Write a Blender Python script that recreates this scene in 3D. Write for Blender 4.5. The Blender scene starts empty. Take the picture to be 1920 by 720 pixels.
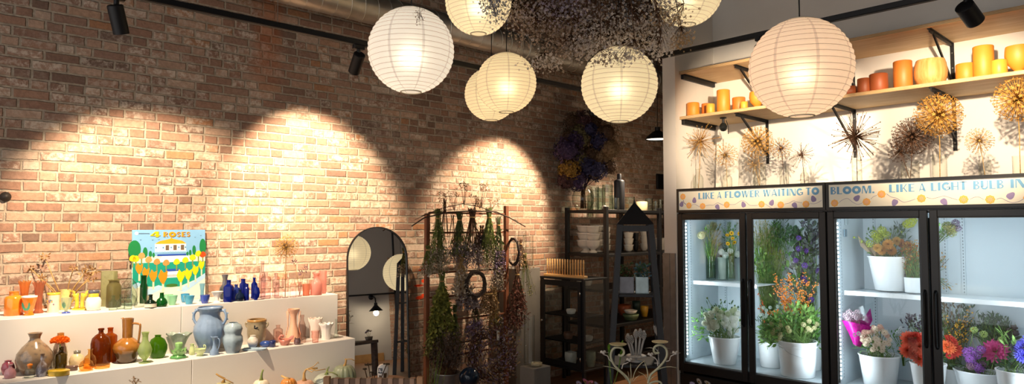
import bpy, math, random
from mathutils import Vector, Matrix, Quaternion

rnd = random.Random(11)
C = bpy.context.scene.collection
PI = math.pi
R = math.radians
V = Vector

# ------------------------------------------------------------------ camera
FPX, CX, CY, EYE = 1262.0, 960.0, 360.0, 1.64
YAW, PITCH = R(46.7), R(2.9)
CAM = V((0, 0, EYE))
FWD = V((math.cos(PITCH) * math.cos(YAW), math.cos(PITCH) * math.sin(YAW), math.sin(PITCH)))
RGT = V((math.sin(YAW), -math.cos(YAW), 0))
UPV = RGT.cross(FWD)


def ray(u, v):
    return FWD + RGT * ((u - CX) / FPX) + UPV * ((CY - v) / FPX)


def on_x(u, v, x):
    d = ray(u, v)
    return CAM + d * (x / d.x)


def on_y(u, v, y):
    d = ray(u, v)
    return CAM + d * (y / d.y)


def on_z(u, v, z):
    d = ray(u, v)
    return CAM + d * ((z - EYE) / d.z)


def at_d(u, v, dep):
    return CAM + ray(u, v) * dep


def depth(p):
    return (V(p) - CAM).dot(FWD)


def mpp(p):
    return depth(p) / FPX


cd = bpy.data.cameras.new('camera')
cam = bpy.data.objects.new('camera', cd)
C.objects.link(cam)
cd.sensor_width = 36
cd.lens = FPX / 1920 * 36
cd.clip_start = 0.05
cam.location = CAM
cam.rotation_euler = Matrix((RGT, UPV, -FWD)).transposed().to_euler()
bpy.context.scene.camera = cam


# ------------------------------------------------------------------ mesh builder
class MB:
    def __init__(s):
        s.v, s.f, s.m, s.s = [], [], [], []

    def add(s, vs, fs, mi=0, sm=True):
        b = len(s.v)
        s.v += [tuple(p) for p in vs]
        s.f += [tuple(b + i for i in f) for f in fs]
        s.m += [mi] * len(fs)
        s.s += [sm] * len(fs)
        return s

    def merge(s, o, M=None, mi=None):
        vs = [M @ V(p) for p in o.v] if M is not None else o.v
        b = len(s.v)
        s.v += [tuple(p) for p in vs]
        s.f += [tuple(b + i for i in f) for f in o.f]
        s.m += o.m if mi is None else [mi] * len(o.f)
        s.s += o.s
        return s

    def box(s, lo, hi, mi=0, bev=0.0, M=None):
        x0, y0, z0 = lo
        x1, y1, z1 = hi
        b = min(bev, (x1 - x0) * .45, (y1 - y0) * .45, (z1 - z0) * .45)
        if b <= 0:
            vs = [(x, y, z) for z in (z0, z1) for x, y in ((x0, y0), (x1, y0), (x1, y1), (x0, y1))]
            fs = [(3, 2, 1, 0), (4, 5, 6, 7), (0, 1, 5, 4), (1, 2, 6, 5), (2, 3, 7, 6), (3, 0, 4, 7)]
        else:
            vs, idx = [], {}
            for i, x in enumerate((x0, x1)):
                for j, y in enumerate((y0, y1)):
                    for k, z in enumerate((z0, z1)):
                        sx, sy, sz = (1 if i == 0 else -1), (1 if j == 0 else -1), (1 if k == 0 else -1)
                        for a, p in enumerate(((x, y + sy * b, z + sz * b), (x + sx * b, y, z + sz * b), (x + sx * b, y + sy * b, z))):
                            idx[i, j, k, a] = len(vs)
                            vs.append(p)
            g = lambda *q: idx[q]
            fs = []
            for i in (0, 1):
                q = [g(i, 0, 0, 0), g(i, 1, 0, 0), g(i, 1, 1, 0), g(i, 0, 1, 0)]
                fs.append(q if i else q[::-1])
                q = [g(0, i, 0, 1), g(1, i, 0, 1), g(1, i, 1, 1), g(0, i, 1, 1)]
                fs.append(q[::-1] if i else q)
                q = [g(0, 0, i, 2), g(1, 0, i, 2), g(1, 1, i, 2), g(0, 1, i, 2)]
                fs.append(q if i else q[::-1])
                for j in (0, 1):
                    fs.append([g(i, j, 0, 0), g(i, j, 1, 0), g(i, j, 1, 1), g(i, j, 0, 1)])
                    fs.append([g(i, 0, j, 0), g(i, 1, j, 0), g(i, 1, j, 2), g(i, 0, j, 2)])
                    fs.append([g(0, i, j, 1), g(1, i, j, 1), g(1, i, j, 2), g(0, i, j, 2)])
                    for k in (0, 1):
                        fs.append([g(i, j, k, 0), g(i, j, k, 1), g(i, j, k, 2)])
        if M is not None:
            vs = [M @ V(p) for p in vs]
        return s.add(vs, fs, mi, False)

    def bar(s, a, b, w, h, up=(0, 0, 1), mi=0, bev=0.0):
        """a rectangular bar from a to b, w wide, h along up"""
        a, b = V(a), V(b)
        d = b - a
        L = d.length
        x = d.normalized()
        u = V(up)
        y = u.cross(x)
        if y.length < 1e-5:
            y = V((0, 1, 0)).cross(x)
        y.normalize()
        z = x.cross(y)
        M = Matrix((x, y, z)).transposed().to_4x4()
        M.translation = a
        return s.box((0, -w / 2, -h / 2), (L, w / 2, h / 2), mi, bev, M)

    def lathe(s, prof, seg=32, loc=(0, 0, 0), mi=0, fn=None, sm=True, M=None, c0=True, c1=False):
        """prof: [(radius, height)] from the bottom up"""
        vs, fs = [], []
        n = len(prof)
        for j, (r, z) in enumerate(prof):
            for i in range(seg):
                a = 2 * PI * i / seg
                rr, zz = fn(a, r, z, j) if fn else (r, z)
                vs.append((loc[0] + rr * math.cos(a), loc[1] + rr * math.sin(a), loc[2] + zz))
        for j in range(n - 1):
            for i in range(seg):
                k = (i + 1) % seg
                fs.append((j * seg + i, j * seg + k, (j + 1) * seg + k, (j + 1) * seg + i))
        if c0 and prof[0][0] > 1e-6:
            fs.append(tuple(range(seg - 1, -1, -1)))
        if c1 and prof[-1][0] > 1e-6:
            fs.append(tuple((n - 1) * seg + i for i in range(seg)))
        if M is not None:
            vs = [M @ V(p) for p in vs]
        return s.add(vs, fs, mi, sm)

    def tube(s, pts, r, seg=8, mi=0, closed=False, flat=1.0):
        pts = [V(p) for p in pts]
        n = len(pts)
        rs = list(r) if isinstance(r, (list, tuple)) else [r] * n
        vs, fs = [], []
        prev = None
        for i, p in enumerate(pts):
            if closed:
                t = pts[(i + 1) % n] - pts[i - 1]
            else:
                t = pts[min(i + 1, n - 1)] - pts[max(i - 1, 0)]
            if t.length < 1e-9:
                t = V((0, 0, 1))
            t.normalize()
            if prev is None:
                q = V((0, 0, 1)) if abs(t.z) < .9 else V((1, 0, 0))
                a = t.cross(q).normalized()
            else:
                a = (prev - t * prev.dot(t))
                a = a.normalized() if a.length > 1e-6 else t.orthogonal().normalized()
            prev = a
            b = t.cross(a)
            for k in range(seg):
                w = 2 * PI * k / seg
                vs.append(p + (a * math.cos(w) + b * math.sin(w) * flat) * rs[i])
        m = n if closed else n - 1
        for i in range(m):
            j = (i + 1) % n
            for k in range(seg):
                l = (k + 1) % seg
                fs.append((i * seg + k, i * seg + l, j * seg + l, j * seg + k))
        if not closed:
            fs.append(tuple(range(seg - 1, -1, -1)))
            fs.append(tuple((n - 1) * seg + k for k in range(seg)))
        return s.add(vs, fs, mi, True)

    def ball(s, c, r, mi=0, seg=8, rings=6, sc=(1, 1, 1)):
        c = V(c)
        vs = [c + V((0, 0, -r * sc[2]))]
        for j in range(1, rings):
            t = PI * j / rings
            for i in range(seg):
                a = 2 * PI * i / seg
                vs.append(c + V((r * sc[0] * math.sin(t) * math.cos(a), r * sc[1] * math.sin(t) * math.sin(a), -r * sc[2] * math.cos(t))))
        vs.append(c + V((0, 0, r * sc[2])))
        fs = []
        for i in range(seg):
            k = (i + 1) % seg
            fs.append((0, 1 + k, 1 + i))
            for j in range(rings - 2):
                o = 1 + j * seg
                fs.append((o + i, o + k, o + seg + k, o + seg + i))
            o = 1 + (rings - 2) * seg
            fs.append((o + i, o + k, len(vs) - 1))
        return s.add(vs, fs, mi, True)

    def leaf(s, p, d, nrm, L, W, bend=.2, mi=0, fold=.25):
        """a leaf or petal blade from p along d"""
        p, d = V(p), V(d).normalized()
        x = d.cross(V(nrm))
        x = x.normalized() if x.length > 1e-6 else d.orthogonal().normalized()
        n = x.cross(d)
        vs = [p]
        for t, w in ((.35, .85), (.7, .8)):
            c = p + d * L * t + n * (bend * L * t * t)
            vs += [c - x * W * w / 2 + n * fold * W * .5, c, c + x * W * w / 2 + n * fold * W * .5]
        vs.append(p + d * L + n * bend * L)
        fs = [(0, 2, 1), (0, 3, 2), (1, 2, 5, 4), (2, 3, 6, 5), (4, 5, 7), (5, 6, 7)]
        return s.add(vs, fs, mi, True)

    def quad(s, p, d, x, L, W, mi=0):
        p, d, x = V(p), V(d), V(x)
        return s.add([p, p + d * L * .6 - x * W, p + d * L, p + d * L * .6 + x * W], [(0, 1, 2, 3)], mi, False)

    def prism(s, poly, t, M, mi=0):
        """a 2-D outline extruded by t, M maps (x, y, depth)"""
        n = len(poly)
        vs = [M @ V((x, y, 0)) for x, y in poly] + [M @ V((x, y, t)) for x, y in poly]
        fs = [tuple(range(n - 1, -1, -1)), tuple(range(n, 2 * n))]
        fs += [(i, (i + 1) % n, n + (i + 1) % n, n + i) for i in range(n)]
        return s.add(vs, fs, mi, False)

    def mesh(s, name, mats):
        me = bpy.data.meshes.new(name)
        me.from_pydata(s.v, [], s.f)
        me.validate()
        for m in (mats if isinstance(mats, (list, tuple)) else [mats]):
            me.materials.append(m)
        if len(me.polygons) == len(s.f):
            me.polygons.foreach_set('material_index', s.m)
            me.polygons.foreach_set('use_smooth', s.s)
        me.update()
        return me

    def build(s, name, mats, parent=None, loc=None, rot=None, sharp=None):
        me = s.mesh(name, mats)
        if sharp:
            me.set_sharp_from_angle(angle=R(sharp))
        o = bpy.data.objects.new(name, me)
        C.objects.link(o)
        if parent:
            o.parent = parent
        if loc is not None:
            o.location = loc
        if rot is not None:
            o.rotation_euler = rot
        return o


def tag(o, label, cat, group=None, kind=None):
    o['label'] = label
    o['category'] = cat
    if group:
        o['group'] = group
    if kind:
        o['kind'] = kind
    return o


def thing(name, label, cat, loc=(0, 0, 0), rz=0.0, group=None):
    o = bpy.data.objects.new(name, None)
    o.empty_display_size = .1
    C.objects.link(o)
    o.location = loc
    o.rotation_euler = (0, 0, rz)
    return tag(o, label, cat, group)


def struct(mb, name, m, label=None):
    o = mb.build(name, m)
    o['kind'] = 'structure'
    if label:
        o['label'] = label
    return o


def inst(me, name, parent=None, loc=(0, 0, 0), rot=None, sc=None):
    o = bpy.data.objects.new(name, me)
    C.objects.link(o)
    if parent:
        o.parent = parent
    o.location = loc
    if rot is not None:
        if isinstance(rot, Quaternion):
            o.rotation_mode = 'QUATERNION'
            o.rotation_quaternion = rot
        else:
            o.rotation_euler = rot
    if sc is not None:
        o.scale = (sc, sc, sc) if isinstance(sc, (int, float)) else sc
    return o


# ------------------------------------------------------------------ materials
def lin(c):
    if isinstance(c, str):
        c = c.lstrip('#')
        c = [int(c[i:i + 2], 16) / 255 for i in (0, 2, 4)]
    return tuple(x / 12.92 if x <= .04045 else ((x + .055) / 1.055) ** 2.4 for x in c[:3]) + (1.0,)


class NT:
    """thin wrapper around a material's node tree"""

    def __init__(s, name):
        s.m = bpy.data.materials.new(name)
        s.m.use_nodes = True
        s.t = s.m.node_tree
        s.t.nodes.clear()
        s.out = s.n('ShaderNodeOutputMaterial')

    def n(s, k, **kw):
        x = s.t.nodes.new(k)
        for a, b in kw.items():
            setattr(x, a, b)
        return x

    def set(s, sock, val):
        if isinstance(val, bpy.types.NodeSocket):
            s.t.links.new(val, sock)
        else:
            sock.default_value = val

    def math(s, op, a, b=0.0, c=0.0, clamp=False):
        x = s.n('ShaderNodeMath', operation=op)
        x.use_clamp = clamp
        s.set(x.inputs[0], a)
        s.set(x.inputs[1], b)
        s.set(x.inputs[2], c)
        return x.outputs[0]

    def mix(s, f, a, b, mode='MIX'):
        x = s.n('ShaderNodeMix', data_type='RGBA', blend_type=mode)
        s.set(x.inputs[0], f)
        s.set(x.inputs[6], a)
        s.set(x.inputs[7], b)
        return x.outputs[2]

    def noise(s, sc=5.0, det=3.0, vec=None, rough=.5):
        x = s.n('ShaderNodeTexNoise')
        x.inputs['Scale'].default_value = sc
        x.inputs['Detail'].default_value = det
        x.inputs['Roughness'].default_value = rough
        if vec is not None:
            s.set(x.inputs['Vector'], vec)
        return x.outputs['Fac']

    def ramp(s, fac, stops, interp='LINEAR'):
        x = s.n('ShaderNodeValToRGB')
        x.color_ramp.interpolation = interp
        e = x.color_ramp.elements
        while len(e) < len(stops):
            e.new(.5)
        for i, (p, c) in enumerate(stops):
            e[i].position = p
            e[i].color = c if len(c) == 4 else tuple(c) + (1,)
        s.set(x.inputs[0], fac)
        return x.outputs[0]

    def step(s, val, a, b):
        x = s.n('ShaderNodeMapRange', interpolation_type='SMOOTHSTEP')
        s.set(x.inputs[0], val)
        x.inputs[1].default_value = a
        x.inputs[2].default_value = b
        return x.outputs[0]

    def coord(s, which='Object'):
        return s.n('ShaderNodeTexCoord').outputs[which]

    def bump(s, h, dist=.002, strength=.5):
        x = s.n('ShaderNodeBump')
        x.inputs['Distance'].default_value = dist
        x.inputs['Strength'].default_value = strength
        s.set(x.inputs['Height'], h)
        return x.outputs[0]

    def bsdf(s, col, rough=.5, metal=0.0, nrm=None, spec=.5, coat=0.0, **kw):
        x = s.n('ShaderNodeBsdfPrincipled')
        s.set(x.inputs['Base Color'], col)
        s.set(x.inputs['Roughness'], rough)
        s.set(x.inputs['Metallic'], metal)
        x.inputs['Specular IOR Level'].default_value = spec
        x.inputs['Coat Weight'].default_value = coat
        x.inputs['Coat Roughness'].default_value = .08
        for k, v in kw.items():
            s.set(x.inputs[k.replace('_', ' ')], v)
        if nrm is not None:
            s.set(x.inputs['Normal'], nrm)
        return x.outputs[0]

    def done(s, sh):
        s.t.links.new(sh, s.out.inputs[0])
        return s.m


def paint(name, c, rough=.5, metal=0.0, var=.12, sc=14.0, bump=0.0, coat=0.0, spec=.5, sub=0.0):
    n = NT(name)
    c = lin(c)
    vec = n.coord()
    f = n.noise(sc, 4, vec)
    dark = tuple(x * (1 - var) for x in c[:3]) + (1,)
    lite = tuple(min(1, x * (1 + var)) for x in c[:3]) + (1,)
    col = n.ramp(f, [(.3, dark), (.7, lite)])
    nr = n.bump(n.noise(sc * 6, 3, vec), .002, bump) if bump else None
    kw = {}
    if sub:
        kw = {'Subsurface_Weight': sub, 'Subsurface_Radius': (.01, .01, .01)}
    return n.done(n.bsdf(col, rough, metal, nr, spec, coat, **kw))


def glaze(name, c1, c2=None, z0=0.0, z1=1.0, rough=.18, sc=18.0, amount=.25, c3=None):
    """glazed pottery; c1 below fading to c2 above between object heights z0 and z1, with a mottle"""
    n = NT(name)
    vec = n.coord()
    col = lin(c1)
    if c2:
        xyz = n.n('ShaderNodeSeparateXYZ')
        n.set(xyz.inputs[0], vec)
        w = n.math('ADD', xyz.outputs[2], n.math('MULTIPLY', n.math('SUBTRACT', n.noise(sc, 3, vec), .5), (z1 - z0) * .5 + .004))
        col = n.mix(n.step(w, z0, z1), lin(c1), lin(c2))
    f = n.noise(sc * 2, 4, vec)
    m = lin(c3) if c3 else (0, 0, 0, 1)
    col = n.mix(n.math('MULTIPLY', n.step(f, .45, .75), amount), col, m)
    return n.done(n.bsdf(col, rough, 0, None, .5, .35))


def thin_glass(name, c=(1, 1, 1), rough=.02, edge=.55, gloss=1.0):
    """a thin pane or blown wall: what lies behind shows through, tinted, and the wall darkens where it is seen edge-on"""
    n = NT(name)
    lw = n.n('ShaderNodeLayerWeight')
    lw.inputs[0].default_value = .5
    cc = lin(c) if isinstance(c, str) else tuple(c) + (1,)
    deep = tuple(x ** 2.2 * (1 - edge * .75) for x in cc[:3]) + (1,)
    col = n.mix(n.math('POWER', lw.outputs['Facing'], 2.2), cc, deep)
    tr = n.n('ShaderNodeBsdfTransparent')
    n.set(tr.inputs[0], col)
    gl = n.n('ShaderNodeBsdfGlossy')
    gl.inputs['Roughness'].default_value = rough
    mx = n.n('ShaderNodeMixShader')
    fac = n.math('ADD', n.math('MULTIPLY', n.math('POWER', lw.outputs['Facing'], 4.0), .45), .04)
    n.set(mx.inputs[0], n.math('MULTIPLY', fac, gloss, clamp=True))
    n.set(mx.inputs[1], tr.outputs[0])
    n.set(mx.inputs[2], gl.outputs[0])
    return n.done(mx.outputs[0])


def color_glass(name, c, dens=.5, rough=.05, white=0.0):
    """thicker coloured glass: tinted wall plus a little body colour"""
    n = NT(name)
    lw = n.n('ShaderNodeLayerWeight')
    lw.inputs[0].default_value = .3
    cc = lin(c)
    deep = tuple(x ** 1.5 for x in cc[:3]) + (1,)
    tr = n.n('ShaderNodeBsdfTransparent')
    n.set(tr.inputs[0], n.mix(lw.outputs['Facing'], cc, deep))
    body = n.bsdf(cc, rough, 0, None, .6, .5)
    tl = n.n('ShaderNodeBsdfTranslucent')
    n.set(tl.inputs[0], cc)
    add = n.n('ShaderNodeMixShader')
    add.inputs[0].default_value = .45
    n.set(add.inputs[1], body)
    n.set(add.inputs[2], tl.outputs[0])
    mx = n.n('ShaderNodeMixShader')
    n.set(mx.inputs[0], n.math('ADD', n.math('MULTIPLY', lw.outputs['Facing'], .35), dens, clamp=True))
    n.set(mx.inputs[1], tr.outputs[0])
    n.set(mx.inputs[2], add.outputs[0])
    return n.done(mx.outputs[0])


def petal(name, c, c2=None, trans=.35, rough=.6):
    n = NT(name)
    f = n.noise(40, 2, n.coord())
    a = lin(c)
    b = lin(c2) if c2 else tuple(x * .7 for x in a[:3]) + (1,)
    col = n.mix(n.step(f, .35, .65), a, b)
    p = n.bsdf(col, rough, 0, None, .3)
    tl = n.n('ShaderNodeBsdfTranslucent')
    n.set(tl.inputs[0], col)
    mx = n.n('ShaderNodeMixShader')
    mx.inputs[0].default_value = trans
    n.set(mx.inputs[1], p)
    n.set(mx.inputs[2], tl.outputs[0])
    return n.done(mx.outputs[0])


def glow(name, c, s):
    n = NT(name)
    e = n.n('ShaderNodeEmission')
    e.inputs[0].default_value = tuple(c) + (1,)
    e.inputs[1].default_value = s
    return n.done(e.outputs[0])


_cache = {}


def M(key, fn, *a, **k):
    if key not in _cache:
        _cache[key] = fn(key, *a, **k)
    return _cache[key]


def brick_material():
    n = NT('brick_masonry')
    bl, hc = .196, .0640
    vec = n.coord()
    xyz = n.n('ShaderNodeSeparateXYZ')
    n.set(xyz.inputs[0], vec)
    wob = n.math('MULTIPLY', n.math('SUBTRACT', n.noise(9, 2, vec), .5), .007)
    X = n.math('ADD', xyz.outputs[0], wob)
    wob2 = n.math('MULTIPLY', n.math('SUBTRACT', n.noise(6, 3, vec, .6), .5), .012)
    Z = n.math('ADD', xyz.outputs[2], wob2)
    zs = n.math('DIVIDE', Z, hc)
    row = n.math('FLOOR', zs)
    fz = n.math('FRACT', zs)
    wn = n.n('ShaderNodeTexWhiteNoise', noise_dimensions='1D')
    n.set(wn.inputs['W'], row)
    off = n.math('ADD', n.math('MULTIPLY', n.math('MODULO', row, 2.0), .5), n.math('MULTIPLY', wn.outputs[0], .45))
    xs = n.math('ADD', n.math('DIVIDE', X, bl), off)
    col = n.math('FLOOR', xs)
    fx = n.math('FRACT', xs)

    def wnoise(a, b, k):
        c = n.n('ShaderNodeCombineXYZ')
        n.set(c.inputs[0], a)
        n.set(c.inputs[1], b)
        c.inputs[2].default_value = k
        w = n.n('ShaderNodeTexWhiteNoise', noise_dimensions='3D')
        n.set(w.inputs[0], c.outputs[0])
        return w.outputs[0]
    split = n.math('GREATER_THAN', wnoise(col, row, 3.3), .68)
    half = n.math('GREATER_THAN', fx, .5)
    fx2 = n.math('FRACT', n.math('MULTIPLY', fx, 2.0))
    bid = n.math('ADD', col, n.math('MULTIPLY', n.math('MULTIPLY', split, half), .37))
    dfull = n.math('MULTIPLY', n.math('MINIMUM', fx, n.math('SUBTRACT', 1.0, fx)), bl)
    dhalf = n.math('MULTIPLY', n.math('MINIMUM', fx2, n.math('SUBTRACT', 1.0, fx2)), bl / 2)
    mixd = n.n('ShaderNodeMix', data_type='FLOAT')
    n.set(mixd.inputs[0], split)
    n.set(mixd.inputs[2], dfull)
    n.set(mixd.inputs[3], dhalf)
    dz = n.math('MULTIPLY', n.math('MINIMUM', fz, n.math('SUBTRACT', 1.0, fz)), hc)
    d = n.math('MINIMUM', mixd.outputs[0], dz)
    d = n.math('ADD', d, n.math('MULTIPLY', n.math('SUBTRACT', n.noise(70, 3, vec), .5), .007))
    mask = n.step(d, .0045, .0095)
    v1 = wnoise(bid, row, 7.7)
    v2 = wnoise(bid, row, 1.9)
    pal = n.ramp(v1, [(0, lin('#80685a')), (.10, lin('#907261')), (.28, lin('#a17c68')), (.46, lin('#ae8871')),
                      (.60, lin('#9f7e6c')), (.74, lin('#b8967f')), (.86, lin('#c3a48d')), (.93, lin('#b27f5a')), (1, lin('#ccb8a5'))], 'LINEAR')
    fine = n.noise(38, 6, vec, .7)
    col1 = n.mix(n.step(fine, .3, .75), n.mix(.35, pal, lin('#4a342c')), pal)
    # lime bloom and old plaster left on the faces: some bricks, in patches
    big = n.noise(1.1, 4, vec, .6)
    speck = n.noise(26, 6, vec, .75)
    lim = n.math('MULTIPLY', n.step(n.math('ADD', big, n.math('MULTIPLY', n.math('SUBTRACT', v2, .5), .4)), .40, .66), n.step(speck, .42, .62))
    col2 = n.mix(n.math('MULTIPLY', lim, .8), col1, lin('#d6c6b4'))
    mort = n.mix(n.step(n.noise(30, 4, vec), .3, .7), lin('#988977'), lin('#b3a491'))
    colr = n.mix(mask, mort, col2)
    # rust streak run down from above, and orange paint marks by the mirror
    sx = n.math('ABSOLUTE', n.math('SUBTRACT', n.math('ADD', xyz.outputs[0], n.math('MULTIPLY', n.noise(3, 3, vec), .2)), 2.28))
    rust = n.math('MULTIPLY', n.math('SUBTRACT', 1.0, n.step(sx, .02, .17)), n.step(xyz.outputs[2], 2.55, 3.0))
    colr = n.mix(n.math('MULTIPLY', rust, .42), colr, lin('#b0591c'))
    for (px, pz, pw, ph) in ((3.66, 1.24, .035, .018), (3.70, 1.135, .045, .02), (3.63, 1.095, .06, .012), (3.70, 1.0, .05, .02), (3.64, .985, .05, .018)):
        ex = n.math('DIVIDE', n.math('SUBTRACT', xyz.outputs[0], px), pw)
        ez = n.math('DIVIDE', n.math('SUBTRACT', xyz.outputs[2], pz), ph)
        rr = n.math('ADD', n.math('MULTIPLY', ex, ex), n.math('MULTIPLY', ez, ez))
        rr = n.math('ADD', rr, n.math('MULTIPLY', n.noise(60, 2, vec), .8))
        colr = n.mix(n.math('SUBTRACT', 1.0, n.step(rr, .9, 1.5)), colr, lin('#e2461a'))
    h = n.math('ADD', n.math('MULTIPLY', mask, 1.0), n.math('ADD', n.math('MULTIPLY', fine, .55), n.math('MULTIPLY', v2, .35)))
    nr = n.bump(h, .011, .85)
    return n.done(n.bsdf(colr, .88, 0, nr, .25))


def ply_material(name, c, c2, axis=1, sc=7.0):
    n = NT(name)
    mp = n.n('ShaderNodeMapping')
    n.set(mp.inputs[0], n.coord())
    s = [14.0, 14.0, 14.0]
    s[axis] = 1.2
    mp.inputs['Scale'].default_value = s
    f = n.noise(sc, 4, mp.outputs[0], .6)
    col = n.ramp(f, [(.3, lin(c2)), (.65, lin(c))])
    return n.done(n.bsdf(col, .5, 0, n.bump(f, .001, .3), .3))


BRICK = brick_material()
WHITEWALL = paint('white_wall_paint', '#e6e2dc', .7, var=.03, sc=3, bump=.05)
PLINTHW = paint('white_plinth_paint', '#e4e0da', .45, var=.02, sc=4)
BLACKM = paint('black_powder_coat', '#0f0f12', .5, var=.1, spec=.35)
BLACKF = paint('black_cooler_frame', '#0d0e10', .35, var=.08)
COOLW = paint('white_cooler_lining', '#bcc7cd', .35, var=.02, sc=3)
PLY = ply_material('birch_plywood', '#dcc39a', '#c4a474', 1, 2.2)
CLEAR = thin_glass('clear_glass', (.97, .985, .97), .02, .6)
PANE = thin_glass('window_pane_glass', (.95, .97, .97), .005, .3, .7)
WHITEP = paint('white_plastic', '#e9ebec', .35, var=.02, sc=6, coat=.2)
STEM = petal('green_stem', '#7d9a4c', '#5a7a38', .2)
LEAF = petal('green_leaf', '#74a052', '#4f7d3c', .35)
LEAFL = petal('light_green_leaf', '#a8cc74', '#7dab55', .38)
LEAFD = petal('dark_green_leaf', '#4f6e49', '#365237', .3)
# ================================================================== the room
def floor_material():
    n = NT('worn_wood_floor')
    vec = n.coord()
    xyz = n.n('ShaderNodeSeparateXYZ')
    n.set(xyz.inputs[0], vec)
    pl = n.math('FLOOR', n.math('DIVIDE', xyz.outputs[1], .14))
    w = n.n('ShaderNodeTexWhiteNoise', noise_dimensions='1D')
    n.set(w.inputs['W'], pl)
    fy = n.math('FRACT', n.math('DIVIDE', xyz.outputs[1], .14))
    gap = n.step(n.math('MINIMUM', fy, n.math('SUBTRACT', 1.0, fy)), .01, .035)
    mp = n.n('ShaderNodeMapping')
    n.set(mp.inputs[0], vec)
    mp.inputs['Scale'].default_value = (1.5, 18, 1)
    g = n.noise(3, 5, mp.outputs[0], .6)
    c = n.mix(g, lin('#6e4a30'), lin('#a87a52'))
    c = n.mix(n.math('MULTIPLY', w.outputs[0], .4), c, lin('#7a5236'))
    c = n.mix(gap, lin('#2c1d14'), c)
    return n.done(n.bsdf(c, .45, 0, n.bump(gap, .002, .4)))


struct(MB().box((-2.6, -3.2, -.12), (9.4, 5.3, 0)), 'floor', floor_material())
struct(MB().box((-2.6, 5.1, 0), (9.4, 5.3, 4.3)), 'wall_left', BRICK)
DARKC = paint('dark_ceiling_paint', '#2b2825', .8, var=.2, sc=3)
struct(MB().box((-2.6, -3.2, 4.3), (9.4, 5.3, 4.42)), 'ceiling', DARKC)
struct(MB().box((6.16, -3.2, 0), (6.30, 3.54, 4.3)), 'wall_right', WHITEWALL)
struct(MB().box((5.46, 3.54, 0), (9.2, 3.68, 4.3)), 'wall_partition', WHITEWALL)
struct(MB().box((9.2, 3.68, 0), (9.4, 5.1, 4.3)), 'wall_back', paint('dim_back_wall', '#8b8178', .8, sc=2))
struct(MB().box((-2.6, -3.2, 0), (6.16, -3.06, 4.3)), 'wall_front', paint('grey_shop_wall', '#aaa7a3', .7, var=.03, sc=2))
tr = MB().box((5.445, 3.555, 0), (5.462, 3.605, 1.385)).box((5.445, 3.615, 0), (5.462, 3.69, 1.385)).box((5.45, 3.605, 0), (5.462, 3.615, 1.385))
struct(tr, 'trim_1', paint('brushed_corner_guard', '#8d8a88', .35, .7))

# ================================================================== light
w = bpy.data.worlds.new('daylight')
bpy.context.scene.world = w
w.use_nodes = True
bg = w.node_tree.nodes['Background']
bg.inputs[0].default_value = (1.0, .97, .94, 1)
bg.inputs[1].default_value = 1.5
sc = bpy.context.scene
sc.view_settings.view_transform = 'Standard'
sc.view_settings.look = 'None'
sc.view_settings.gamma = 1
sc.view_settings.use_curve_mapping = False
sc.view_settings.exposure = 0.0
sc.cycles.use_denoising = True
sc.cycles.max_bounces = 10
sc.cycles.diffuse_bounces = 4
sc.cycles.glossy_bounces = 4
sc.cycles.transmission_bounces = 6
sc.cycles.transparent_max_bounces = 24
sc.cycles.sample_clamp_indirect = 4.0
sc.cycles.caustics_reflective = False
sc.cycles.caustics_refractive = False


def lamp(kind, name, loc, power, col, parent=None, aim=None, **kw):
    l = bpy.data.lights.new(name, kind)
    l.energy = power
    l.color = col
    for k, v in kw.items():
        setattr(l, k, v)
    o = bpy.data.objects.new(name, l)
    C.objects.link(o)
    o.location = loc
    if aim is not None:
        o.rotation_euler = (V(aim) - V(loc)).to_track_quat('-Z', 'Y').to_euler()
    return o


WARM = (1.0, .77, .53)
LENSG = glow('spot_lens_glow', (1, .8, .55), 6)


def spot_fixture(label, top, aim, power, size=R(84), blend=.5, can=.039, L=.15, rise=.0, vis=None):
    """cylinder spot hung on a track; top is the point under the rail"""
    t = thing('track_spotlight', label, 'spotlight', top)
    d = (V(vis if vis is not None else aim) - V(top)).normalized()
    q = d.to_track_quat('-Z', 'Y')
    piv = V((0, 0, -.075))
    MB().box((-.04, -.018, -.03), (.04, .018, 0), bev=.004).build('track_adapter', BLACKM, t)
    a = MB().tube([(0, 0, -.03), (0, 0, -.06)], .013, 10)
    a.ball((0, 0, -.065), .018, seg=12, rings=8)
    a.build('swivel', BLACKM, t, sharp=40)
    m = MB().lathe([(can * .86, .0), (can, .004), (can, L), (can * .93, L), (can * .9, L - .012)], 28, c0=True)
    c = m.build('can', BLACKM, t, sharp=35)
    # local -Z of the can looks along d: flip so the open end faces the target
    c.rotation_mode = 'QUATERNION'
    c.rotation_quaternion = d.to_track_quat('Z', 'Y')
    c.location = piv + V((0, 0, -.01)) - d * .03
    ln = MB().lathe([(0.0, 0), (can * .88, 0)], 24, c0=False).build('lens', LENSG, c, loc=(0, 0, L - .014))
    p = V(top) + piv + V((0, 0, -.01)) + d * (L - .02)
    lamp('SPOT', 'track_spot_light', p, power, WARM, aim=aim, spot_size=size, spot_blend=blend, shadow_soft_size=.02)
    return t


def track(label, a, b, wires):
    t = thing('track_rail', label, 'track rail', a)
    d = V(b) - V(a)
    MB().bar((0, 0, 0), d, .036, .034, bev=.003).build('rail', BLACKM, t)
    nrm = V((0, 0, 1)).cross(d.normalized())
    for s in (-.008, .008):
        MB().bar(nrm * s + V((0, 0, -.0175)), d + nrm * s + V((0, 0, -.0175)), .003, .003).build('conductor_strip', M('track_groove', paint, '#4a4743', .4), t)
    for f in wires:
        p = d * f
        MB().tube([p, (p.x, p.y, 4.3 - a[2])], .0022, 6).build('suspension_wire', M('steel_wire', paint, '#9a958e', .3, .8), t)
    return t


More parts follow.
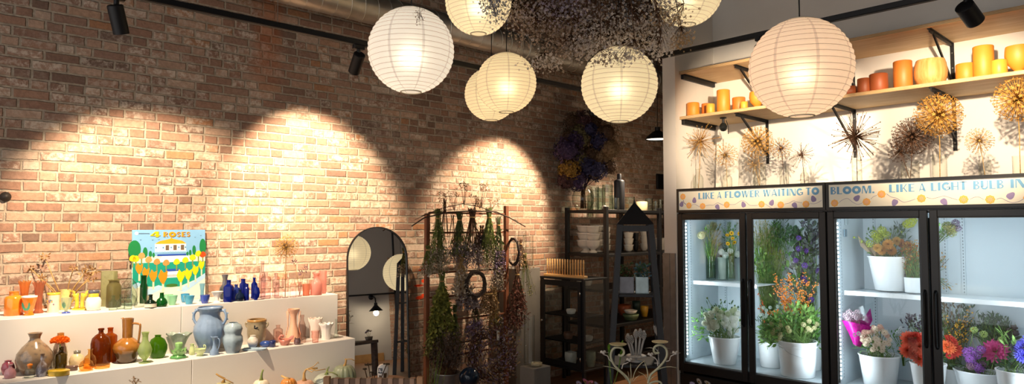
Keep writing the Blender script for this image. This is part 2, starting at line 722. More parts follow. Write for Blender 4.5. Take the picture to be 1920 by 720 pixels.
track('black lighting track running along the brick wall under the duct', (-1.5, 3.96, 2.872), (5.2, 3.96, 2.872), (.2, .485, .8))
track('black lighting track running in front of the plywood shelves', (4.1, 2.765, 2.872), (4.1, -2.2, 2.872), (.4, .85))
spot_fixture('black cylinder spotlight at the track end above the small vases', (.875, 3.96, 2.855), (1.46, 5.1, 1.26), 330, size=R(82), vis=(1.35, 4.4, 1.4))
spot_fixture('black cylinder spotlight tilted to the wall beside the biggest paper lantern', (2.315, 3.96, 2.855), (2.54, 5.1, 1.86), 420, size=R(68))
spot_fixture('black cylinder spotlight on the brick wall track behind a paper lantern', (4.86, 3.96, 2.855), (4.58, 5.1, 1.76), 350, size=R(70))
P7 = on_x(1812, 6, 4.1)
spot_fixture('black cylinder spotlight aimed at the dried flowers over the cooler', (4.1, P7.y, 2.855), (6.05, P7.y + .50, 2.30), 330, size=R(58), blend=.6, can=.045, L=.125, vis=(5.2, P7.y - .30, 2.1))
spot_fixture('black cylinder spotlight hidden behind the big lantern by the shelves', (4.1, 2.02, 2.855), (6.1, 2.95, 2.40), 340, size=R(60), blend=.6, can=.04)

# ================================================================== duct, cables, pendant
DUCT = NT('galvanised_duct')
_v = DUCT.coord()
DUCT = DUCT.done(DUCT.bsdf(DUCT.ramp(DUCT.noise(5, 3, _v), [(.3, lin('#a9a499')), (.7, lin('#cfcac0'))]), .42, .85, None))
d = thing('air_duct', 'round galvanised spiral air duct hung high along the brick wall', 'duct', (-2.5, 4.83, 3.45))
m = MB()
m.tube([(0, 0, 0), (11.5, 0, 0)], .125, 36)
m.build('duct_pipe', DUCT, d, sharp=40)
m = MB()
pts = []
for i in range(0, 24 * 92):
    a = i / 24 * 2 * PI
    pts.append((i / 24 * .125, .1265 * math.cos(a), .1265 * math.sin(a)))
m.tube(pts, .0035, 5)
m.build('spiral_seam', DUCT, d)
for x in (3.6, 7.2):
    MB().tube([(x, .128 * math.cos(a), .128 * math.sin(a)) for a in [2 * PI * k / 24 for k in range(24)]], .006, 6, closed=True).build('coupling_band', DUCT, d)
for x in (3.62, 7.22):
    MB().tube([(x, 0, .11), (x, 0, .85)], .003, 6).build('hanger_wire', M('steel_wire', paint, '#9a958e', .3, .8), d)
m = MB()
m.box((-2.5, 5.0, 3.93), (8.9, 5.098, 4.05)).box((-2.5, 4.98, 3.915), (8.9, 5.098, 3.93)).box((-2.5, 4.98, 4.05), (8.9, 5.098, 4.065))
tag(m.build('steel_channel', paint('dark_primed_steel', '#3a322c', .6, .3)), 'dark steel ledger channel fixed high on the brick above the duct', 'steel beam')

pl = on_x(1233, 262, 6.3)
t = thing('pendant_lamp', 'black cone pendant lamp hanging behind the white partition', 'pendant lamp', (pl.x, pl.y, pl.z))
MB().lathe([(.135, 0), (.14, .004), (.125, .03), (.06, .085), (.03, .1), (.03, .14), (.0, .145)], 32, c0=False).build('shade', BLACKM, t, sharp=40)
MB().lathe([(0, .012), (.13, .012)], 28, c0=False).build('diffuser', glow('pendant_diffuser_glow', (1, .86, .66), 3.5), t)
MB().tube([(0, 0, .14), (0, 0, 4.3 - pl.z)], .004, 6).build('cord', BLACKM, t)
lamp('SPOT', 'pendant_light', (pl.x, pl.y, pl.z - .02), 150, (1, .80, .58), aim=(pl.x, pl.y, 0), spot_size=R(140), spot_blend=.6, shadow_soft_size=.08)
cb = on_y(1241, 341, 5.1)
tag(MB().box((cb.x - .14, 5.07, cb.z - .1), (cb.x + .1, 5.1, cb.z + .1), bev=.006).build('control_box', BLACKM), 'small black control box on the brick beside the white partition', 'control box')

# ================================================================== paper lanterns
def paper(name, c, em):
    n = NT(name)
    vec = n.coord()
    xyz = n.n('ShaderNodeSeparateXYZ')
    n.set(xyz.inputs[0], vec)
    ang = n.math('ARCTAN2', xyz.outputs[1], xyz.outputs[0])
    k = n.math('FRACT', n.math('ADD', n.math('MULTIPLY', ang, 8 / (2 * PI)), .3))
    e = n.math('ABSOLUTE', n.math('SUBTRACT', k, .5))
    seam = n.math('SUBTRACT', 1.0, n.step(e, .028, .045))
    fib = n.noise(24, 5, vec, .7)
    ca = lin(c)
    col = n.mix(n.math('MULTIPLY', seam, .45), ca, tuple(x * .5 for x in ca[:3]) + (1,))
    col = n.mix(n.math('MULTIPLY', n.step(fib, .35, .7), .10), col, tuple(x * .7 for x in ca[:3]) + (1,))
    df = n.n('ShaderNodeBsdfDiffuse')
    n.set(df.inputs[0], col)
    tl = n.n('ShaderNodeBsdfTranslucent')
    n.set(tl.inputs[0], col)
    rf = n.n('ShaderNodeBsdfRefraction')
    rf.inputs['IOR'].default_value = 1.3
    rf.inputs['Roughness'].default_value = .85
    n.set(rf.inputs[0], col)
    a = n.n('ShaderNodeMixShader')
    a.inputs[0].default_value = .26
    n.set(a.inputs[1], tl.outputs[0])
    n.set(a.inputs[2], rf.outputs[0])
    b = n.n('ShaderNodeMixShader')
    b.inputs[0].default_value = .6
    n.set(b.inputs[1], df.outputs[0])
    n.set(b.inputs[2], a.outputs[0])
    em_ = n.n('ShaderNodeEmission')
    n.set(em_.inputs[0], col)
    em_.inputs[1].default_value = em
    ad = n.n('ShaderNodeAddShader')
    n.set(ad.inputs[0], b.outputs[0])
    n.set(ad.inputs[1], em_.outputs[0])
    return n.done(ad.outputs[0])


WIRE = paint('lantern_wire', '#c4b69c', .6)
BULBG = glow('bulb_glow', (1, .86, .62), 5)


LANT = []


def lantern(label, loc, dia, pm, power, col, nr=22, rot=0.0):
    r = dia / 2
    LANT.append((V(loc), r))
    t = thing('paper_lantern', label, 'paper lantern', loc, rot, 'round paper lanterns hung from the ceiling')
    prof = []
    th0 = .24
    for i in range(nr * 4 + 1):
        th = th0 + (PI - 2 * th0) * i / (nr * 4)
        ph = i % 4
        rr = r * (1.0 if ph == 0 else .990 if ph in (1, 3) else .987)
        prof.append((rr * math.sin(th), -rr * math.cos(th)))
    MB().lathe(prof, 64, c0=False).build('paper_shade', pm, t)
    w = MB()
    for i in range(nr + 1):
        th = th0 + (PI - 2 * th0) * i / nr
        rr, z = (r * 1.001) * math.sin(th), -(r * 1.001) * math.cos(th)
        n = 44
        w.tube([(rr * math.cos(2 * PI * k / n), rr * math.sin(2 * PI * k / n), z) for k in range(n)], .0010, 4, closed=True)
    w.build('wire_hoops', WIRE, t)
    rr = r * math.sin(th0)
    for s in (-1, 1):
        z = s * r * math.cos(th0)
        MB().tube([(rr * math.cos(2 * PI * k / 32), rr * math.sin(2 * PI * k / 32), z) for k in range(32)], .004, 6, closed=True).build('end_ring', M('lantern_ring', paint, '#c8bda6', .6), t)
    c = [(0, 0, r * .2), (0, 0, r * 1.2), (.006, 0, (4.3 - loc[2]) * .6), (0, 0, 4.3 - loc[2])]
    MB().tube(c, .0035, 6).build('cord', BLACKM, t)
    b = MB().lathe([(0.0, -.055), (.018, -.05), (.03, -.025), (.028, -.005), (.014, .025), (.013, .045)], 16, c1=True).build('bulb', BULBG, t, loc=(0, 0, r * .1))
    MB().lathe([(.016, .045), (.018, .05), (.018, .09), (.008, .1)], 14, c1=True).build('socket', BLACKM, b)
    lamp('POINT', 'lantern_light', V(loc) + V((0, 0, r * .02 - .03)), power, col, shadow_soft_size=.045)
    return t


PAPW = paper('white_lantern_paper', '#efe9e0', .24)
PAPC = paper('cream_lantern_paper', '#efe3c4', .24)
PAPP = paper('blush_lantern_paper', '#f0dcc8', .24)
LC1, LC2 = (1, .84, .62), (1, .76, .46)
for (u, v, px, D, pm, pw, lc, lab, rt) in (
    (771, 95, 161, .50, PAPW, 2.2, LC1, 'largest white paper lantern hanging in front of the brick wall', .3),
    (897, 4, 124, .45, PAPC, 2.2, LC1, 'cream paper lantern cut by the top edge beside grey blossom', 1.1),
    (949.5, 155.5, 113, .45, PAPC, 2.2, LC2, 'warm cream paper lantern overlapping the front of another', .75),
    (921, 177, 100, .45, PAPC, 1.8, LC2, 'warm cream paper lantern half hidden behind its twin', .1),
    (1161, 159, 143, .50, PAPC, 2.0, LC1, 'ivory paper lantern under the dried blossom cloud', .56),
    (1287, -18, 134, .50, PAPC, 2.0, LC1, 'ivory paper lantern highest of all above the white partition', .2),
    (1501, 128, 186, .50, PAPP, 2.5, LC2, 'blush paper lantern hanging in front of the plywood shelves', 1.35),
):
    lantern(lab, at_d(u, v, D * FPX / px), D, pm, pw, lc, rot=rt)

# ================================================================== white stepped plinths
def plinth(name, label, x0, x1, y0, y1, z0, z1, seams):
    t = thing(name, label, 'display step', (x0, y0, z0))
    xs = [x0] + seams + [x1]
    for a, b in zip(xs[:-1], xs[1:]):
        MB().box((a - x0 + .0012, 0, 0), (b - x0 - .0012, y1 - y0, z1 - z0), bev=.003).build('plinth_box', PLINTHW, t)
    return t


s1, s2 = on_y(340, 600, 4.65).x, on_y(360, 690, 4.365).x
GRP = 'white stepped display plinths'
Z1, Z2, Z3 = 1.125, .828, .50
YF1, YF2, YF3 = 4.65, 4.365, 4.02
plinth('display_plinth', 'white painted display step against the brick, highest of the three', -.6, 2.567, YF1, 5.09, 0, Z1, [s1])['group'] = GRP
plinth('display_plinth', 'white painted middle display step with blue and amber pottery on it', -.6, 2.553, YF2, YF1, 0, Z2, [s2])['group'] = GRP
plinth('display_plinth', 'white painted low display step with the squashes on it', -.6, 2.5, YF3, YF2, 0, Z3, [1.2])['group'] = GRP
# ================================================================== plywood shelves over the cooler
def shelf_board(label, z0, z1, g='plywood wall shelves over the cooler'):
    t = thing('plywood_shelf', label, 'shelf', (5.53, -1.0, z0), 0, g)
    L = 4.54
    MB().box((0, 0, 0), (.63, L, z1 - z0), bev=.002).build('board', PLY, t)
    m = MB()
    for k in range(4):
        z = (k + .5) * (z1 - z0) / 4
        m.box((-.0012, 0, z - .0016), (.0, L, z + .0016))
    m.build('ply_edge', paint('ply_edge_layers', '#a07a4c', .6), t)
    return t


shelf_board('upper birch plywood shelf high on the white wall', 3.09, 3.118)
shelf_board('lower birch plywood shelf holding the orange pots', 2.653, 2.681)


def bracket(label, y, z, diag=True):
    t = thing('shelf_bracket', label, 'bracket', (6.16, y, z), 0, 'black steel shelf brackets')
    MB().box((-.60, -.014, -.006), (0, .014, 0)).box((-.60, -.003, -.03), (0, .003, -.006)).build('shelf_arm', BLACKM, t)
    MB().box((-.006, -.014, -.42 if z < 2.9 else -.40), (0, .014, -.006)).build('wall_leg', BLACKM, t)
    if diag:
        MB().bar((-.50, 0, -.02), (-.006, 0, -.33), .012, .02).build('diagonal_strut', BLACKM, t)
    for zz in (-.08, -.2, -.36):
        MB().lathe([(.006, 0), (.006, .002), (.003, .003)], 10, M=Matrix.Translation((-.006, 0, zz)) @ Matrix.Rotation(-PI / 2, 4, 'Y'), c1=True).build('screw_head', M('steel_screw', paint, '#8a8a88', .3, .8), t)


for nm, y in (('second from the white side wall', 2.98), ('behind the blush lantern', 2.19), ('third from the side wall', 1.445), ('beyond the wooden bowl', .62)):
    bracket('black steel bracket under the upper shelf, ' + nm, y, 3.0895)
    bracket('black steel bracket under the lower shelf, ' + nm, y, 2.6525)
for z, nm in ((3.09, 'upper'), (2.653, 'lower')):
    t = thing('shelf_cleat', f'black steel bar holding the {nm} shelf against the white side wall', 'bracket', (5.56, 3.54, z))
    MB().box((0, -.03, -.045), (.58, 0, 0), bev=.002).box((0, -.05, -.006), (.58, 0, 0)).build('angle_bar', BLACKM, t)
# little swivel lamp under the shelf
p = on_x(1356, 226, 5.72)
t = thing('swivel_lamp', 'small dark glass swivel lamp screwed under the lower shelf', 'lamp', (5.72, p.y, 2.653))
MB().lathe([(.012, -.055), (.012, -.012), (.03, -.01), (.03, 0)], 18, c1=True).build('mounting_plate', BLACKM, t, sharp=40)
MB().lathe([(.0, -.13), (.02, -.126), (.035, -.105), (.037, -.085), (.026, -.06), (.014, -.05)], 20).build('glass_globe', color_glass('smoked_glass', '#3a3d3c', .5), t)
MB().tube([(.0, -.03, -.03), (0, -.05, -.09), (0, -.05, -.16)], .004, 6).build('cable', BLACKM, t)

# ---- orange and wood pots along the lower shelf
OR1 = paint('orange_wax', '#d98a2e', .5, var=.06, sub=.0)
OR2 = paint('terracotta_orange_wax', '#c8742c', .5, var=.06)
BRN = paint('rust_brown_wax', '#9c4f27', .5, var=.06)
BOWLW = ply_material('turned_pale_wood', '#d9ab6b', '#b9853f', 2, 3.0)
YF = paint('yellow_orange_wax', '#e2a03a', .45, var=.06)


def cyl_px(label, u, hw, vt, ve, m, name='pillar_candle', cat='candle', dx=.0):
    """round block standing on the shelf; ve is where the shelf edge hides its foot"""
    x = 5.60 + dx
    top = on_x(u, vt, x + hw * .003)
    s = mpp(top)
    r = hw * s
    c = V((x + r, on_x(u, vt, x + r).y, 2.681))
    top = on_x(u, vt, c.x)
    h = top.z - 2.681
    t = thing(name, label, cat, c, 0, 'orange pots and blocks on the plywood shelf')
    b = min(.006, r * .2)
    MB().lathe([(r - b, 0), (r, b), (r, h - b), (r - b * .6, h - b * .2), (r * .86, h), (r * .8, h - .002), (0, h - .004)], 36).build('body', m, t, sharp=50)
    if name == 'pillar_candle':
        MB().tube([(0, 0, h - .006), (.001, 0, h + .004), (.004, 0, h + .009)], .0016, 5).build('wick', BLACKM, t)
    return t


cyl_px('short orange candle nearest the white side wall on the shelf', 1299.5, 11.5, 193, 216, OR1)
cyl_px('short orange candle half hidden behind a smaller yellow one', 1324, 8.5, 194.5, 212, OR2, dx=.09)
cyl_px('small yellow candle in front of a short orange one', 1332, 8, 195, 209, YF)
cyl_px('tall orange candle between the short ones near the side wall', 1356, 12, 169, 207, OR1)
cyl_px('wide short tan candle beyond the tall orange one', 1385, 12, 183, 203, OR2, dx=.07)
cyl_px('smallest yellow candle in front of the wide tan one', 1395, 7, 191, 201, YF)
cyl_px('rust brown candle beside the blush lantern rim', 1620, 12, 147.5, 170, BRN)
cyl_px('wide rust brown candle next to the lantern and another brown candle', 1647, 16, 139, 165, BRN)
cyl_px('tall burnt orange candle beside the turned wood bowl', 1692, 16, 115, 160, OR2)
cyl_px('low wide orange candle touching the tallest bright candle', 1811, 17, 120, 142, OR1, dx=.07)
cyl_px('tallest bright orange candle under the black spotlight', 1843, 17, 87, 137, OR1)
cyl_px('short bright yellow candle between tallest candle and footed bowl', 1873, 13, 113, 132, YF)


def bowl_px(label, u, hw, vt, m, foot, name):
    x = 5.66
    top = on_x(u, vt, x)
    s = mpp(top)
    r = hw * s
    c = V((5.61 + r, on_x(u, vt, 5.61 + r).y, 2.681))
    h = on_x(u, vt, c.x).z - 2.681
    t = thing(name, label, 'bowl', c, 0, 'orange pots and blocks on the plywood shelf')
    if foot:
        pr = [(r * .42, 0), (r * .44, h * .08), (r * .34, h * .16), (r * .5, h * .22), (r * .85, h * .42), (r * 1.0, h * .68), (r * .96, h * .9), (r * .92, h)]
    else:
        pr = [(r * .55, 0), (r * .8, h * .1), (r * .97, h * .35), (r, h * .55), (r * .93, h * .85), (r * .84, h)]
    inn = [(q * .93 - .004, max(z, h * .25 if foot else h * .08)) for q, z in pr[::-1] if z > h * .3]
    MB().lathe(pr + inn + [(0.0, h * .26)], 40).build('bowl_body', m, t, sharp=60)
    return t


bowl_px('orange footed bowl peeping out beside the blush lantern', 1419, 14, 173, OR1, True, 'footed_bowl')
bowl_px('brown bowl mostly hidden behind the blush lantern', 1592, 15, 163, BRN, False, 'pottery_bowl')
bowl_px('round turned pale wood bowl in the middle of the shelf', 1744, 28, 113, BOWLW, False, 'wooden_bowl')
bowl_px('glossy orange footed bowl at the far end of the shelf', 1909, 22, 87, OR1, True, 'footed_bowl')

# ================================================================== glass-door flower coolers
SIGNF = None


def backlit(name, c, em):
    n = NT(name)
    b = n.bsdf(lin(c), .4)
    e = n.n('ShaderNodeEmission')
    e.inputs[0].default_value = lin(c)
    e.inputs[1].default_value = em
    a = n.n('ShaderNodeAddShader')
    n.set(a.inputs[0], b)
    n.set(a.inputs[1], e.outputs[0])
    return n.done(a.outputs[0])


SG_BG = backlit('backlit_sign_cream', '#d2cab6', .22)
SG_BL = backlit('backlit_sign_blue', '#5f92b6', .12)
SG_OR = backlit('backlit_sign_orange', '#e0a040', .16)
SG_PU = backlit('backlit_sign_mauve', '#82749a', .12)
SG_PK = backlit('backlit_sign_pink', '#cf9d86', .25)
LED = glow('led_dots_glow', (.85, .95, 1.0), 9)


def par(x0, x1, w0, w1=None, y0=0, y1=1):
    w1 = w0 if w1 is None else w1
    return [(x0, y0), (x0 + w0, y0), (x1 + w1, y1), (x1, y1)]


def arc_band(cx, cy, ro, ri, a0, a1, n=16, sx=1.0):
    out = []
    for i in range(n):
        t0, t1 = a0 + (a1 - a0) * i / n, a0 + (a1 - a0) * (i + 1) / n
        out.append([(cx + ri * sx * math.cos(t0), cy + ri * math.sin(t0)), (cx + ro * sx * math.cos(t0), cy + ro * math.sin(t0)),
                    (cx + ro * sx * math.cos(t1), cy + ro * math.sin(t1)), (cx + ri * sx * math.cos(t1), cy + ri * math.sin(t1))])
    return out


def rect(x0, y0, x1, y1):
    return [(x0, y0), (x1, y0), (x1, y1), (x0, y1)]


def glyph(ch, K=.27, T=.10):
    """bold stage-poster capitals: one heavy stem, the rest thin. returns (width, polygons)"""
    S = rect(0, 0, K, 1)
    if ch == 'L':
        return .62, [S, rect(K, 0, .62, T)]
    if ch == 'I':
        return K, [S]
    if ch == 'E':
        return .6, [S, rect(K, 0, .6, T), rect(K, .45, .52, .45 + T), rect(K, 1 - T, .6, 1)]
    if ch == 'F':
        return .6, [S, rect(K, .42, .52, .42 + T), rect(K, 1 - T, .6, 1)]
    if ch == 'K':
        return .74, [S, par(K, .6, .11, .12, .42, 1), par(.62, K + .05, .14, .12, 0, .52)]
    if ch == 'A':
        return .86, [par(.0, .34, .10, .10), par(.58, .34, .28, .14), rect(.14, .2, .64, .2 + T)]
    if ch == 'O':
        return 1.0, arc_band(.5, .5, .53, .2, 0, 2 * PI, 28)
    if ch == 'W':
        return 1.14, [par(.22, 0, .16, .27), par(.24, .5, .1, .1), par(.68, .44, .16, .27), par(.74, 1.04, .1, .1)]
    if ch == 'M':
        return 1.1, [par(0, .1, .1, .1), par(.46, .1, .14, .25), par(.48, .78, .1, .1), rect(.82, 0, 1.1, 1)]
    if ch == 'N':
        return .86, [rect(0, 0, .1, 1), par(.52, .06, .3, .3), rect(.76, 0, .86, 1)]
    if ch == 'T':
        return .72, [rect(.36 - K / 2, 0, .36 + K / 2, 1), rect(0, 1 - T, .72, 1)]
    if ch == 'H':
        return .76, [S, rect(K, .42, .66, .42 + T), rect(.64, 0, .76, 1)]
    if ch == 'U':
        return .72, [rect(0, .3, K, 1), rect(.62, .3, .72, 1)] + arc_band(.36, .3, .36, .18, PI, 2 * PI, 14) + [rect(0, .28, K, .32)]
    if ch == 'R':
        return .72, [S, *arc_band(K, .73, .27, .17, -PI / 2, PI / 2, 12, 1.4), par(.56, K, .14, .14, 0, .5)]
    if ch == 'B':
        return .66, [S, *arc_band(K, .75, .25, .15, -PI / 2, PI / 2, 12, 1.3), *arc_band(K, .26, .26, .16, -PI / 2, PI / 2, 12, 1.5)]
    if ch == 'G':
        return .84, [*arc_band(.46, .5, .51, .24, .7, PI * 1.5, 18, .9), *arc_band(.46, .5, .51, .40, PI * 1.5, PI * 1.85, 8, .9), rect(.5, .36, .9, .36 + T), rect(.76, .1, .9, .4)]
    if ch == 'S':
        return .62, [*arc_band(.31, .73, .27, .12, .2, PI * 1.35, 12), *arc_band(.31, .27, .27, .12, -PI * .85, PI * .5, 14), par(.36, .06, .22, .2, .40, .60)]
    if ch == '4':
        return .8, [rect(.42, 0, .66, 1), par(0, .4, .14, .14, .3, 1), rect(0, .22, .8, .34)]
    if ch == 'C':
        return .8, arc_band(.45, .5, .5, .26, .8, PI * 2 - .8, 22, .9)
    if ch == '.':
        return .24, [rect(0, 0, .22, .2)]
    return .4, []


def word(mb, s, w, h, Mx, depth, gap=.12, mi=0):
    """fit the word s into width w and height h"""
    g = [glyph(c) for c in s]
    tot = sum(a for a, _ in g) + gap * (len(s) - 1)
    k = w / tot
    x = 0
    for a, ps in g:
        for p in ps:
            mb.prism([((x + px) * k, py * h) for px, py in p], depth, Mx, mi)
        x += a + gap


XF = 5.46


def cooler(label, yh, yl, ym, shelf_range, words_, flowers, leaves, vines, sid):
    """two-door merchandiser; its doors face -x; local frame: y runs from the far end towards the near end"""
    t = thing('flower_cooler', label, 'display cooler', (XF, yh, 0))
    W = yh - yl
    Y = lambda y: y - yh
    xb = .69
    sh = MB()
    for a, b in ((yh - .035, yh), (yl, yl + .035)):
        sh.box((.03, Y(a), .28), (xb, Y(b), 1.985), 0)
    sh.box((xb - .03, Y(yl + .035), .28), (xb, Y(yh - .035), 1.985), 0)
    sh.box((.03, Y(yl + .035), 1.76), (xb - .03, Y(yh - .035), 1.985), 0)
    sh.build('cabinet_shell', [BLACKF], t)
    li = MB()
    e = .002
    li.box((.05, Y(yh - .045), .39), (xb - .03 - e, Y(yh - .035) - e, 1.758)).box((.05, Y(yl + .035) + e, .39), (xb - .03 - e, Y(yl + .045), 1.758))
    li.box((xb - .04, Y(yl + .045), .39), (xb - .03 - e, Y(yh - .045), 1.758))
    li.box((.05, Y(yl + .045), 1.735), (xb - .04, Y(yh - .045), 1.758))
    li.build('inner_lining', COOLW, t)
    MB().box((.05, Y(yl + .035) + e, .30), (xb - .03 - e, Y(yh - .035) - e, .388)).build('cooler_floor', paint('grey_cooler_floor', '#aab2b6', .35, .2), t)
    MB().box((.02, Y(yl) + .004, .06), (xb, Y(yh) - .004, .278)).box((.05, Y(yl) + .02, 0), (xb - .03, Y(yh) - .02, .06)).build('plinth_base', BLACKF, t)
    # shelf standards with their slots
    for y in (yh - .13, ym + .06, ym - .06, yl + .13):
        s_ = MB().box((xb - .05, Y(y) - .012, .42), (xb - .041, Y(y) + .012, 1.72)).build('shelf_standard', COOLW, t)
        m = MB()
        for k in range(52):
            z = .44 + k * .0245
            m.box((xb - .0513, Y(y) - .003, z), (xb - .0499, Y(y) + .003, z + .012))
        m.build('slots', paint('slot_shadow_grey', '#6d777c', .6), s_)
    m = MB()
    for k in range(52):
        z = .44 + k * .0245
        m.box((.16, Y(yh - .0462), z), (.166, Y(yh - .0448), z + .012))
    m.build('side_slots', paint('slot_shadow_grey', '#6d777c', .6), t)
    a, b = shelf_range
    MB().box((.20, Y(b), 1.105), (xb - .055, Y(a), 1.112)).box((.19, Y(b), 1.092), (.20, Y(a), 1.125)).build('shelf', paint('white_wire_shelf', '#f0f4f6', .3, var=.01), t)
    # LED strips down the insides
    for yy, sgn in ((yh - .05, -1), (ym, 0), (yl + .05, 1)):
        l_ = MB().box((.045, Y(yy) - .012, .42), (.056, Y(yy) + .012, 1.70)).build('led_strip', BLACKF if sgn == 0 else COOLW, t)
        m = MB()
        for k in range(38):
            z = .45 + k * .0325
            if sgn == 0:
                m.box((.056, Y(yy) - .006, z), (.0585, Y(yy) + .006, z + .016))
            else:
                m.box((.048, Y(yy) - .006 + sgn * .0135, z), (.055, Y(yy) + .006 + sgn * .0135, z + .016))
        m.build('led_dots', LED, l_)
        p = V((XF + .075, yy + sgn * .02, 1.06))
        if sgn == 0:
            lamp('AREA', 'cooler_led', p, 2.6, (.80, .92, 1.0), aim=p + V((1, 0, 0)), shape='RECTANGLE', size=.03, size_y=1.25)
        else:
            lamp('AREA', 'cooler_led', p, 4.8, (.80, .92, 1.0), aim=p + V((.75, sgn * 1.0, 0)), shape='RECTANGLE', size=.03, size_y=1.25)
    # doors
    for (a, b, hy) in ((yh - .004, ym + .006, 'lo'), (ym - .006, yl + .004, 'hi')):
        fr = MB()
        z0, z1 = .305, 1.755
        st, rb, rt = .052, .075, .052
        fr.box((0, Y(b), z0), (.03, Y(b) + st, z1), bev=.004).box((0, Y(a) - st, z0), (.03, Y(a), z1), bev=.004)
        fr.box((.001, Y(b) + st - .002, z0), (.029, Y(a) - st + .002, z0 + rb), bev=.004).box((.001, Y(b) + st - .002, z1 - rt), (.029, Y(a) - st + .002, z1), bev=.004)
        dr = fr.build('door', BLACKF, t)
        MB().box((.012, Y(b) + st - .004, z0 + rb - .004), (.016, Y(a) - st + .004, z1 - rt + .004)).build('door_glass', PANE, dr)
        g = MB()
        for q in ((Y(b) + st, z0 + rb, Y(b) + st + .006, z1 - rt), (Y(a) - st - .006, z0 + rb, Y(a) - st, z1 - rt)):
            g.box((.004, q[0], q[1]), (.011, q[2], q[3]))
        g.box((.004, Y(b) + st, z0 + rb), (.011, Y(a) - st, z0 + rb + .006)).box((.004, Y(b) + st, z1 - rt - .006), (.011, Y(a) - st, z1 - rt))
        g.build('glass_bead', paint('grey_glazing_bead', '#3a3d40', .4), dr)
        hyy = Y(b) + .028 if hy == 'lo' else Y(a) - .028
        MB().tube([(0, hyy, .78), (-.028, hyy, .80), (-.03, hyy, .98), (-.028, hyy, 1.16), (0, hyy, 1.18)], .010, 10).build('handle', BLACKM, dr)
    # sign header
    sg = MB()
    sg.box((-.002, Y(yl) + .002, 1.768), (.028, Y(yh) - .002, 1.789)).box((-.002, Y(yl) + .002, 1.964), (.028, Y(yh) - .002, 1.987))
    sg.box((-.002, Y(yl) + .002, 1.789), (.028, Y(yl) + .022, 1.964)).box((-.002, Y(yh) - .022, 1.789), (.028, Y(yh) - .002, 1.964))
    hd = sg.build('sign_frame', BLACKF, t)
    MB().box((.008, Y(yl) + .022, 1.789), (.02, Y(yh) - .022, 1.964)).build('sign_panel', SG_BG, hd)
    xs = .0078
    Mx = lambda y, z: Matrix(((0, 0, -1, xs), (-1, 0, 0, y), (0, 1, 0, z), (0, 0, 0, 1)))
    for s, u0, v0, u1, v1 in words_:
        mb = MB()
        p0, p1 = on_x(u0, v0, XF), on_x(u1, v1, XF)
        word(mb, s, p0.y - p1.y, .058, Mx(Y(p0.y), (p0.z + p1.z) / 2), .0012)
        mb.build('sign_lettering', SG_BL, hd)
    for u, v in flowers:
        mb = MB()
        p = on_x(u, v, XF)
        pts = [((.0275 + .0018 * math.cos(8 * q)) * math.cos(q), (.0275 + .0018 * math.cos(8 * q)) * math.sin(q)) for q in [2 * PI * k / 40 for k in range(40)]]
        mb.prism(pts, .001, Mx(Y(p.y), p.z))
        for k in range(8):
            q = 2 * PI * k / 8
            mb.prism([(.004 * math.cos(q - .5), .004 * math.sin(q - .5)), (.02 * math.cos(q - .1), .02 * math.sin(q - .1)), (.02 * math.cos(q + .1), .02 * math.sin(q + .1)), (.004 * math.cos(q + .5), .004 * math.sin(q + .5))], .0016, Mx(Y(p.y), p.z), 1)
        mb.build('sign_blossom', [SG_OR, SG_PK], hd)
    for u, v, r_ in leaves:
        p = on_x(u, v, XF)
        ca, sa = math.cos(r_), math.sin(r_)
        pts = []
        for k in range(24):
            q = 2 * PI * k / 24
            rr = .022 * (1 + .55 * max(0, math.cos(q)) ** 6 - .18 * max(0, math.cos(q - PI)) ** 8)
            x, y = rr * math.cos(q), rr * math.sin(q) * .95
            pts.append((x * ca - y * sa, x * sa + y * ca))
        MB().prism(pts, .001, Mx(Y(p.y), p.z)).build('sign_leaf', SG_PU, hd)
    for ln in vines:
        P = [on_x(u, v, XF) for u, v in ln]
        Q = []
        n = len(P)
        for i in range(n - 1):
            a0, a1, a2, a3 = P[max(i - 1, 0)], P[i], P[i + 1], P[min(i + 2, n - 1)]
            for k in range(6):
                f = k / 6
                Q.append(.5 * ((2 * a1) + (a2 - a0) * f + (2 * a0 - 5 * a1 + 4 * a2 - a3) * f * f + (3 * a1 - a0 - 3 * a2 + a3) * f ** 3))
        Q.append(P[-1])
        MB().tube([(xs + .0002, Y(q.y), q.z) for q in Q], .0032, 5, flat=.4).build('sign_vine', SG_PU, hd)
    return t


S1 = lambda x, y: (1260 + x / 6.4, 330 + y / 6.4)
S2 = lambda x, y: (1540 + x * .19792, 330 + y * .19802)
cooler('black glass-door flower cooler with the sign that begins LIKE A FLOWER', 3.541, 2.174, 2.851, (2.86, 3.49),
       [('LIKE', *S1(312, 279), *S1(502, 271)), ('A', *S1(540, 269), *S1(590, 267)), ('FLOWER', *S1(630, 264), *S1(1047, 250)),
        ('WAITING', *S1(1088, 248), *S1(1562, 229)), ('TO', *S1(1602, 228), *S1(1760, 222))],
       [S1(*q) for q in ((125, 248), (198, 354), (362, 362), (652, 345), (1070, 338), (1300, 346), (1603, 338))],
       [(*S1(x, y), r_) for x, y, r_ in ((108, 345, 1.2), (262, 300, 1.5), (537, 366, -1.0), (855, 350, 1.9), (1188, 328, 1.1), (1463, 345, -1.0), (1695, 282, 1.9))],
       [[S1(*q) for q in L] for L in (((130, 290), (140, 325), (165, 340)), ((235, 348), (270, 340), (325, 370)), ((398, 355), (450, 348), (490, 350), (540, 322), (580, 335), (615, 352)),
                                     ((690, 342), (750, 340), (830, 295), (880, 310), (930, 350), (1025, 352)), ((1115, 335), (1160, 365), (1200, 388), (1255, 380)),
                                     ((1350, 335), (1400, 325), (1450, 298), (1500, 312), (1555, 322)), ((1655, 332), (1720, 330), (1790, 292)))], 1)
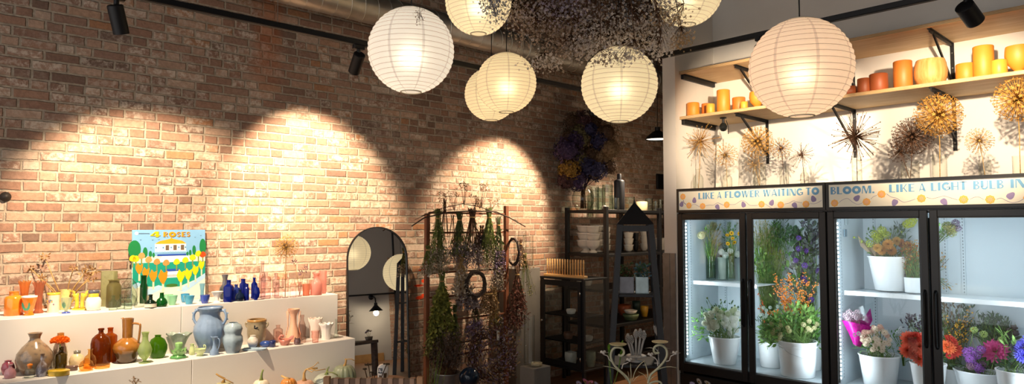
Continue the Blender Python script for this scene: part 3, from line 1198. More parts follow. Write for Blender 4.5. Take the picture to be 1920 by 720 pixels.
cooler('black glass-door flower cooler with the sign that begins BLOOM', 2.172, .802, 1.463, (.845, 2.12),
       [('BLOOM.', *S2(85, 176), *S2(500, 160)), ('LIKE', *S2(640, 156), *S2(880, 147)), ('A', *S2(922, 146), *S2(988, 144)), ('LIGHT', *S2(1035, 141), *S2(1378, 130)),
        ('BULB', *S2(1436, 126), *S2(1726, 118)), ('IN', *S2(1790, 114), *S2(1945, 108))],
       [S2(*q) for q in ((122, 257), (425, 245), (567, 172), (945, 212), (1345, 222), (1597, 222), (1960, 205))],
       [(*S2(x, y), r_) for x, y, r_ in ((328, 215, .8), (695, 245, -2.0), (1155, 238, -1.0), (1785, 192, .8))],
       [[S2(*q) for q in L] for L in (((165, 250), (200, 225), (245, 212), (290, 245), (340, 268), (385, 255)), ((465, 220), (490, 195), (522, 183)),
                                     ((615, 168), (660, 198), (710, 210), (770, 245), (820, 240), (888, 217)), ((992, 200), (1050, 213), (1110, 200), (1160, 188), (1220, 205), (1285, 224)),
                                     ((1405, 220), (1450, 200), (1490, 198), (1535, 222)), ((1658, 220), (1700, 208), (1750, 232), (1810, 252), (1870, 240), (1915, 215)))], 2)
# ================================================================== pottery and glass on the steps
POTS = []
FACE = YAW - PI / 2          # local x runs along the picture, local y away from the eye
TIER = {'U': (Z1, YF1, 5.09), 'L': (Z2, YF2, YF1), 'P': (Z3, YF3, YF2)}


def sup(n, fl=1.0, rot=0.0):
    def f(a, r, z, j):
        c, s_ = abs(math.cos(a + rot)), abs(math.sin(a + rot))
        k = 1.0 if n <= 2 else 1 / ((c ** n + s_ ** n) ** (1 / n))
        return r * k, z
    return f


def pot(name, label, cat, u, vb, prof, m, tier='U', glass=False, sq=0, flat=1.0, seg=30, fn=None, grp=None, back=0.0, wall=None, sharp=55, tilt=0.0):
    z, yf, yb = TIER[tier]
    p = on_z(u, vb, z)
    s = mpp(p)
    rb = max(prof[0][0], prof[1][0]) * s * flat
    rmax = max(q[0] for q in prof) * s
    d = V((math.cos(YAW), math.sin(YAW), 0))
    p = p + d * (rb + back)
    y = min(max(p.y, yf + rb + .006), yb - min(rmax, .1) - .004)
    if abs(y - p.y) > 1e-4:
        p = V((p.x + (y - p.y) * p.x / p.y, y, z))
    s = mpp(p)
    P = [(max(r, 0) * s, h * s) for r, h in prof]
    if not glass and P[-1][0] > .003:
        t = wall or min(.005, P[-1][0] * .25)
        hm = P[-1][1]
        P += [(max(r - t, .001), h) for r, h in P[::-1] if h > hm * .55]
        P.append((0, P[-1][1] - .002))
    mb = MB().lathe(P, seg, fn=fn or (sup(sq) if sq else None))
    if flat != 1.0:
        mb.v = [(x, y_ * flat, zz) for x, y_, zz in mb.v]
    o = mb.build(name, m, sharp=sharp)
    o.location = p
    o.rotation_euler = (0, tilt, FACE)
    tag(o, label, cat, grp)
    POTS.append([o, rmax * (flat * .5 + .5), rmax * flat, tier, back])
    return o, s


def hmax(p):
    return max(q[1] for q in p)


def handle(o, s, pts, r, m, name='handle', seg=8):
    P = [V((x * s, 0, z * s)) for x, z in pts]
    Q = []
    n = len(P)
    for i in range(n - 1):
        a0, a1, a2, a3 = P[max(i - 1, 0)], P[i], P[i + 1], P[min(i + 2, n - 1)]
        for k in range(5):
            f = k / 5
            Q.append(.5 * ((2 * a1) + (a2 - a0) * f + (2 * a0 - 5 * a1 + 4 * a2 - a3) * f * f + (3 * a1 - a0 - 3 * a2 + a3) * f ** 3))
    Q.append(P[-1])
    return MB().tube(Q, r * s, seg).build(name, m, o)


def btl(hw, hs, nw, ht, lip=None, foot=.9):
    lip = lip or nw * 1.15
    k = (ht - hs)
    return [(hw * foot, 0), (hw, hs * .06 + .5), (hw, hs * .5), (hw, hs), (hw * .86, hs + k * .16), (nw * 1.5 if nw * 1.5 < hw * .8 else hw * .7, hs + k * .28), (nw, hs + k * .38), (nw, ht - k * .16), (lip, ht - k * .13), (lip, ht - .4), (lip * .8, ht)]


def flute(n, amp, z0=0.0, z1=1e9):
    def f(a, r, z, j):
        return (r * (1 + amp * math.cos(n * a)) if z0 <= z <= z1 else r), z
    return f


def ruffle(n, amp, lift, hmin):
    """wavy rim: grows above height hmin (metres)"""
    def f(a, r, z, j):
        w = max(0.0, z - hmin) / .03
        return r * (1 + amp * min(w, 1) * math.cos(n * a)), z + lift * min(w, 1) * math.cos(n * a)
    return f


GT = 'coloured vases and bottles on the highest step'
GM = 'pottery and glass on the middle step'
ORG = M('orange_glaze', glaze, '#ee7d1d', '#ef8a2a', 0, .1, .12)
CARN = M('marigold_carnival_glass', color_glass, '#f0b070', .3, .08)
CARR = M('amber_red_carnival_glass', color_glass, '#e0a585', .3, .08)
YEL = M('yellow_glaze', glaze, '#e2c342', None, rough=.2)
PYEL = M('pale_yellow_glaze', glaze, '#ecd88c', None, rough=.25)
CREAM = M('cream_glaze', glaze, '#ece2c8', None, rough=.25, amount=.1)
WHITEG = M('white_milk_glass', glaze, '#f0ece6', None, rough=.15, amount=.03)
OLV = M('olive_glaze', glaze, '#85845a', '#8f8e62', 0, .2, .4)
OLVG = M('olive_bubbled_glass', color_glass, '#9a9260', .5, .1)
CLR = M('clear_bottle_glass', thin_glass, (.88, .92, .89), .03, .7)
CLRG = M('clear_greenish_glass', thin_glass, (.82, .91, .85), .03, .7)
DGRN = M('dark_green_glass', color_glass, '#155c2b', .6)
BGRN = M('bright_green_glass', color_glass, '#1d7a34', .5)
BLKG = M('black_green_glass', color_glass, '#0f2a1c', .85)
MINT = M('mint_jadeite', glaze, '#8fd0a6', None, rough=.2, amount=.06)
BLUC = M('sky_blue_glaze', glaze, '#3f95c4', None, rough=.2)
TURQ = M('turquoise_glaze', glaze, '#4aa3c6', None, rough=.2)
LBLU = M('light_blue_glass', color_glass, '#a3cfe0', .5)
DBLU = M('deep_blue_glaze', glaze, '#3c52ad', None, rough=.18)
COB = M('cobalt_glass', color_glass, '#1b2fa0', .62)
COB2 = M('paler_cobalt_glass', color_glass, '#4a62b8', .5)
NAVY = M('smoky_navy_glass', color_glass, '#25406a', .45)
IRID = M('iridescent_dark_glaze', glaze, '#2c3134', '#5b5a66', .05, .12, .12, c3='#6d6a3a', amount=.5)
LIL = M('lilac_glass', thin_glass, (.86, .76, .78), .05, .7)
LIL2 = M('pale_lilac_glass', thin_glass, (.92, .84, .84), .05, .7)
PNKF = M('frosted_pink_glass', color_glass, '#e8ada0', .7, .35)
PNKA = M('pink_amber_glass', color_glass, '#e0a68c', .45, .1)
PNKC = M('pale_pink_glass', thin_glass, (.95, .82, .78), .05, .7)

# ---------------- highest step
o, s = pot('bottle_vase', 'orange glazed stoneware bottle at the end of the top step', 'vase', 14, 593, [(14, 0), (15, 2), (15, 30), (13, 35), (8, 37), (7.5, 42), (8.5, 44.5)], ORG, grp=GT)
for lab, u, vb, hw, m in (('tall marigold carnival glass vase with a ruffled rim', 38.5, 587, 8, CARN), ('tall red-amber carnival glass vase with a ruffled rim', 66, 588, 9.5, CARR)):
    k = mpp(on_z(u, vb, Z1))
    pot('ruffled_vase', lab, 'vase', u, vb, [(8, 0), (8.2, 2), (5.6, 7), (5.4, 20), (6, 36), (7.6, 50), (hw + 1.6, 58)], m, grp=GT, seg=48, glass=True,
        fn=lambda a, r, z, j, k=k: (r * (1 + .05 * math.cos(8 * a) + (.12 * math.cos(8 * a) if j > 5 else 0)), z + (2.4 * k * math.cos(8 * a) if j > 5 else 0)))
o, s = pot('footed_pot', 'small orange pot painted with a green leaf and white rim', 'pot', 48.5, 592, [(8, 0), (8, 2), (6, 4), (7, 10), (10, 22), (12, 31), (12.5, 33)], ORG, grp=GT)
MB().lathe([(12.2 * s, 32.6 * s), (12.7 * s, 34 * s), (12.7 * s, 36 * s), (10.5 * s, 36 * s), (10.5 * s, 33 * s)], 30, c0=False).build('white_rim', WHITEG, o)
lf = MB()
for x, L_ in ((-5, 18), (0, 20), (5, 18)):
    lf.leaf((x * .4 * s, -7.2 * s, 8 * s), (x * s, -2.2 * s, L_ * s), (0, -1, 0), L_ * s, 7 * s, 0, fold=0)
lf.build('painted_leaf', M('painted_green', glaze, '#3f9d72', None), o)
o, s = pot('flower_pot', 'cream pot with mauve painted flowers and a yellow rim', 'pot', 93, 586.5, [(9, 0), (9.5, 1.5), (9.2, 14), (10, 30), (10.2, 33)], CREAM, grp=GT)
MB().lathe([(10.1 * s, 32 * s), (10.8 * s, 34 * s), (10.6 * s, 36.5 * s), (8.8 * s, 36.5 * s)], 30, c0=False).build('yellow_rim', YEL, o)
fl = MB()
for i in range(12):
    a = rnd.uniform(-2.6, -.5)
    fl.ball((9.6 * s * math.cos(a), 9.6 * s * math.sin(a), rnd.uniform(14, 28) * s), rnd.uniform(1.2, 2.1) * s, i % 3, sc=(1, .5, 1))
fl.build('painted_blossom_spots', [M('painted_mauve', glaze, '#8d6f8f', None), M('painted_teal', glaze, '#4f8f85', None), M('painted_gold', glaze, '#d8a737', None)], o)
o, s = pot('pitcher', 'pale yellow pitcher holding bare dried stems', 'pitcher', 112, 582, [(8, 0), (9, 1.5), (10.5, 12), (9.2, 26), (8.6, 34), (9.4, 37)], PYEL, grp=GT, back=.02)
handle(o, s, [(8.8, 34), (14, 33), (16.5, 26), (14, 16), (10, 12)], 1.4, YEL)
PITCH_O = o, s
o, s = pot('footed_cup', 'tiny clear cup painted green on a blue foot', 'cup', 119, 588, [(7, 0), (6.5, 1.5), (2.6, 3), (2.4, 6), (6.5, 12), (8, 20), (8.6, 29)], M('pale_mint_glass', color_glass, '#d9e4d6', .3), grp=GT, glass=True)
MB().lathe([(7.1 * s, -.0005), (7.2 * s, 1.6 * s), (3 * s, 3 * s)], 24).build('blue_foot', DBLU, o)
MB().leaf((0, -5.6 * s, 9 * s), (0, -1.6 * s, 12 * s), (0, -1, 0), 14 * s, 8 * s, 0, fold=.1).build('painted_leaf', M('painted_green', glaze, '#3f9d72', None), o)
t = thing('bud_vase', 'yellow twin bud vase shaped like two fish', 'vase', on_z(143, 582, Z1) + V((.02, .02, 0)), FACE, GT)
s = mpp(t.location)
MB().lathe([(14 * s, 0), (14.5 * s, 1 * s), (13 * s, 2.4 * s), (0, 2.6 * s)], 30, fn=lambda a, r, z, j: (r, z), M=Matrix.Diagonal((1, .45, 1, 1))).build('oval_base', YEL, t)
for sg, tipx in ((-1, -15), (1, 16)):
    P = [V((sg * 6 * s, 0, 1.5 * s)), V((sg * 4.8 * s, 0, 8 * s)), V((sg * 5 * s, 0, 16 * s)), V((sg * 7 * s, 0, 24 * s)), V(((sg * 8.5 + .4) * s, 0, 30 * s))]
    b = MB().tube(P, [4.4 * s, 3.4 * s, 3.2 * s, 4.6 * s, 6 * s], 14)
    b.leaf((sg * 9 * s, 0, 28 * s), (sg * 6 * s, 0, 8 * s), (0, 1, 0), 11 * s, 6 * s, .1)
    b.build('fish_tube', YEL, t)
o, s = pot('lidded_jar', 'round white jar with a yellow and black banded neck', 'jar', 168, 583, [(9, 0), (11, 1.5), (13, 10), (13, 18), (11, 23), (8.3, 25)], WHITEG, grp=GT)
MB().lathe([(8.4 * s, 24.6 * s), (8.6 * s, 32 * s), (8.4 * s, 32.2 * s)], 28, c0=False).build('yellow_band', YEL, o)
MB().lathe([(8.6 * s, 32 * s), (9.3 * s, 33 * s), (9.3 * s, 37 * s), (8 * s, 37.5 * s), (7.4 * s, 36 * s)], 28, c0=False).build('black_rim', IRID, o)
pot('slab_vase', 'tall olive green rectangular slab vase against the brick', 'vase', 190, 577, [(12, 0), (12.5, 1), (12.5, 30), (12.5, 64), (12.3, 65.5)], OLV, sq=8, grp=GT, back=.05, flat=.6, seg=48)
pot('glass_jar', 'squat olive bubbled glass jar with a flared lip', 'jar', 205.5, 577, [(11, 0), (12, 1.5), (12, 38), (10.5, 42), (8.3, 45), (8.3, 49), (11, 51)], OLVG, grp=GT, glass=True)
pot('apothecary_bottle', 'large clear rounded bottle with a narrow lipped neck by the sign', 'bottle', 229, 575, [(12.5, 0), (13.5, 2), (13.5, 34), (12, 40), (6, 47), (3.8, 50), (3.4, 57), (4.2, 58), (4.2, 60)], CLR, grp=GT, glass=True, back=.03)
pot('round_flask', 'clear round flat flask with a short neck', 'bottle', 241, 574, [(7, 0), (9, 2), (12, 12), (12, 22), (8, 31), (4, 36), (3.6, 41), (4.6, 43)], CLR, grp=GT, glass=True, flat=.6)
pot('small_bottle', 'small clear round-shouldered bottle before the olive jar', 'bottle', 207.5, 582, btl(7, 15, 2.6, 27), CLRG, grp=GT, glass=True)
pot('small_bottle', 'tiny clear bulb bottle left of its twin near the black one', 'bottle', 222.5, 580.5, btl(6.8, 14, 2.6, 27, foot=.8), CLRG, grp=GT, glass=True)
pot('small_bottle', 'tiny clear bulb bottle nearest the clear conical flask', 'bottle', 236, 580.5, btl(6.8, 14, 2.6, 27, foot=.8), CLRG, grp=GT, glass=True)
pot('conical_flask', 'clear conical flask in front of the tall green bottle', 'flask', 256.5, 577, [(8.5, 0), (8.8, 3), (7.5, 12), (4, 19), (3.2, 24), (3.4, 34), (4.2, 36)], CLR, grp=GT, glass=True)
pot('tall_bottle', 'tall dark green glass bottle beside the sign edge', 'bottle', 262, 570, [(6, 0), (6.2, 2), (6.2, 33), (4.8, 37), (4.6, 49), (5, 50), (5, 52)], DGRN, grp=GT, glass=True, back=.02)
o, s = pot('squat_bottle', 'squat blackish green bottle with a white paper label', 'bottle', 276.5, 578, [(9.5, 0), (10.3, 2), (10.3, 8), (8, 12), (3.6, 15), (3.1, 22), (3.8, 23), (3.6, 24.5)], BLKG, grp=GT, glass=True)
MB().lathe([(10.5 * s, 1.6 * s), (10.5 * s, 8 * s)], 30, c0=False).build('paper_label', paint('cream_paper_label', '#d9d2bf', .7), o)
pot('bulb_bottle', 'small bright green bulb bottle in front of the sign', 'bottle', 298, 576.5, [(7.5, 0), (9.5, 3), (10, 8), (7.5, 14), (4, 17), (3.4, 25), (4.2, 26)], BGRN, grp=GT, glass=True)
pot('mint_bowl', 'pale mint cup mostly hidden behind the green bulb bottle', 'cup', 304, 571.5, [(4, 0), (5, 1.5), (7, 8), (8, 15), (8.3, 17)], MINT, grp=GT, back=.06)
pot('mint_bowl', 'mint green flared cup in front of the sign', 'cup', 320, 572.5, [(5, 0), (5.6, 1), (7.5, 8), (8.6, 15), (9.2, 18)], MINT, grp=GT)
pot('glazed_cup', 'sky blue cup tucked behind the turquoise one', 'cup', 337, 569, [(5, 0), (6.2, 1.5), (7.6, 9), (7.8, 16)], BLUC, grp=GT, back=.05)
pot('glazed_cup', 'turquoise flared cup beside the sky blue one', 'cup', 351.5, 571, [(5.5, 0), (6, 1.2), (8, 9), (9.8, 16)], TURQ, grp=GT)
pot('narrow_vase', 'slender pale blue glass vase standing before the sign', 'vase', 372.5, 566, [(4.6, 0), (4.8, 1), (3.2, 6), (3.2, 20), (4.2, 27), (5, 33)], LBLU, grp=GT, glass=True, back=.03)
pot('glazed_cup', 'deep blue bowl-shaped cup at the sign corner', 'cup', 381.5, 569.5, [(5, 0), (5.6, 1), (7.6, 7), (8.6, 16)], DBLU, grp=GT)
pot('trumpet_vase', 'tiny white trumpet vase on a round foot', 'vase', 403.5, 567.5, [(7, 0), (7, 1.2), (3.4, 3), (4.2, 8), (6.5, 14), (11, 20)], WHITEG, grp=GT)
pot('glazed_vase', 'dark iridescent vase with a flared neck behind the cobalt bottles', 'vase', 412.5, 563, [(7, 0), (9.5, 4), (10.8, 14), (8.5, 22), (5, 27), (4.2, 38), (6.3, 46)], IRID, grp=GT, back=.04)
GC = 'cobalt blue bottles on the highest step'
pot('cobalt_bottle', 'square cobalt blue bottle nearest the dark iridescent vase', 'bottle', 425.5, 568, btl(8, 28, 3.4, 41), COB, sq=6, grp=GC, glass=True, flat=.8)
pot('cobalt_bottle', 'paler cobalt bottle between two darker ones', 'bottle', 439.5, 565, btl(6.5, 22, 3, 30), COB2, grp=GC, glass=True)
pot('ball_bottle', 'small smoky navy ball-shaped bottle before the cobalt ones', 'bottle', 446.5, 567, [(5, 0), (7.5, 3), (8.4, 8), (6.5, 13), (2.6, 16), (2.3, 20), (3, 21)], NAVY, grp=GC, glass=True)
pot('cobalt_bottle', 'wide-necked cobalt bottle behind the navy ball bottle', 'bottle', 449.5, 563, btl(6.5, 28, 3.8, 38.5), COB, grp=GC, glass=True, back=.03)
pot('cobalt_bottle', 'short slim cobalt bottle beside the navy ball bottle', 'bottle', 460.5, 564, btl(4.5, 22, 2.8, 31), COB, grp=GC, glass=True)
pot('cobalt_bottle', 'tallest cobalt bottle with a thin neck', 'bottle', 471, 561, btl(5.5, 26, 2.4, 39), COB, grp=GC, glass=True, back=.03)
pot('oval_flask', 'oval cobalt flask next to the lilac bottles', 'flask', 479, 563.5, [(3.5, 0), (3.2, 2), (6, 6), (7.6, 14), (6, 22), (2.8, 25), (2.4, 27.5), (3, 28.5)], COB, grp=GC, glass=True, flat=.55)
GL = 'lilac tinted bottles on the highest step'
pot('lilac_bottle', 'tallest lilac glass bottle with a long thin neck', 'bottle', 484, 559, btl(6, 36, 2.8, 67.5), LIL, grp=GL, glass=True, back=.05)
pot('lilac_bottle', 'broad lilac flask-shaped bottle beside the oval cobalt flask', 'bottle', 496, 560.5, btl(8.8, 38, 3.2, 49), LIL, sq=5, grp=GL, glass=True, flat=.6)
pot('lilac_bottle', 'lilac bottle standing back between broad one and flower one', 'bottle', 510, 557, btl(6.4, 34, 3, 43), LIL, grp=GL, glass=True, back=.05)
pot('lilac_bottle', 'short pale lilac jar-like bottle in the front', 'bottle', 518.5, 560, btl(6.3, 20, 4, 27), LIL2, grp=GL, glass=True)
o, s = pot('lilac_bottle', 'lilac cylinder bottle holding the golden seed head', 'bottle', 532.5, 558.5, btl(6.3, 36, 3, 44), LIL2, grp=GL, glass=True)
SEEDB = o, s
pot('lilac_bottle', 'small pale lilac medicine bottle beside the seed head bottle', 'bottle', 548, 558, btl(6, 22, 2.6, 33), LIL2, sq=5, grp=GL, glass=True, flat=.7)
o, s = pot('lilac_bottle', 'narrow lilac vial with two dried sprigs', 'bottle', 560.5, 556, btl(4.2, 20, 2.2, 27), LIL, grp=GL, glass=True)
VIAL = o, s
pot('pink_cup', 'small straight pinkish amber glass cup', 'cup', 572, 555, [(6.2, 0), (6.4, 1), (6.8, 12), (7.4, 22)], PNKA, grp=GT, glass=True)
pot('frosted_vase', 'frosted pink glass vase with a collared neck', 'vase', 589.5, 555, [(10, 0), (11, 2), (11, 20), (8, 26), (5.2, 29), (5.2, 37), (6, 38), (6, 41)], PNKF, grp=GT, glass=True)
pot('knobbly_vase', 'tall pink knobbly vase at the last end of the top step', 'vase', 600, 552, [(5.6, 0)] + [(6.2 + (.9 if k % 2 else -.3), 2 + k * 4.0) for k in range(10)] + [(7, 43)], PNKF, grp=GT, glass=True, back=.05, fn=flute(7, .06))

# ---------------- middle step
STONE = M('grey_brown_stoneware', glaze, '#84705a', '#9c8468', .02, .2, .18, c3='#3a3c44', amount=.7)
TAN = M('two_tone_stoneware', glaze, '#c9bfa6', '#b57a36', .135, .15, .25)
CRM2 = M('cream_stoneware', glaze, '#d8c49a', None, rough=.25)
OLB = M('olive_brown_glass', color_glass, '#5b4a1c', .75)
AMB = M('amber_glass', color_glass, '#c46a18', .4)
AMBD = M('dark_amber_glass', color_glass, '#8f400f', .5)
AMBC = M('pale_amber_glass', color_glass, '#f4d8a4', .0)
MAUVE = M('mauve_red_glaze', glaze, '#8b3f50', None, rough=.25)
PURP = M('dusky_pink_glaze', glaze, '#b47f86', None, rough=.35)
JUG = M('ochre_brown_glaze', glaze, '#4f3a22', '#9c682c', .055, .075, .15)
PGRN = M('pale_green_opal_glass', color_glass, '#c4d79b', .6)
GGRN = M('leaf_green_glass', color_glass, '#5c9417', .5)
SAGE = M('sage_grey_glaze', glaze, '#7f9184', '#93a093', 0, .1, .3)
LETT = M('lettuce_green_glaze', glaze, '#4f9a52', '#8fbf78', .0, .05, .3)
PALEG = M('pale_celery_glaze', glaze, '#cbd9a2', None, rough=.25)
BLUP = M('powder_blue_glaze', glaze, '#7d95b4', None, rough=.3, amount=.12)
BLUG = M('grey_blue_glaze', glaze, '#8da2b1', '#9db0bb', 0, .15, .2, amount=.2)
CROCK = M('salt_glaze_beige', glaze, '#a39479', None, rough=.3)
PEACH = M('peach_glaze', glaze, '#e8b596', None, rough=.25, amount=.05)
ROSE = M('rose_clay_glaze', glaze, '#c97f6e', None, rough=.3)
SHELLP = M('shell_white_ceramic', glaze, '#f1e2d8', None, rough=.3, amount=.03)

pot('round_pot', 'dark mauve red pot cut by the picture edge', 'pot', -1, 704, [(7, 0), (9, 3), (11, 12), (9, 20), (5, 24), (6, 26)], MAUVE, 'L', grp=GM, back=.05)
o, s = pot('round_pot', 'small dusky pink onion-shaped pot at the step edge', 'pot', 12, 709, [(7, 0), (9, 2), (9.6, 8), (7.5, 15), (3, 19), (2.6, 23), (4, 25)], PURP, 'L', grp=GM)
o, s = pot('stoneware_vase', 'big round grey-brown stoneware vase with a flared neck', 'vase', 38.5, 698, [(17, 0), (20, 2), (27, 14), (30, 26), (28, 38), (20, 50), (12, 58), (8.4, 63), (8.6, 67), (12, 75)], STONE, 'L', grp=GM, seg=44, back=.04)
o, s = pot('small_jar', 'tiny clear glass jar with an orange stopper', 'jar', 51.5, 703, [(7.5, 0), (8, 1), (8, 14), (6, 17), (4.5, 18), (4.5, 21)], CLR, 'L', grp=GM, glass=True)
MB().lathe([(3.4 * s, 17 * s), (3.8 * s, 21 * s), (4.6 * s, 22 * s), (4 * s, 25 * s), (0, 26 * s)], 18).build('orange_stopper', ORG, o)
pot('small_bottle', 'small iridescent grey drop-shaped bottle with a dark neck', 'bottle', 72, 698, [(7, 0), (9.4, 4), (9.8, 12), (6.5, 22), (3.4, 27), (3, 38), (3.6, 40)], M('silvery_iridescent_glaze', glaze, '#55505a', '#6a5546', .03, .07, .1, c3='#b9bccb', amount=.8), 'L', grp=GM)
pot('stoneware_bottle', 'cream and ochre two-tone stoneware bottle behind the marigold', 'bottle', 93, 689, [(11, 0), (12, 2), (12.3, 28), (11, 40), (7, 53), (5.2, 58), (5.5, 60), (5.5, 66)], TAN, 'L', grp=GM, back=.05)
o, s = pot('small_bottle', 'olive brown bottle holding an orange marigold', 'bottle', 108, 692, btl(9, 29, 3.6, 43), OLB, 'L', grp=GM, glass=True)
MARI = o, s
o, s = pot('round_jar', 'round cream stoneware jar with a grey collar', 'jar', 130, 687, [(9, 0), (12, 3), (13, 11), (11, 19), (6, 23), (5.4, 24)], CRM2, 'L', grp=GM, back=.03)
MB().lathe([(5.5 * s, 23.5 * s), (5.8 * s, 29 * s), (4.4 * s, 29 * s), (4.4 * s, 25 * s)], 24, c0=False).build('grey_collar', M('grey_collar_glaze', glaze, '#6d6a5e', None), o)
pot('oval_tin', 'flat oval mustard yellow lidded dish', 'dish', 96, 701, [(17, 0), (18.6, 1), (18.6, 6), (19, 6.6), (19, 9.2), (17, 10), (0, 10.2)], M('mustard_enamel', glaze, '#d0ab2c', None), 'L', grp=GM, glass=True, flat=.7)
pot('round_tin', 'small flat round brown lidded tin', 'tin', 129, 694.5, [(10.4, 0), (11, .8), (11, 5), (11.4, 5.4), (11.2, 8), (9.5, 9), (0, 9.2)], M('brown_tin', glaze, '#5d4338', None), 'L', grp=GM, glass=True, flat=.7)
pot('amber_bottle', 'large dark amber glass bottle with rounded shoulders', 'bottle', 168.5, 680, [(15, 0), (16.2, 2), (16.4, 40), (14.5, 49), (9, 55), (4.4, 58), (3.8, 63), (5.2, 64), (5.2, 67)], AMBD, 'L', grp=GM, glass=True, back=.05)
pot('amber_flask', 'clear pale amber bottle in front of the dark amber one', 'bottle', 162, 684, [(9, 0), (10.2, 2), (10, 14), (8, 21), (3.6, 25), (3.2, 32), (4.8, 34)], AMBC, 'L', grp=GM, glass=True)
pot('amber_ball', 'small round amber glass bowl bottle at the step edge', 'bottle', 155, 691.5, [(7, 0), (11, 3), (12, 9), (9.5, 16), (4, 20), (3.6, 22)], AMBC, 'L', grp=GM, glass=True)
pot('amber_bottle', 'tall rectangular amber glass medicine bottle', 'bottle', 192, 681.5, btl(11, 48, 4.2, 64), AMB, 'L', sq=6, grp=GM, glass=True, flat=.6, back=.05)
pot('amber_dish', 'shallow pale amber glass dish before the rectangular bottle', 'dish', 184.5, 688.5, [(9, 0), (12, 1), (12.8, 5), (12.2, 6.5)], AMBC, 'L', grp=GM)
o, s = pot('jug', 'tall ochre and brown glazed jug with an angular handle', 'jug', 228.5, 684, [(15, 0), (16, 2), (18, 10), (24, 24), (24.6, 28), (22, 35), (13, 43), (8.6, 46), (9, 62), (9.8, 76), (10.2, 82)], JUG, 'L', grp=GM, seg=40)
handle(o, s, [(9.4, 72), (14, 72.5), (22, 71), (23.6, 68), (23, 58), (21.6, 44), (20, 36)], 2.0, JUG)
MB().leaf((-8.5 * s, 0, 79 * s), (-1, 0, .35), (0, 0, 1), 6 * s, 9 * s, .1, fold=.6).build('pouring_lip', JUG, o)
pot('footed_vase', 'pale green opal glass vase with a bulb body and foot', 'vase', 266, 680.5, [(9.5, 0), (9.5, 1), (3, 4), (3.2, 6), (10, 14), (12.3, 24), (9.5, 33), (5.2, 41), (4.8, 50), (6.6, 57)], PGRN, 'L', grp=GM, glass=True)
pot('moon_vase', 'round flattened leaf green glass vase with tiny mouth', 'vase', 290, 673, [(9, 0), (13, 3), (17.3, 16), (17, 24), (12, 35), (6, 38.5), (5.2, 41), (6.2, 42.5)], GGRN, 'L', grp=GM, glass=True, flat=.75, seg=36)
k_ = mpp(on_z(325, 655, Z2))
o, s = pot('leaf_vase', 'sage grey fan vase with scalloped leaf rim', 'vase', 325.5, 656, [(10, 0), (10.5, 2), (9, 6), (10.5, 16), (15, 28), (21, 37), (24, 39)], SAGE, 'L', grp=GM, flat=.5, seg=60, back=.05,
           fn=lambda a, r, z, j: (r * (1 + .05 * math.cos(8 * a)), z + (2.4 * k_ * math.cos(5 * a + .6) if j in (5, 6) else 0)))
t = thing('lettuce_figurine', 'lettuce green ceramic figurine of curled leaves', 'figurine', on_z(331.5, 673, Z2) + V((.02, .03, 0)), FACE, GM)
s = mpp(t.location)
MB().lathe([(12 * s, 0), (14 * s, 1.5 * s), (12 * s, 5 * s), (6 * s, 8 * s), (5 * s, 20 * s), (6.5 * s, 27 * s), (5.4 * s, 29 * s), (3 * s, 27 * s)], 20, fn=flute(5, .1)).build('core', LETT, t)
for k in range(9):
    a = 2 * PI * k / 9 + .2
    MB().leaf((7 * s * math.cos(a), 7 * s * math.sin(a), 3 * s), (math.cos(a), math.sin(a), .75 + .3 * (k % 2)), (0, 0, 1), (13 + 4 * (k % 2)) * s, 13 * s, .35, fold=.4).build('curled_leaf', LETT, t)
o, s = pot('mini_pitcher', 'tiny pale celery pitcher before the blue amphora', 'pitcher', 357.5, 664, [(4, 0), (5, 2), (5.4, 8), (3.4, 14), (3, 17), (4, 20)], PALEG, 'L', grp=GM)
handle(o, s, [(3.4, 17), (6.5, 15), (4.6, 8)], .8, PALEG)
o, s = pot('mini_bowl', 'tiny pale celery swan-handled bowl beside its pitcher', 'bowl', 372.5, 667.5, [(5.5, 0), (6, 1), (5, 3), (9, 8), (10.4, 13)], PALEG, 'L', grp=GM)
handle(o, s, [(7, 10), (10, 14), (9.5, 19), (6.5, 20), (6.5, 16)], 1.0, PALEG)
handle(o, s, [(-7, 11), (-9, 15), (-7.5, 18)], 1.0, PALEG)
o, s = pot('amphora_vase', 'large powder blue ribbed vase with two leafy handles', 'vase', 385.5, 660, [(14, 0), (15, 2), (16, 4), (24, 22), (28, 38), (26.5, 48), (20, 60), (17.6, 66), (18, 74), (21, 80), (23, 81.5), (22.4, 83.5)], BLUP, 'L', grp=GM, seg=72,
           fn=lambda a, r, z, j: (r * (1 + (.022 * abs(math.cos(9 * a)) if 2 < j < 7 else 0)), z))
for sg in (-1, 1):
    h = handle(o, s, [(sg * 18.5, 76), (sg * 25, 77), (sg * 30, 70), (sg * 30, 60), (sg * 25, 51)], 2.5, BLUP)
    lf = MB()
    for x, z, dx, dz in ((26, 76, .6, .9), (30, 71, 1, .3), (30, 62, .9, -.5)):
        lf.leaf((sg * x * s, 0, z * s), (sg * dx, 0, dz), (0, 1, 0), 5 * s, 4 * s, .2)
    lf.build('leaf_spur', BLUP, h)
o, s = pot('mini_pitcher', 'slim little powder blue ewer in front of the amphora', 'pitcher', 398, 665, [(8, 0), (8.4, 1.2), (7.6, 4), (8, 7), (4, 12), (2.8, 20), (3.6, 28), (6, 33)], BLUP, 'L', grp=GM)
handle(o, s, [(4.5, 31), (9, 28), (9.4, 18), (6.5, 9)], 1.0, BLUP)
MB().leaf((-3 * s, 0, 30 * s), (-1, 0, .5), (0, 0, 1), 7 * s, 6 * s, .1, fold=.5).build('pouring_lip', BLUP, o)
pot('gourd_vase', 'grey blue double-gourd vase with lobed bulbs', 'vase', 431, 661.5, [(11, 0), (12, 1.5), (15, 9), (18.2, 21), (17.4, 29), (14.5, 34), (15.5, 38), (17, 44), (14.5, 51), (9.5, 54), (9.2, 55.5)], BLUG, 'L', grp=GM, seg=48, fn=flute(6, .035))
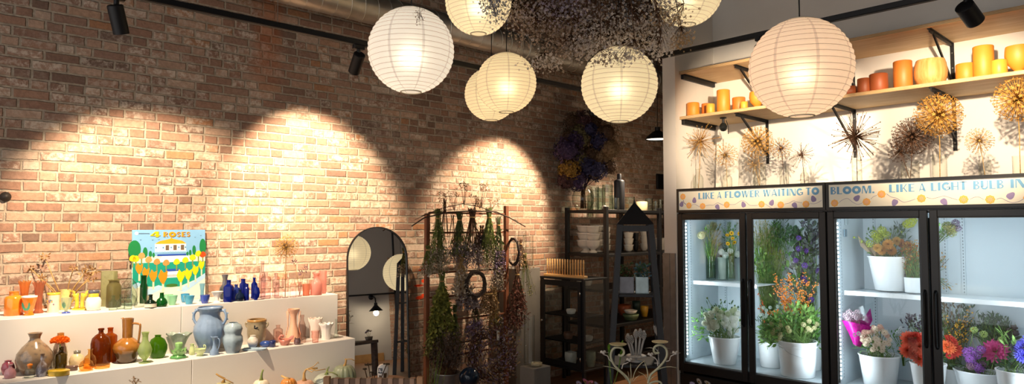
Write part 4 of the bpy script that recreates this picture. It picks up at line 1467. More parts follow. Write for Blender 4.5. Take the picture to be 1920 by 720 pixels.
o, s = pot('crock', 'beige salt-glazed crock with two ears and a dark motif', 'crock', 475.5, 651, [(13, 0), (14, 1.5), (17, 22), (17, 38), (16.6, 42), (17.2, 44), (17.2, 47), (15.8, 48.5)], CROCK, 'L', grp=GM, seg=40)
MB().lathe([(17.4 * s, 44.5 * s), (17.8 * s, 46 * s), (17.2 * s, 48.6 * s), (15.6 * s, 48.8 * s), (15.2 * s, 46 * s)], 40, c0=False).build('tan_rim', M('tan_rim_glaze', glaze, '#b0854c', None), o)
for sg in (-1, 1):
    handle(o, s, [(sg * 16.2, 40), (sg * 20, 42), (sg * 21, 38), (sg * 17, 33)], 1.7, CROCK)
mo = MB()
for dx, dz, L_, a in ((0, 0, 6, .3), (2, -1, 6, 2.8), (-2, 1, 5, 1.4)):
    mo.leaf((dx * s + 4 * s, -16.9 * s, (34 + dz) * s), (math.cos(a), -.05, math.sin(a)), (0, -1, 0), L_ * s, 3 * s, 0, fold=0)
mo.build('dark_motif', M('dark_blue_motif', glaze, '#20242c', None), o)
pot('mini_vase', 'tiny round vase shading from white to blue before the crock', 'vase', 471, 652.5, [(6, 0), (7, 1.5), (9.5, 10), (9, 16), (5.5, 20), (4.8, 22), (5.4, 23)], M('white_over_blue_glaze', glaze, '#6f86aa', '#e9e2d8', .018, .045, .25), 'L', grp=GM)
o, s = pot('tray', 'flat pale blue ceramic tray at the edge of the middle step', 'tray', 474, 657.5, [(19, 0), (21.5, 1), (22, 3.2), (20.5, 3.4), (19.5, 1.6), (0, 1.4)], M('ice_blue_glaze', glaze, '#a9bfd0', None), 'L', grp=GM, glass=True, flat=.45, sq=5, seg=40)
t = thing('ceramic_shoe', 'small cobalt blue ceramic slipper', 'ornament', on_z(503, 652, Z2) + V((.01, .035, 0)), FACE, GM)
s = mpp(t.location)
MB().ball((-4 * s, 0, 6 * s), 8 * s, seg=18, rings=10, sc=(1.35, .75, .75)).build('toe', M('cobalt_ceramic', glaze, '#2e4a8f', None), t)
MB().lathe([(5.5 * s, 0), (6 * s, 1 * s), (6 * s, 8 * s), (7 * s, 12 * s), (5.5 * s, 12 * s), (4.6 * s, 6 * s)], 20, loc=(9 * s, 0, 0)).build('heel_cup', M('dark_cobalt_ceramic', glaze, '#1c2a62', None), t)
pot('pink_bottle', 'short squared pale pink bottle behind the blue slipper', 'bottle', 514.5, 638, btl(8.4, 22, 3.6, 31), PNKC, 'L', grp=GM, glass=True, back=.04)
o, s = pot('fin_vase', 'peach vase with tall buttress fins from rim to base', 'vase', 543, 643, [(14, 0), (15, 1.5), (14, 8), (9, 20), (6, 32), (5.6, 46), (8, 54), (11, 58), (11.4, 60)], PEACH, 'L', grp=GM, back=.02)
for sg in (-1, 1):
    MB().prism([(sg * x * s, z * s) for x, z in ((10, 58), (13.5, 55), (11.5, 40), (11, 28), (14.5, 13), (13.5, 11), (9.6, 28), (9.8, 40), (8.5, 52))][::sg], 3 * s, Matrix(((1, 0, 0, 0), (0, 0, 1, -1.5 * s), (0, 1, 0, 0), (0, 0, 0, 1)))).build('fin', PEACH, o)
t = thing('swan_dish', 'rose pink ceramic swan-shaped dish', 'dish', on_z(533.5, 648.5, Z2) + V((.015, .03, 0)), FACE, GM)
s = mpp(t.location)
MB().lathe([(6 * s, 0), (7 * s, 1 * s), (10 * s, 6 * s), (11 * s, 11 * s), (10 * s, 11 * s), (8 * s, 6 * s), (0, 4 * s)], 24).build('bowl', ROSE, t)
MB().tube([(-9 * s, 0, 7 * s), (-11 * s, 0, 13 * s), (-7 * s, 0, 18 * s), (-3 * s, 0, 17 * s), (-3 * s, 0, 14 * s)], [2.6 * s, 2.4 * s, 2 * s, 2.2 * s, 1 * s], 10).build('swan_neck', ROSE, t)
MB().leaf((6 * s, 0, 8 * s), (.8, 0, .7), (0, 1, 0), 14 * s, 8 * s, .2).build('tail_wing', ROSE, t)
o, s = pot('mini_pot', 'tiny plum brown pot with two ear tips', 'pot', 555.5, 647, [(5, 0), (6.2, 2), (6.4, 7), (5.2, 10), (5.4, 11)], M('plum_brown_glaze', glaze, '#6b5152', None), 'L', grp=GM)
for sg in (-1, 1):
    MB().lathe([(1.6 * s, 0), (0, 5 * s)], 8, loc=(sg * 4 * s, 0, 9.6 * s)).build('ear_tip', M('plum_brown_glaze', glaze, '#6b5152', None), o)
pot('pink_bottle', 'tall pale pink soda bottle beside the peach vase', 'bottle', 563.5, 643.5, [(7, 0), (7.6, 1), (7.6, 26), (6, 34), (3.4, 41), (3.1, 47), (3.8, 48), (3.6, 51.5)], M('pink_soda_glass', thin_glass, (.88, .76, .72), .05, .7), 'L', grp=GM, glass=True)
k_ = mpp(on_z(590, 636, Z2))
pot('scalloped_pot', 'shell white planter with a scalloped rim behind the pink tumbler', 'pot', 584, 638, [(9, 0), (9.6, 1), (10.4, 14), (12, 28), (13.2, 36), (13, 37)], SHELLP, 'L', grp=GM, seg=48, back=.05, fn=lambda a, r, z, j: (r * (1 + (.04 * math.cos(10 * a) if j > 3 else 0)), z + (1.2 * k_ * math.cos(10 * a) if j > 3 else 0)))
pot('tumbler', 'small pink pressed glass tumbler', 'tumbler', 589.5, 643, [(5.4, 0), (5.6, 1), (6, 8), (7.2, 9), (7.4, 15), (7, 16), (7.8, 22)], M('pink_pressed_glass', thin_glass, (.94, .74, .70), .08, .7), 'L', grp=GM, glass=True, fn=flute(12, .02))
o, s = pot('scalloped_pot', 'milk white planter with wide ruffled rim near the step end', 'pot', 609, 637, [(7.5, 0), (8, 1), (8.6, 16), (10.5, 24), (13.5, 28), (13.2, 29.5)], WHITEG, 'L', grp=GM, seg=48, fn=lambda a, r, z, j: (r * (1 + (.05 * math.cos(9 * a) if j > 2 else .02 * math.cos(9 * a))), z + (1.2 * k_ * math.cos(9 * a) if j > 3 else 0)))
pot('bud_vase', 'thin clear glass bud vase at the very end of the step', 'vase', 629, 633, [(4.6, 0), (4.8, 1), (3, 8), (1.9, 20), (1.9, 30), (2.6, 34)], CLR, 'L', grp=GM, glass=True)


# nothing may stand inside its neighbour: slide the pieces back and forth on their step
for o_ in list(bpy.data.objects):
    if o_.type == 'EMPTY' and o_.name.split('.')[0] in ('bud_vase', 'lettuce_figurine', 'ceramic_shoe', 'swan_dish') and o_.get('group'):
        POTS.append([o_, .055 if 'twin' in o_['label'] or 'lettuce' in o_['label'] else .04, .03, 'U' if o_.location.z > 1 else 'L', 0.0])
DBG0 = [(q[0].location.copy()) for q in POTS]
for it in range(500):
    for i in range(len(POTS)):
        for j in range(i):
            A, B = POTS[i], POTS[j]
            if A[3] != B[3]:
                continue
            pa, pb = A[0].location, B[0].location
            need = A[1] + B[1] + .003
            dv = V((pa.x - pb.x, pa.y - pb.y, 0))
            if dv.length >= need:
                continue
            if it < 150:      # along the line of sight first
                n_ = V((pa.x, pa.y, 0)).normalized()
                sg = 1 if (dv.dot(n_) >= 0 if abs(A[4] - B[4]) < .001 else A[4] > B[4]) else -1
                mv = n_ * sg * .004
            else:
                n_ = dv.normalized() if dv.length > 1e-5 else V((1, 0, 0))
                mv = n_ * min(.5 * (need - dv.length), .003)
            for P_, q in ((A, mv), (B, -mv)):
                z, yf, yb = TIER[P_[3]]
                l = P_[0].location
                ny = min(max(l.y + q.y, yf + P_[2] * .8 + .004), yb - P_[2] - .006)
                P_[0].location = (l.x + (q.x if it >= 150 else (ny - l.y) * l.x / l.y), ny, l.z)


# ---------------- flowers standing in those bottles
GOLD = petal('golden_dried_floret', '#dcae5a', '#b9853a', .3, .7)
DRYT = petal('tan_dried_stem', '#c2a06a', '#94733f', .15, .7)
DRYB = petal('brown_dried_floret', '#6a4a35', '#46301f', .15, .8)
DRYP = petal('pale_straw_floret', '#e6cf9c', '#caa765', .3, .7)


def seed_head(name, label, base, head, r, mats, kind='ball', n=150, stem_r=.0028, bend=.0, grp=None):
    """allium seed head: stem from base to head (world points) and rays ending in florets"""
    base, head = V(base), V(head)
    t = thing(name, label, 'dried flower', base, 0, grp)
    h = head - base
    mid = h * .5 + V((bend, -bend * .5, 0))
    MB().tube([V((0, 0, 0)), h * .25 + V((bend * .7, 0, 0)), mid, h * .8 + V((bend * .5, 0, 0)), h], [stem_r, stem_r, stem_r * .95, stem_r * .9, stem_r * .8], 7).build('stem', mats[1], t)
    m = MB()
    m.ball(h, r * .07 + .002, 1)
    for i in range(n):
        z = 1 - 2 * (i + .5) / n
        q = i * 2.39996
        d = V((math.sqrt(1 - z * z) * math.cos(q), math.sqrt(1 - z * z) * math.sin(q), z))
        if kind == 'burst':
            d = (d + V((rnd.gauss(0, .15), rnd.gauss(0, .15), rnd.gauss(0, .15)))).normalized()
            L = r * rnd.choice((rnd.uniform(.75, 1.08), rnd.uniform(.35, .6)))
        else:
            L = r * rnd.uniform(.82, 1.0)
        e = h + d * L
        if base.x > 5.4 and base.y + e.y > 3.525:
            e.y = 3.525 - base.y
        if base.x > 5.4 and base.x + e.x > 6.145:
            e.x = 6.145 - base.x
        m.tube([h, h + d * L * .5 + V((rnd.gauss(0, 1), rnd.gauss(0, 1), rnd.gauss(0, 1))) * r * .015, e], [r * .008 + .0003, r * .008 + .0003, r * .008 + .0003], 3, 1)
        if kind == 'burst':
            if rnd.random() < .6:
                m.ball(e, r * .022 + .0006, 0, 5, 4)
        else:
            x = d.orthogonal().normalized()
            y = d.cross(x)
            k = r * (.10 if kind == 'ball' else .13)
            a0 = rnd.uniform(0, 2)
            for j in range(5):
                a = a0 + 2 * PI * j / 5
                w = x * math.cos(a) + y * math.sin(a)
                m.quad(e, (w + d * .5).normalized(), w.cross(d), k, k * .22, 0)
            m.ball(e, r * .02, 1, 4, 3)
    m.build('seed_head', mats, t)
    return t


b, s = SEEDB[0].location.copy(), SEEDB[1]
p = at_d(536.5, 463, depth(b))
seed_head('dried_allium', 'golden dried seed head standing in a lilac bottle on the top step', b + V((0, 0, .006)), p, 23 * s, [GOLD, DRYT], 'ball', 150)


def sprig(label, base, tips, mats, head=.012, name='dried_sprig', grp=None, r=.0016, nhead=16):
    base = V(base)
    t = thing(name, label, 'dried flower', base, 0, grp)
    st, hd = MB(), MB()
    for tp in tips:
        tp = V(tp) - base
        mid = tp * .55 + V((rnd.uniform(-.01, .01), rnd.uniform(-.01, .01), .01))
        st.tube([V((0, 0, 0)), mid, tp], [r, r * .9, r * .6], 6)
        for i in range(nhead):
            o_ = V((rnd.gauss(0, 1), rnd.gauss(0, 1), rnd.gauss(0, .8))) * head * .5
            d_ = o_.normalized() if o_.length > 0 else V((0, 0, 1))
            hd.leaf(tp + o_ * .5, d_, V((rnd.gauss(0, 1), rnd.gauss(0, 1), 1)), head * rnd.uniform(.4, .8), head * .35, .2, 0)
    st.build('stem', mats[1], t)
    hd.build('blossoms', mats[0], t)
    return t


PITCH_TOP = PITCH_O[0].location + V((0, 0, 36 * PITCH_O[1]))
b, s = VIAL[0].location.copy(), VIAL[1]
sprig('two mauve dried sprigs in the narrow lilac vial', b + V((0, 0, .006)), [at_d(552, 493, depth(b)), at_d(571, 503, depth(b)), at_d(566, 512, depth(b))], [petal('mauve_dried_floret', '#8f6a72', '#6b4c55'), DRYT], .028)
sprig('golden dried stems in the pale yellow pitcher, forked and bare', PITCH_TOP - V((0, 0, .09)),
      [at_d(x, y, depth(PITCH_TOP)) for x, y in ((84, 482), (57, 503), (78, 523), (138, 503), (158, 515), (178, 508), (172, 520), (165, 505))], [petal('straw_tan_floret', '#c9a472', '#a17a48'), petal('thick_straw_stem', '#d8b982', '#c19a5c')], .035, r=.004, nhead=18)
b, s = MARI[0].location.copy(), MARI[1]
t = thing('marigold', 'orange marigold bloom standing in the olive brown bottle', 'flower', b + V((0, 0, .01)), FACE)
p = at_d(110.5, 640, depth(b)) - t.location
c = V((p.dot(V((math.cos(FACE), math.sin(FACE), 0))), 0, p.z))
MB().tube([(0, 0, 0), c * .6, c], .003, 8).build('stem', STEM, t)
m = MB()
for i in range(240):
    z = 1 - 1.35 * (i + .5) / 240
    q = i * 2.39996
    d = V((math.sqrt(max(0, 1 - z * z)) * math.cos(q), math.sqrt(max(0, 1 - z * z)) * math.sin(q), z))
    m.leaf(c + V((d.x * 11, d.y * 11, d.z * 5)) * s, (d + V((0, 0, .25))), V((rnd.gauss(0, 1), rnd.gauss(0, 1), 1)), 5.5 * s, 4.2 * s, rnd.uniform(-.3, .5))
m.build('petals', petal('marigold_orange', '#f5922e', '#e0701a', .35), t)
# ================================================================== blooms, leaves, branches
_bm = {}


def bloom(kind, c1, c2=None, cc='#8a6a20'):
    """one bloom of unit radius looking along +z; meshes are shared"""
    key = (kind, c1, c2, cc)
    if key in _bm:
        return _bm[key]
    rr = random.Random(str(key))
    mp = M('petal_' + c1 + (c2 or ''), petal, c1, c2, .3)
    mc = M('centre_' + cc, petal, cc, None, .1)
    m = MB()
    if kind == 'pompon':
        m.ball((0, 0, 0), .8, 0, 10, 7)
        n = 80
        for i in range(n):
            z = 1 - 1.75 * (i + .5) / n
            q = i * 2.39996
            d = V((math.sqrt(max(0, 1 - z * z)) * math.cos(q), math.sqrt(max(0, 1 - z * z)) * math.sin(q), z))
            t = V((0, 0, 1)) - d * d.z
            t = t.normalized() if t.length > .05 else d.orthogonal()
            m.leaf(d * .78, (d + t * .55), d, .42, .42, .25, 0, .3)
    elif kind == 'dahlia':
        for ring, (n, L, el) in enumerate(((18, 1.0, .05), (16, .88, .3), (14, .72, .6), (10, .52, .95), (7, .34, 1.3))):
            for k in range(n):
                a = 2 * PI * (k + .5 * (ring % 2)) / n + rr.uniform(-.06, .06)
                e = el + rr.uniform(-.08, .08)
                d = V((math.cos(a) * math.cos(e), math.sin(a) * math.cos(e), math.sin(e)))
                m.leaf(d * .08 + V((0, 0, ring * .06)), d, V((0, 0, 1)), L, .34, .14, 0, .45)
        m.ball((0, 0, .2), .2, 1, 8, 6)
    elif kind == 'daisy':
        for k in range(13):
            a = 2 * PI * k / 13
            m.leaf((math.cos(a) * .15, math.sin(a) * .15, 0), V((math.cos(a), math.sin(a), .18)), V((0, 0, 1)), .85, .36, .1, 0, .2)
        m.ball((0, 0, .04), .3, 1, 10, 6, (1, 1, .6))
    elif kind == 'button':
        m.ball((0, 0, 0), .8, 0, 12, 8, (1, 1, .75))
        for i in range(30):
            z = 1 - 1.3 * (i + .5) / 30
            q = i * 2.39996
            d = V((math.sqrt(1 - z * z) * math.cos(q), math.sqrt(1 - z * z) * math.sin(q), z))
            m.leaf(d * .7, d + V((0, 0, .6)), d, .42, .5, .5, 0, .3)
        m.ball((0, 0, .55), .16, 1, 7, 5)
    elif kind == 'bud':
        m.lathe([(.0, -1.0), (.42, -.75), (.62, -.2), (.5, .5), (.15, 1.0), (0, 1.05)], 10, mi=0)
        for k in range(5):
            a = 2 * PI * k / 5
            m.leaf((math.cos(a) * .35, math.sin(a) * .35, -.8), V((math.cos(a) * .4, math.sin(a) * .4, 1)), V((math.cos(a), math.sin(a), 0)), 1.0, .5, .1, 1)
    elif kind == 'cluster':
        for i in range(46):
            z = 1 - 1.6 * (i + .5) / 46
            q = i * 2.39996
            d = V((math.sqrt(max(0, 1 - z * z)) * math.cos(q), math.sqrt(max(0, 1 - z * z)) * math.sin(q), z))
            x = d.orthogonal().normalized()
            y = d.cross(x)
            a0 = rr.uniform(0, 2)
            b = d * rr.uniform(.72, .98)
            for j in range(4):
                a = a0 + PI / 2 * j
                w_ = x * math.cos(a) + y * math.sin(a)
                m.leaf(b, w_ + d * .25, d, .26, .24, .1, 0, .2)
    _bm[key] = m.mesh(kind + '_bloom', [mp, mc])
    return _bm[key]


def toward_eye(p, up=.5, jit=.5):
    d = (CAM - V(p)).normalized() + V((0, 0, up)) + V((rnd.gauss(0, jit), rnd.gauss(0, jit), rnd.gauss(0, jit)))
    return d.normalized().to_track_quat('Z', 'Y')


def bunch(name, label, cat, mouth, blooms=(), leafy=(), twigs=(), grp=None, rmouth=.06, root=.12):
    """a bunch standing in a bucket. mouth: world centre of the bucket rim.
    blooms: (part name, kind, c1, c2, radius, [(u, v)] or (u, v, ru, rv, n), depth jitter)
    leafy: (material, u, v, ru, rv, n, length, width)   twigs: (stem material, berry material, [(u, v)], berry radius, n per twig)"""
    mouth = V(mouth)
    D = depth(mouth)
    t = thing(name, label, cat, mouth - V((0, 0, root)), 0, grp)
    O = t.location
    st = MB()
    fwd = V((math.cos(YAW), math.sin(YAW), 0))
    y0, y1 = (2.23, 3.49) if mouth.y > 2.172 else (.86, 2.115)
    keep = lambda p: V((min(max(p.x, 5.56), 6.04), min(max(p.y, y0 + .02), y1 - .03), min(max(p.z, .40), 1.72)))

    def stem(p, r=.0022):
        a = V((rnd.uniform(-1, 1), rnd.uniform(-1, 1), 0)) * rmouth * .5
        b = V((a.x * 1.3, a.y * 1.3, root))
        e = p - O
        st.tube([a * .5, b, b.lerp(e, .55) + V((0, 0, (e - b).length * .06)), e], r, 5)

    for nm, kind, c1, c2, r, pts, dj in blooms:
        if isinstance(pts, tuple):
            u, v, ru, rv, n = pts
            q = []
            tries = 0
            while len(q) < n and tries < n * 60:
                tries += 1
                a, k = rnd.uniform(0, 2 * PI), math.sqrt(rnd.random())
                c = (u + ru * k * math.cos(a), v + rv * k * math.sin(a))
                if all((c[0] - e[0]) ** 2 + (c[1] - e[1]) ** 2 > (r / D * FPX * 1.25) ** 2 for e in q):
                    q.append(c)
            pts = q
        me = bloom(kind, c1, c2)
        for (u, v) in pts:
            p = keep(at_d(u, v, D) - fwd * .045 + fwd * rnd.uniform(-dj, dj))
            stem(p)
            inst(me, nm, t, p - O, toward_eye(p, .4, .35), r * rnd.uniform(.88, 1.12))
    for mt, u, v, ru, rv, n, L, W in leafy:
        lf = MB()
        for i in range(n):
            a, k = rnd.uniform(0, 2 * PI), math.sqrt(rnd.random())
            p = keep(at_d(u + ru * k * math.cos(a), v + rv * k * math.sin(a), D) + fwd * rnd.uniform(-.03, .10))
            e = p - O
            out = (e - V((0, 0, root * .8))).normalized()
            d = (out + V((rnd.gauss(0, .6), rnd.gauss(0, .6), rnd.gauss(0, .5)))).normalized()
            lf.leaf(e, d, V((rnd.gauss(0, .5), rnd.gauss(0, .5), 1)), L * rnd.uniform(.6, 1.2), W * rnd.uniform(.7, 1.2), rnd.uniform(-.3, .2), 0, .2)
            if i % 4 == 0:
                stem(p, .0015)
        lf.v = [(min(max(x, 5.505 - O.x), 6.105 - O.x), min(max(y, y0 - .01 - O.y), y1 + .005 - O.y), min(z, 1.73 - O.z)) for x, y, z in lf.v]
        lf.build('foliage', mt, t)
    for smat, bmat, tips, br, nb in twigs:
        tw, be = MB(), MB()
        for (u, v) in tips:
            p = keep(at_d(u, v, D) + fwd * rnd.uniform(-.06, .04))
            e = p - O
            a = V((rnd.uniform(-.4, .4) * rmouth, rnd.uniform(-.4, .4) * rmouth, root))
            mid = a.lerp(e, .5) + V((rnd.gauss(0, .012), rnd.gauss(0, .012), .01))
            tw.tube([a, mid, e], [.003, .0022, .001], 5)
            for i in range(nb):
                f = rnd.uniform(.42, 1.0)
                c = mid.lerp(e, (f - .5) * 2) if f > .5 else a.lerp(mid, f * 2)
                o_ = V((rnd.gauss(0, 1), rnd.gauss(0, 1), rnd.gauss(0, 1))) * br * 1.6
                be.ball(c + o_, br * rnd.uniform(.8, 1.15), 0, 6, 4)
                if i % 3 == 0:
                    tw.tube([c, c + o_], .0006, 3)
        tw.build('twig', smat, t)
        if nb:
            be.build('berries', bmat, t)
    if st.v:
        st.build('stems', STEM, t)
    return t


def bucket(label, u, vtop, vbot, hw, hwb, x=None, y=None, rim=True, bail=False, z=.389, m=None, name='flower_bucket'):
    """tapered white bucket; placed on z, sized from its outline"""
    p = on_z(u, vbot - 2, z)
    s = mpp(p)
    r0, r1 = hwb * s, hw * s
    d = V((math.cos(YAW), math.sin(YAW), 0))
    if x is not None:
        p = on_x(u, vbot, x)
        p = V((x, p.y, z))
        s = mpp(p)
        r0, r1 = hwb * s, hw * s
    else:
        p = p + d * r0
    xc = min(max(p.x, 5.515 + r1), 6.10 - r1)
    p = V((xc, on_x(u, vbot, xc).y, z))
    k_ = mpp(p) / s
    r0, r1, s = r0 * k_, r1 * k_, s * k_
    h = on_x(u, vtop, p.x).z - z
    t = thing(name, label, 'bucket', (p.x, p.y, z), FACE, 'white flower buckets in the coolers')
    pr = [(r0 * .96, 0), (r0, .004), (r0 + (r1 - r0) * .5, h * .5), (r1 * .985, h - .012)]
    if rim:
        pr += [(r1 * 1.02, h - .012), (r1 * 1.03, h - .004), (r1 * 1.01, h)]
    else:
        pr += [(r1, h - .002), (r1 * .99, h)]
    pr += [(r1 * .95, h - .003), (r0 * .93, h * .15), (0, h * .12)]
    MB().lathe(pr, 40).build('bucket_body', m or WHITEP, t, sharp=50)
    MB().lathe([(r1 * .94, h - .03), (0, h - .03)], 32, c0=False).build('water', M('bucket_water', paint, '#7f8f86', .1), t)
    if bail:
        MB().lathe([(r1 * 1.012, h - .05), (r1 * 1.03, h - .045), (r1 * 1.02, h - .035)], 40, c0=False).build('rib_ring', WHITEP, t)
        MB().tube([(-r1 * 1.03, -.0, h - .045), (-r1 * .75, -r1 * .8, h - .09), (0, -r1 * 1.08, h - .125), (r1 * .5, -r1 * .98, h - .085), (r1 * 1.0, -r1 * .35, h - .045)][:3], .002, 6).build('wire_bail', M('bail_wire', paint, '#b8bcc0', .3, .9), t)
    return V((p.x, p.y, z + h)), r1


# ------------------------------------------------------------------ first cooler
G1 = 'flower bunches in the left cooler'
mth, rr_ = bucket('white bucket of white mums on the floor behind the first cooler door', 1359, 630, 686, 29, 20)
bunch('mum_bunch', 'white pompon mums bunched in a bucket behind the first door', 'flowers', mth,
      [('bloom', 'pompon', '#f4f3ea', '#dfe3c8', .0215, (1332, 600, 26, 19, 20), .03), ('bloom', 'pompon', '#f7f7f2', '#e8eadd', .026, (1372, 606, 16, 24, 13), .03),
       ('bloom', 'pompon', '#dfe2c8', '#b9c79a', .020, (1352, 584, 32, 11, 10), .05), ('bud', 'bud', '#6d7f3c', '#4c6a2c', .012, [(1319, 559), (1348, 561), (1375, 572), (1308, 590), (1330, 575)], .02)],
      [(LEAF, 1348, 604, 42, 22, 120, .05, .022), (LEAFD, 1350, 582, 40, 14, 40, .05, .022), (LEAF, 1325, 626, 26, 12, 40, .05, .022)], rmouth=rr_)


def vase_cyl(label, u, vt, vb, hw, z, x=None, water=.6):
    p = on_z(u, vb, z)
    s = mpp(p)
    p = p + V((math.cos(YAW), math.sin(YAW), 0)) * hw * s
    if x is not None:
        q = on_x(u, vb, x)
        p = V((x, q.y, z))
    h = on_x(u, vt, p.x).z - z
    r = hw * s
    t = thing('glass_vase', label, 'vase', (p.x, p.y, z))
    MB().lathe([(r * .97, 0), (r, .003), (r, h), (r * .94, h), (r * .94, .012), (0, .012)], 32).build('glass_wall', CLRG, t, sharp=50)
    if water:
        MB().lathe([(r * .92, .013), (r * .92, h * water)], 28, c0=True, c1=True).build('water', M('vase_water', thin_glass, (.86, .92, .84), .02, .3), t)
    return V((p.x, p.y, z + h)), r


ZS = 1.1255
m1, r1 = vase_cyl('tall clear cylinder vase of dried grasses on the first cooler shelf', 1336, 479, 524, 8.5, ZS)
m2, r2 = vase_cyl('tall clear cylinder vase of yellow flowers beside the grass vase', 1373, 480, 525, 8.5, ZS)


def grasses(label, mouth, tips, mats, root=.17, name='grass_bunch', blades=50, head=.09):
    t = thing(name, label, 'flowers', V(mouth) - V((0, 0, root)))
    O, D = t.location, depth(mouth)
    a, b = MB(), MB()
    for u, v, n in tips:
        for i in range(n):
            q_ = at_d(u + rnd.gauss(0, 7), v + rnd.gauss(0, 7), D + rnd.uniform(-.05, .08))
            e = V((min(max(q_.x, 5.52), 6.07), min(q_.y, 3.41), min(q_.z, 1.66))) - O
            s_ = V((rnd.uniform(-.015, .015), rnd.uniform(-.015, .015), 0))
            m_ = V((s_.x * 1.6, s_.y * 1.6, root))
            k = m_.lerp(e, .5) + V((0, 0, (e - m_).length * .12))
            a.tube([s_, m_, k, e], [.0016, .0016, .0012, .0006], 4)
            d = (e - k).normalized()
            for j in range(26):
                f = rnd.random()
                c = k.lerp(e, f * .7 + .35)
                b.leaf(c, d + V((rnd.gauss(0, .45), rnd.gauss(0, .45), rnd.gauss(0, .35))), V((rnd.gauss(0, 1), rnd.gauss(0, 1), 1)), head * .32, .0035, 0, 0)
    fit = lambda mb: setattr(mb, 'v', [(min(x, 6.09 - O.x), min(y, 3.485 - O.y), min(z, 1.725 - O.z)) for x, y, z in mb.v])
    fit(a)
    fit(b)
    a.build('grass_stems', mats[0], t)
    b.build('seed_plumes', mats[1], t)
    if blades:
        c = MB()
        for i in range(blades):
            s_ = V((rnd.uniform(-.02, .02), rnd.uniform(-.02, .02), root * .6))
            d = V((rnd.gauss(0, .22), rnd.gauss(0, .22), 1)).normalized()
            c.leaf(s_, d, V((rnd.gauss(0, 1), rnd.gauss(0, 1), 0)), rnd.uniform(.12, .28), .008, rnd.uniform(-.1, .3), 0, .1)
        fit(c)
        c.build('blades', mats[2], t)
    return t


PLUME = petal('khaki_plume', '#b3ae78', '#8e8e5c', .3)
grasses('khaki feathery grasses in the first glass vase', m1, [(1300, 426, 4), (1316, 418, 5), (1330, 414, 6), (1345, 422, 5), (1338, 445, 5), (1310, 440, 4), (1352, 452, 4)], [STEM, PLUME, LEAFL], root=m1.z - ZS - .015)
grasses('long green reeds standing in the yellow flower vase', m2, [(1357, 416, 4), (1366, 413, 3)], [STEM, M('reed_tip', petal, '#8fa070', '#6d8450', .3), STEM], root=m2.z - ZS - .016, blades=16, name='reed_bunch')
bunch('daisy_bunch', 'small bunch of yellow daisies above the second glass vase', 'flowers', m2 + V((.03, -.01, 0)),
      [('bloom', 'daisy', '#f7c21e', '#efae10', .023, [(1361, 441), (1368, 437), (1370, 447), (1362, 457), (1375, 455), (1383, 438)], .02)],
      [(LEAF, 1374, 446, 14, 20, 60, .035, .014)], rmouth=.012, root=.15)
mth, rr_ = bucket('small grey-green pot of white mums behind the glass vases', 1357, 482, 522, 11, 9, x=6.0, z=ZS, m=M('sage_plastic_pot', paint, '#7d8a80', .5))
bunch('mum_bunch', 'small white mums tucked behind the glass vases on the shelf', 'flowers', mth,
      [('bloom', 'pompon', '#e9ede6', '#cfd6cc', .026, [(1350, 472), (1357, 478), (1366, 470), (1380, 476), (1374, 466)], .02)], [(LEAFD, 1366, 476, 18, 12, 60, .04, .018)], rmouth=.03, root=.1)
# the pale bloom at the door edge
p = at_d(1290, 440, 6.05)
t = bunch('lily_stem', 'pale cream bloom leaning at the edge of the first door', 'flowers', on_z(1322, 523, ZS) + V((.02, .0, .30)), [('bloom', 'pompon', '#eeead0', '#cfc98c', .034, [(1290, 441)], 0)], [(LEAFL, 1300, 436, 8, 8, 12, .06, .014)], rmouth=.01, root=.29)

mthB, rrB = bucket('big glossy white pail with a wire handle behind the second door', 1496.5, 638, 713, 34.5, 30, bail=True)
mthC, rrC = bucket('plain white bucket half behind the big white pail', 1446, 639, 698, 23, 19, x=5.85)
bunch('greenery_bunch', 'leafy pale green flowering branches filling the big white pail', 'flowers', mthB,
      [('bloom', 'cluster', '#e9e2b4', '#cfc27c', .020, (1450, 622, 22, 22, 12), .04), ('bloom', 'cluster', '#efe6c0', '#d8c88c', .020, (1515, 610, 14, 14, 7), .03)],
      [(LEAFL, 1500, 606, 46, 30, 260, .065, .028), (LEAF, 1470, 616, 40, 24, 170, .06, .026), (LEAFL, 1446, 634, 20, 20, 70, .055, .026), (LEAF, 1535, 618, 14, 34, 60, .055, .022)], rmouth=rrB)
bunch('berry_bunch', 'tall bright orange winterberry branches in the second door', 'flowers', mthB + V((.12, .06, 0)), [], [(LEAFL, 1490, 560, 40, 20, 30, .04, .018)],
      [(M('berry_twig', petal, '#5a4632', '#40301f', .05), M('orange_berry', paint, '#f5933a', .25, coat=.4), [(1452, 514), (1462, 522), (1472, 512), (1482, 514), (1494, 528), (1508, 508), (1520, 522), (1530, 530), (1500, 540), (1468, 535), (1448, 536), (1440, 585), (1455, 580)], .0065, 46)], rmouth=.05, root=.24)
bunch('brunia_bunch', 'silver button buds rising from the plain white bucket', 'flowers', mthC,
      [('bloom', 'button', '#c3d0c6', '#a3b4a8', .016, (1436, 592, 14, 18, 13), .03), ('bloom', 'button', '#c3d0c6', '#a3b4a8', .017, (1463, 576, 14, 9, 10), .03)],
      [(LEAFD, 1435, 614, 18, 22, 90, .04, .010)], [(M('berry_twig', petal, '#5a4632', '#40301f', .05), M('rust_berry', paint, '#c95a24', .3), [(1424, 545), (1430, 568), (1422, 575)], .006, 14)], rmouth=rrC)
PURL = petal('purple_petal', '#5c2f8a', '#3c1f63', .3)
PLEAF = petal('plum_leaf', '#565060', '#5f6e58', .2)
mthD, rrD = bucket('white bucket of purple stems at the back of the second door', 1522, 640, 690, 20, 16, x=6.02)
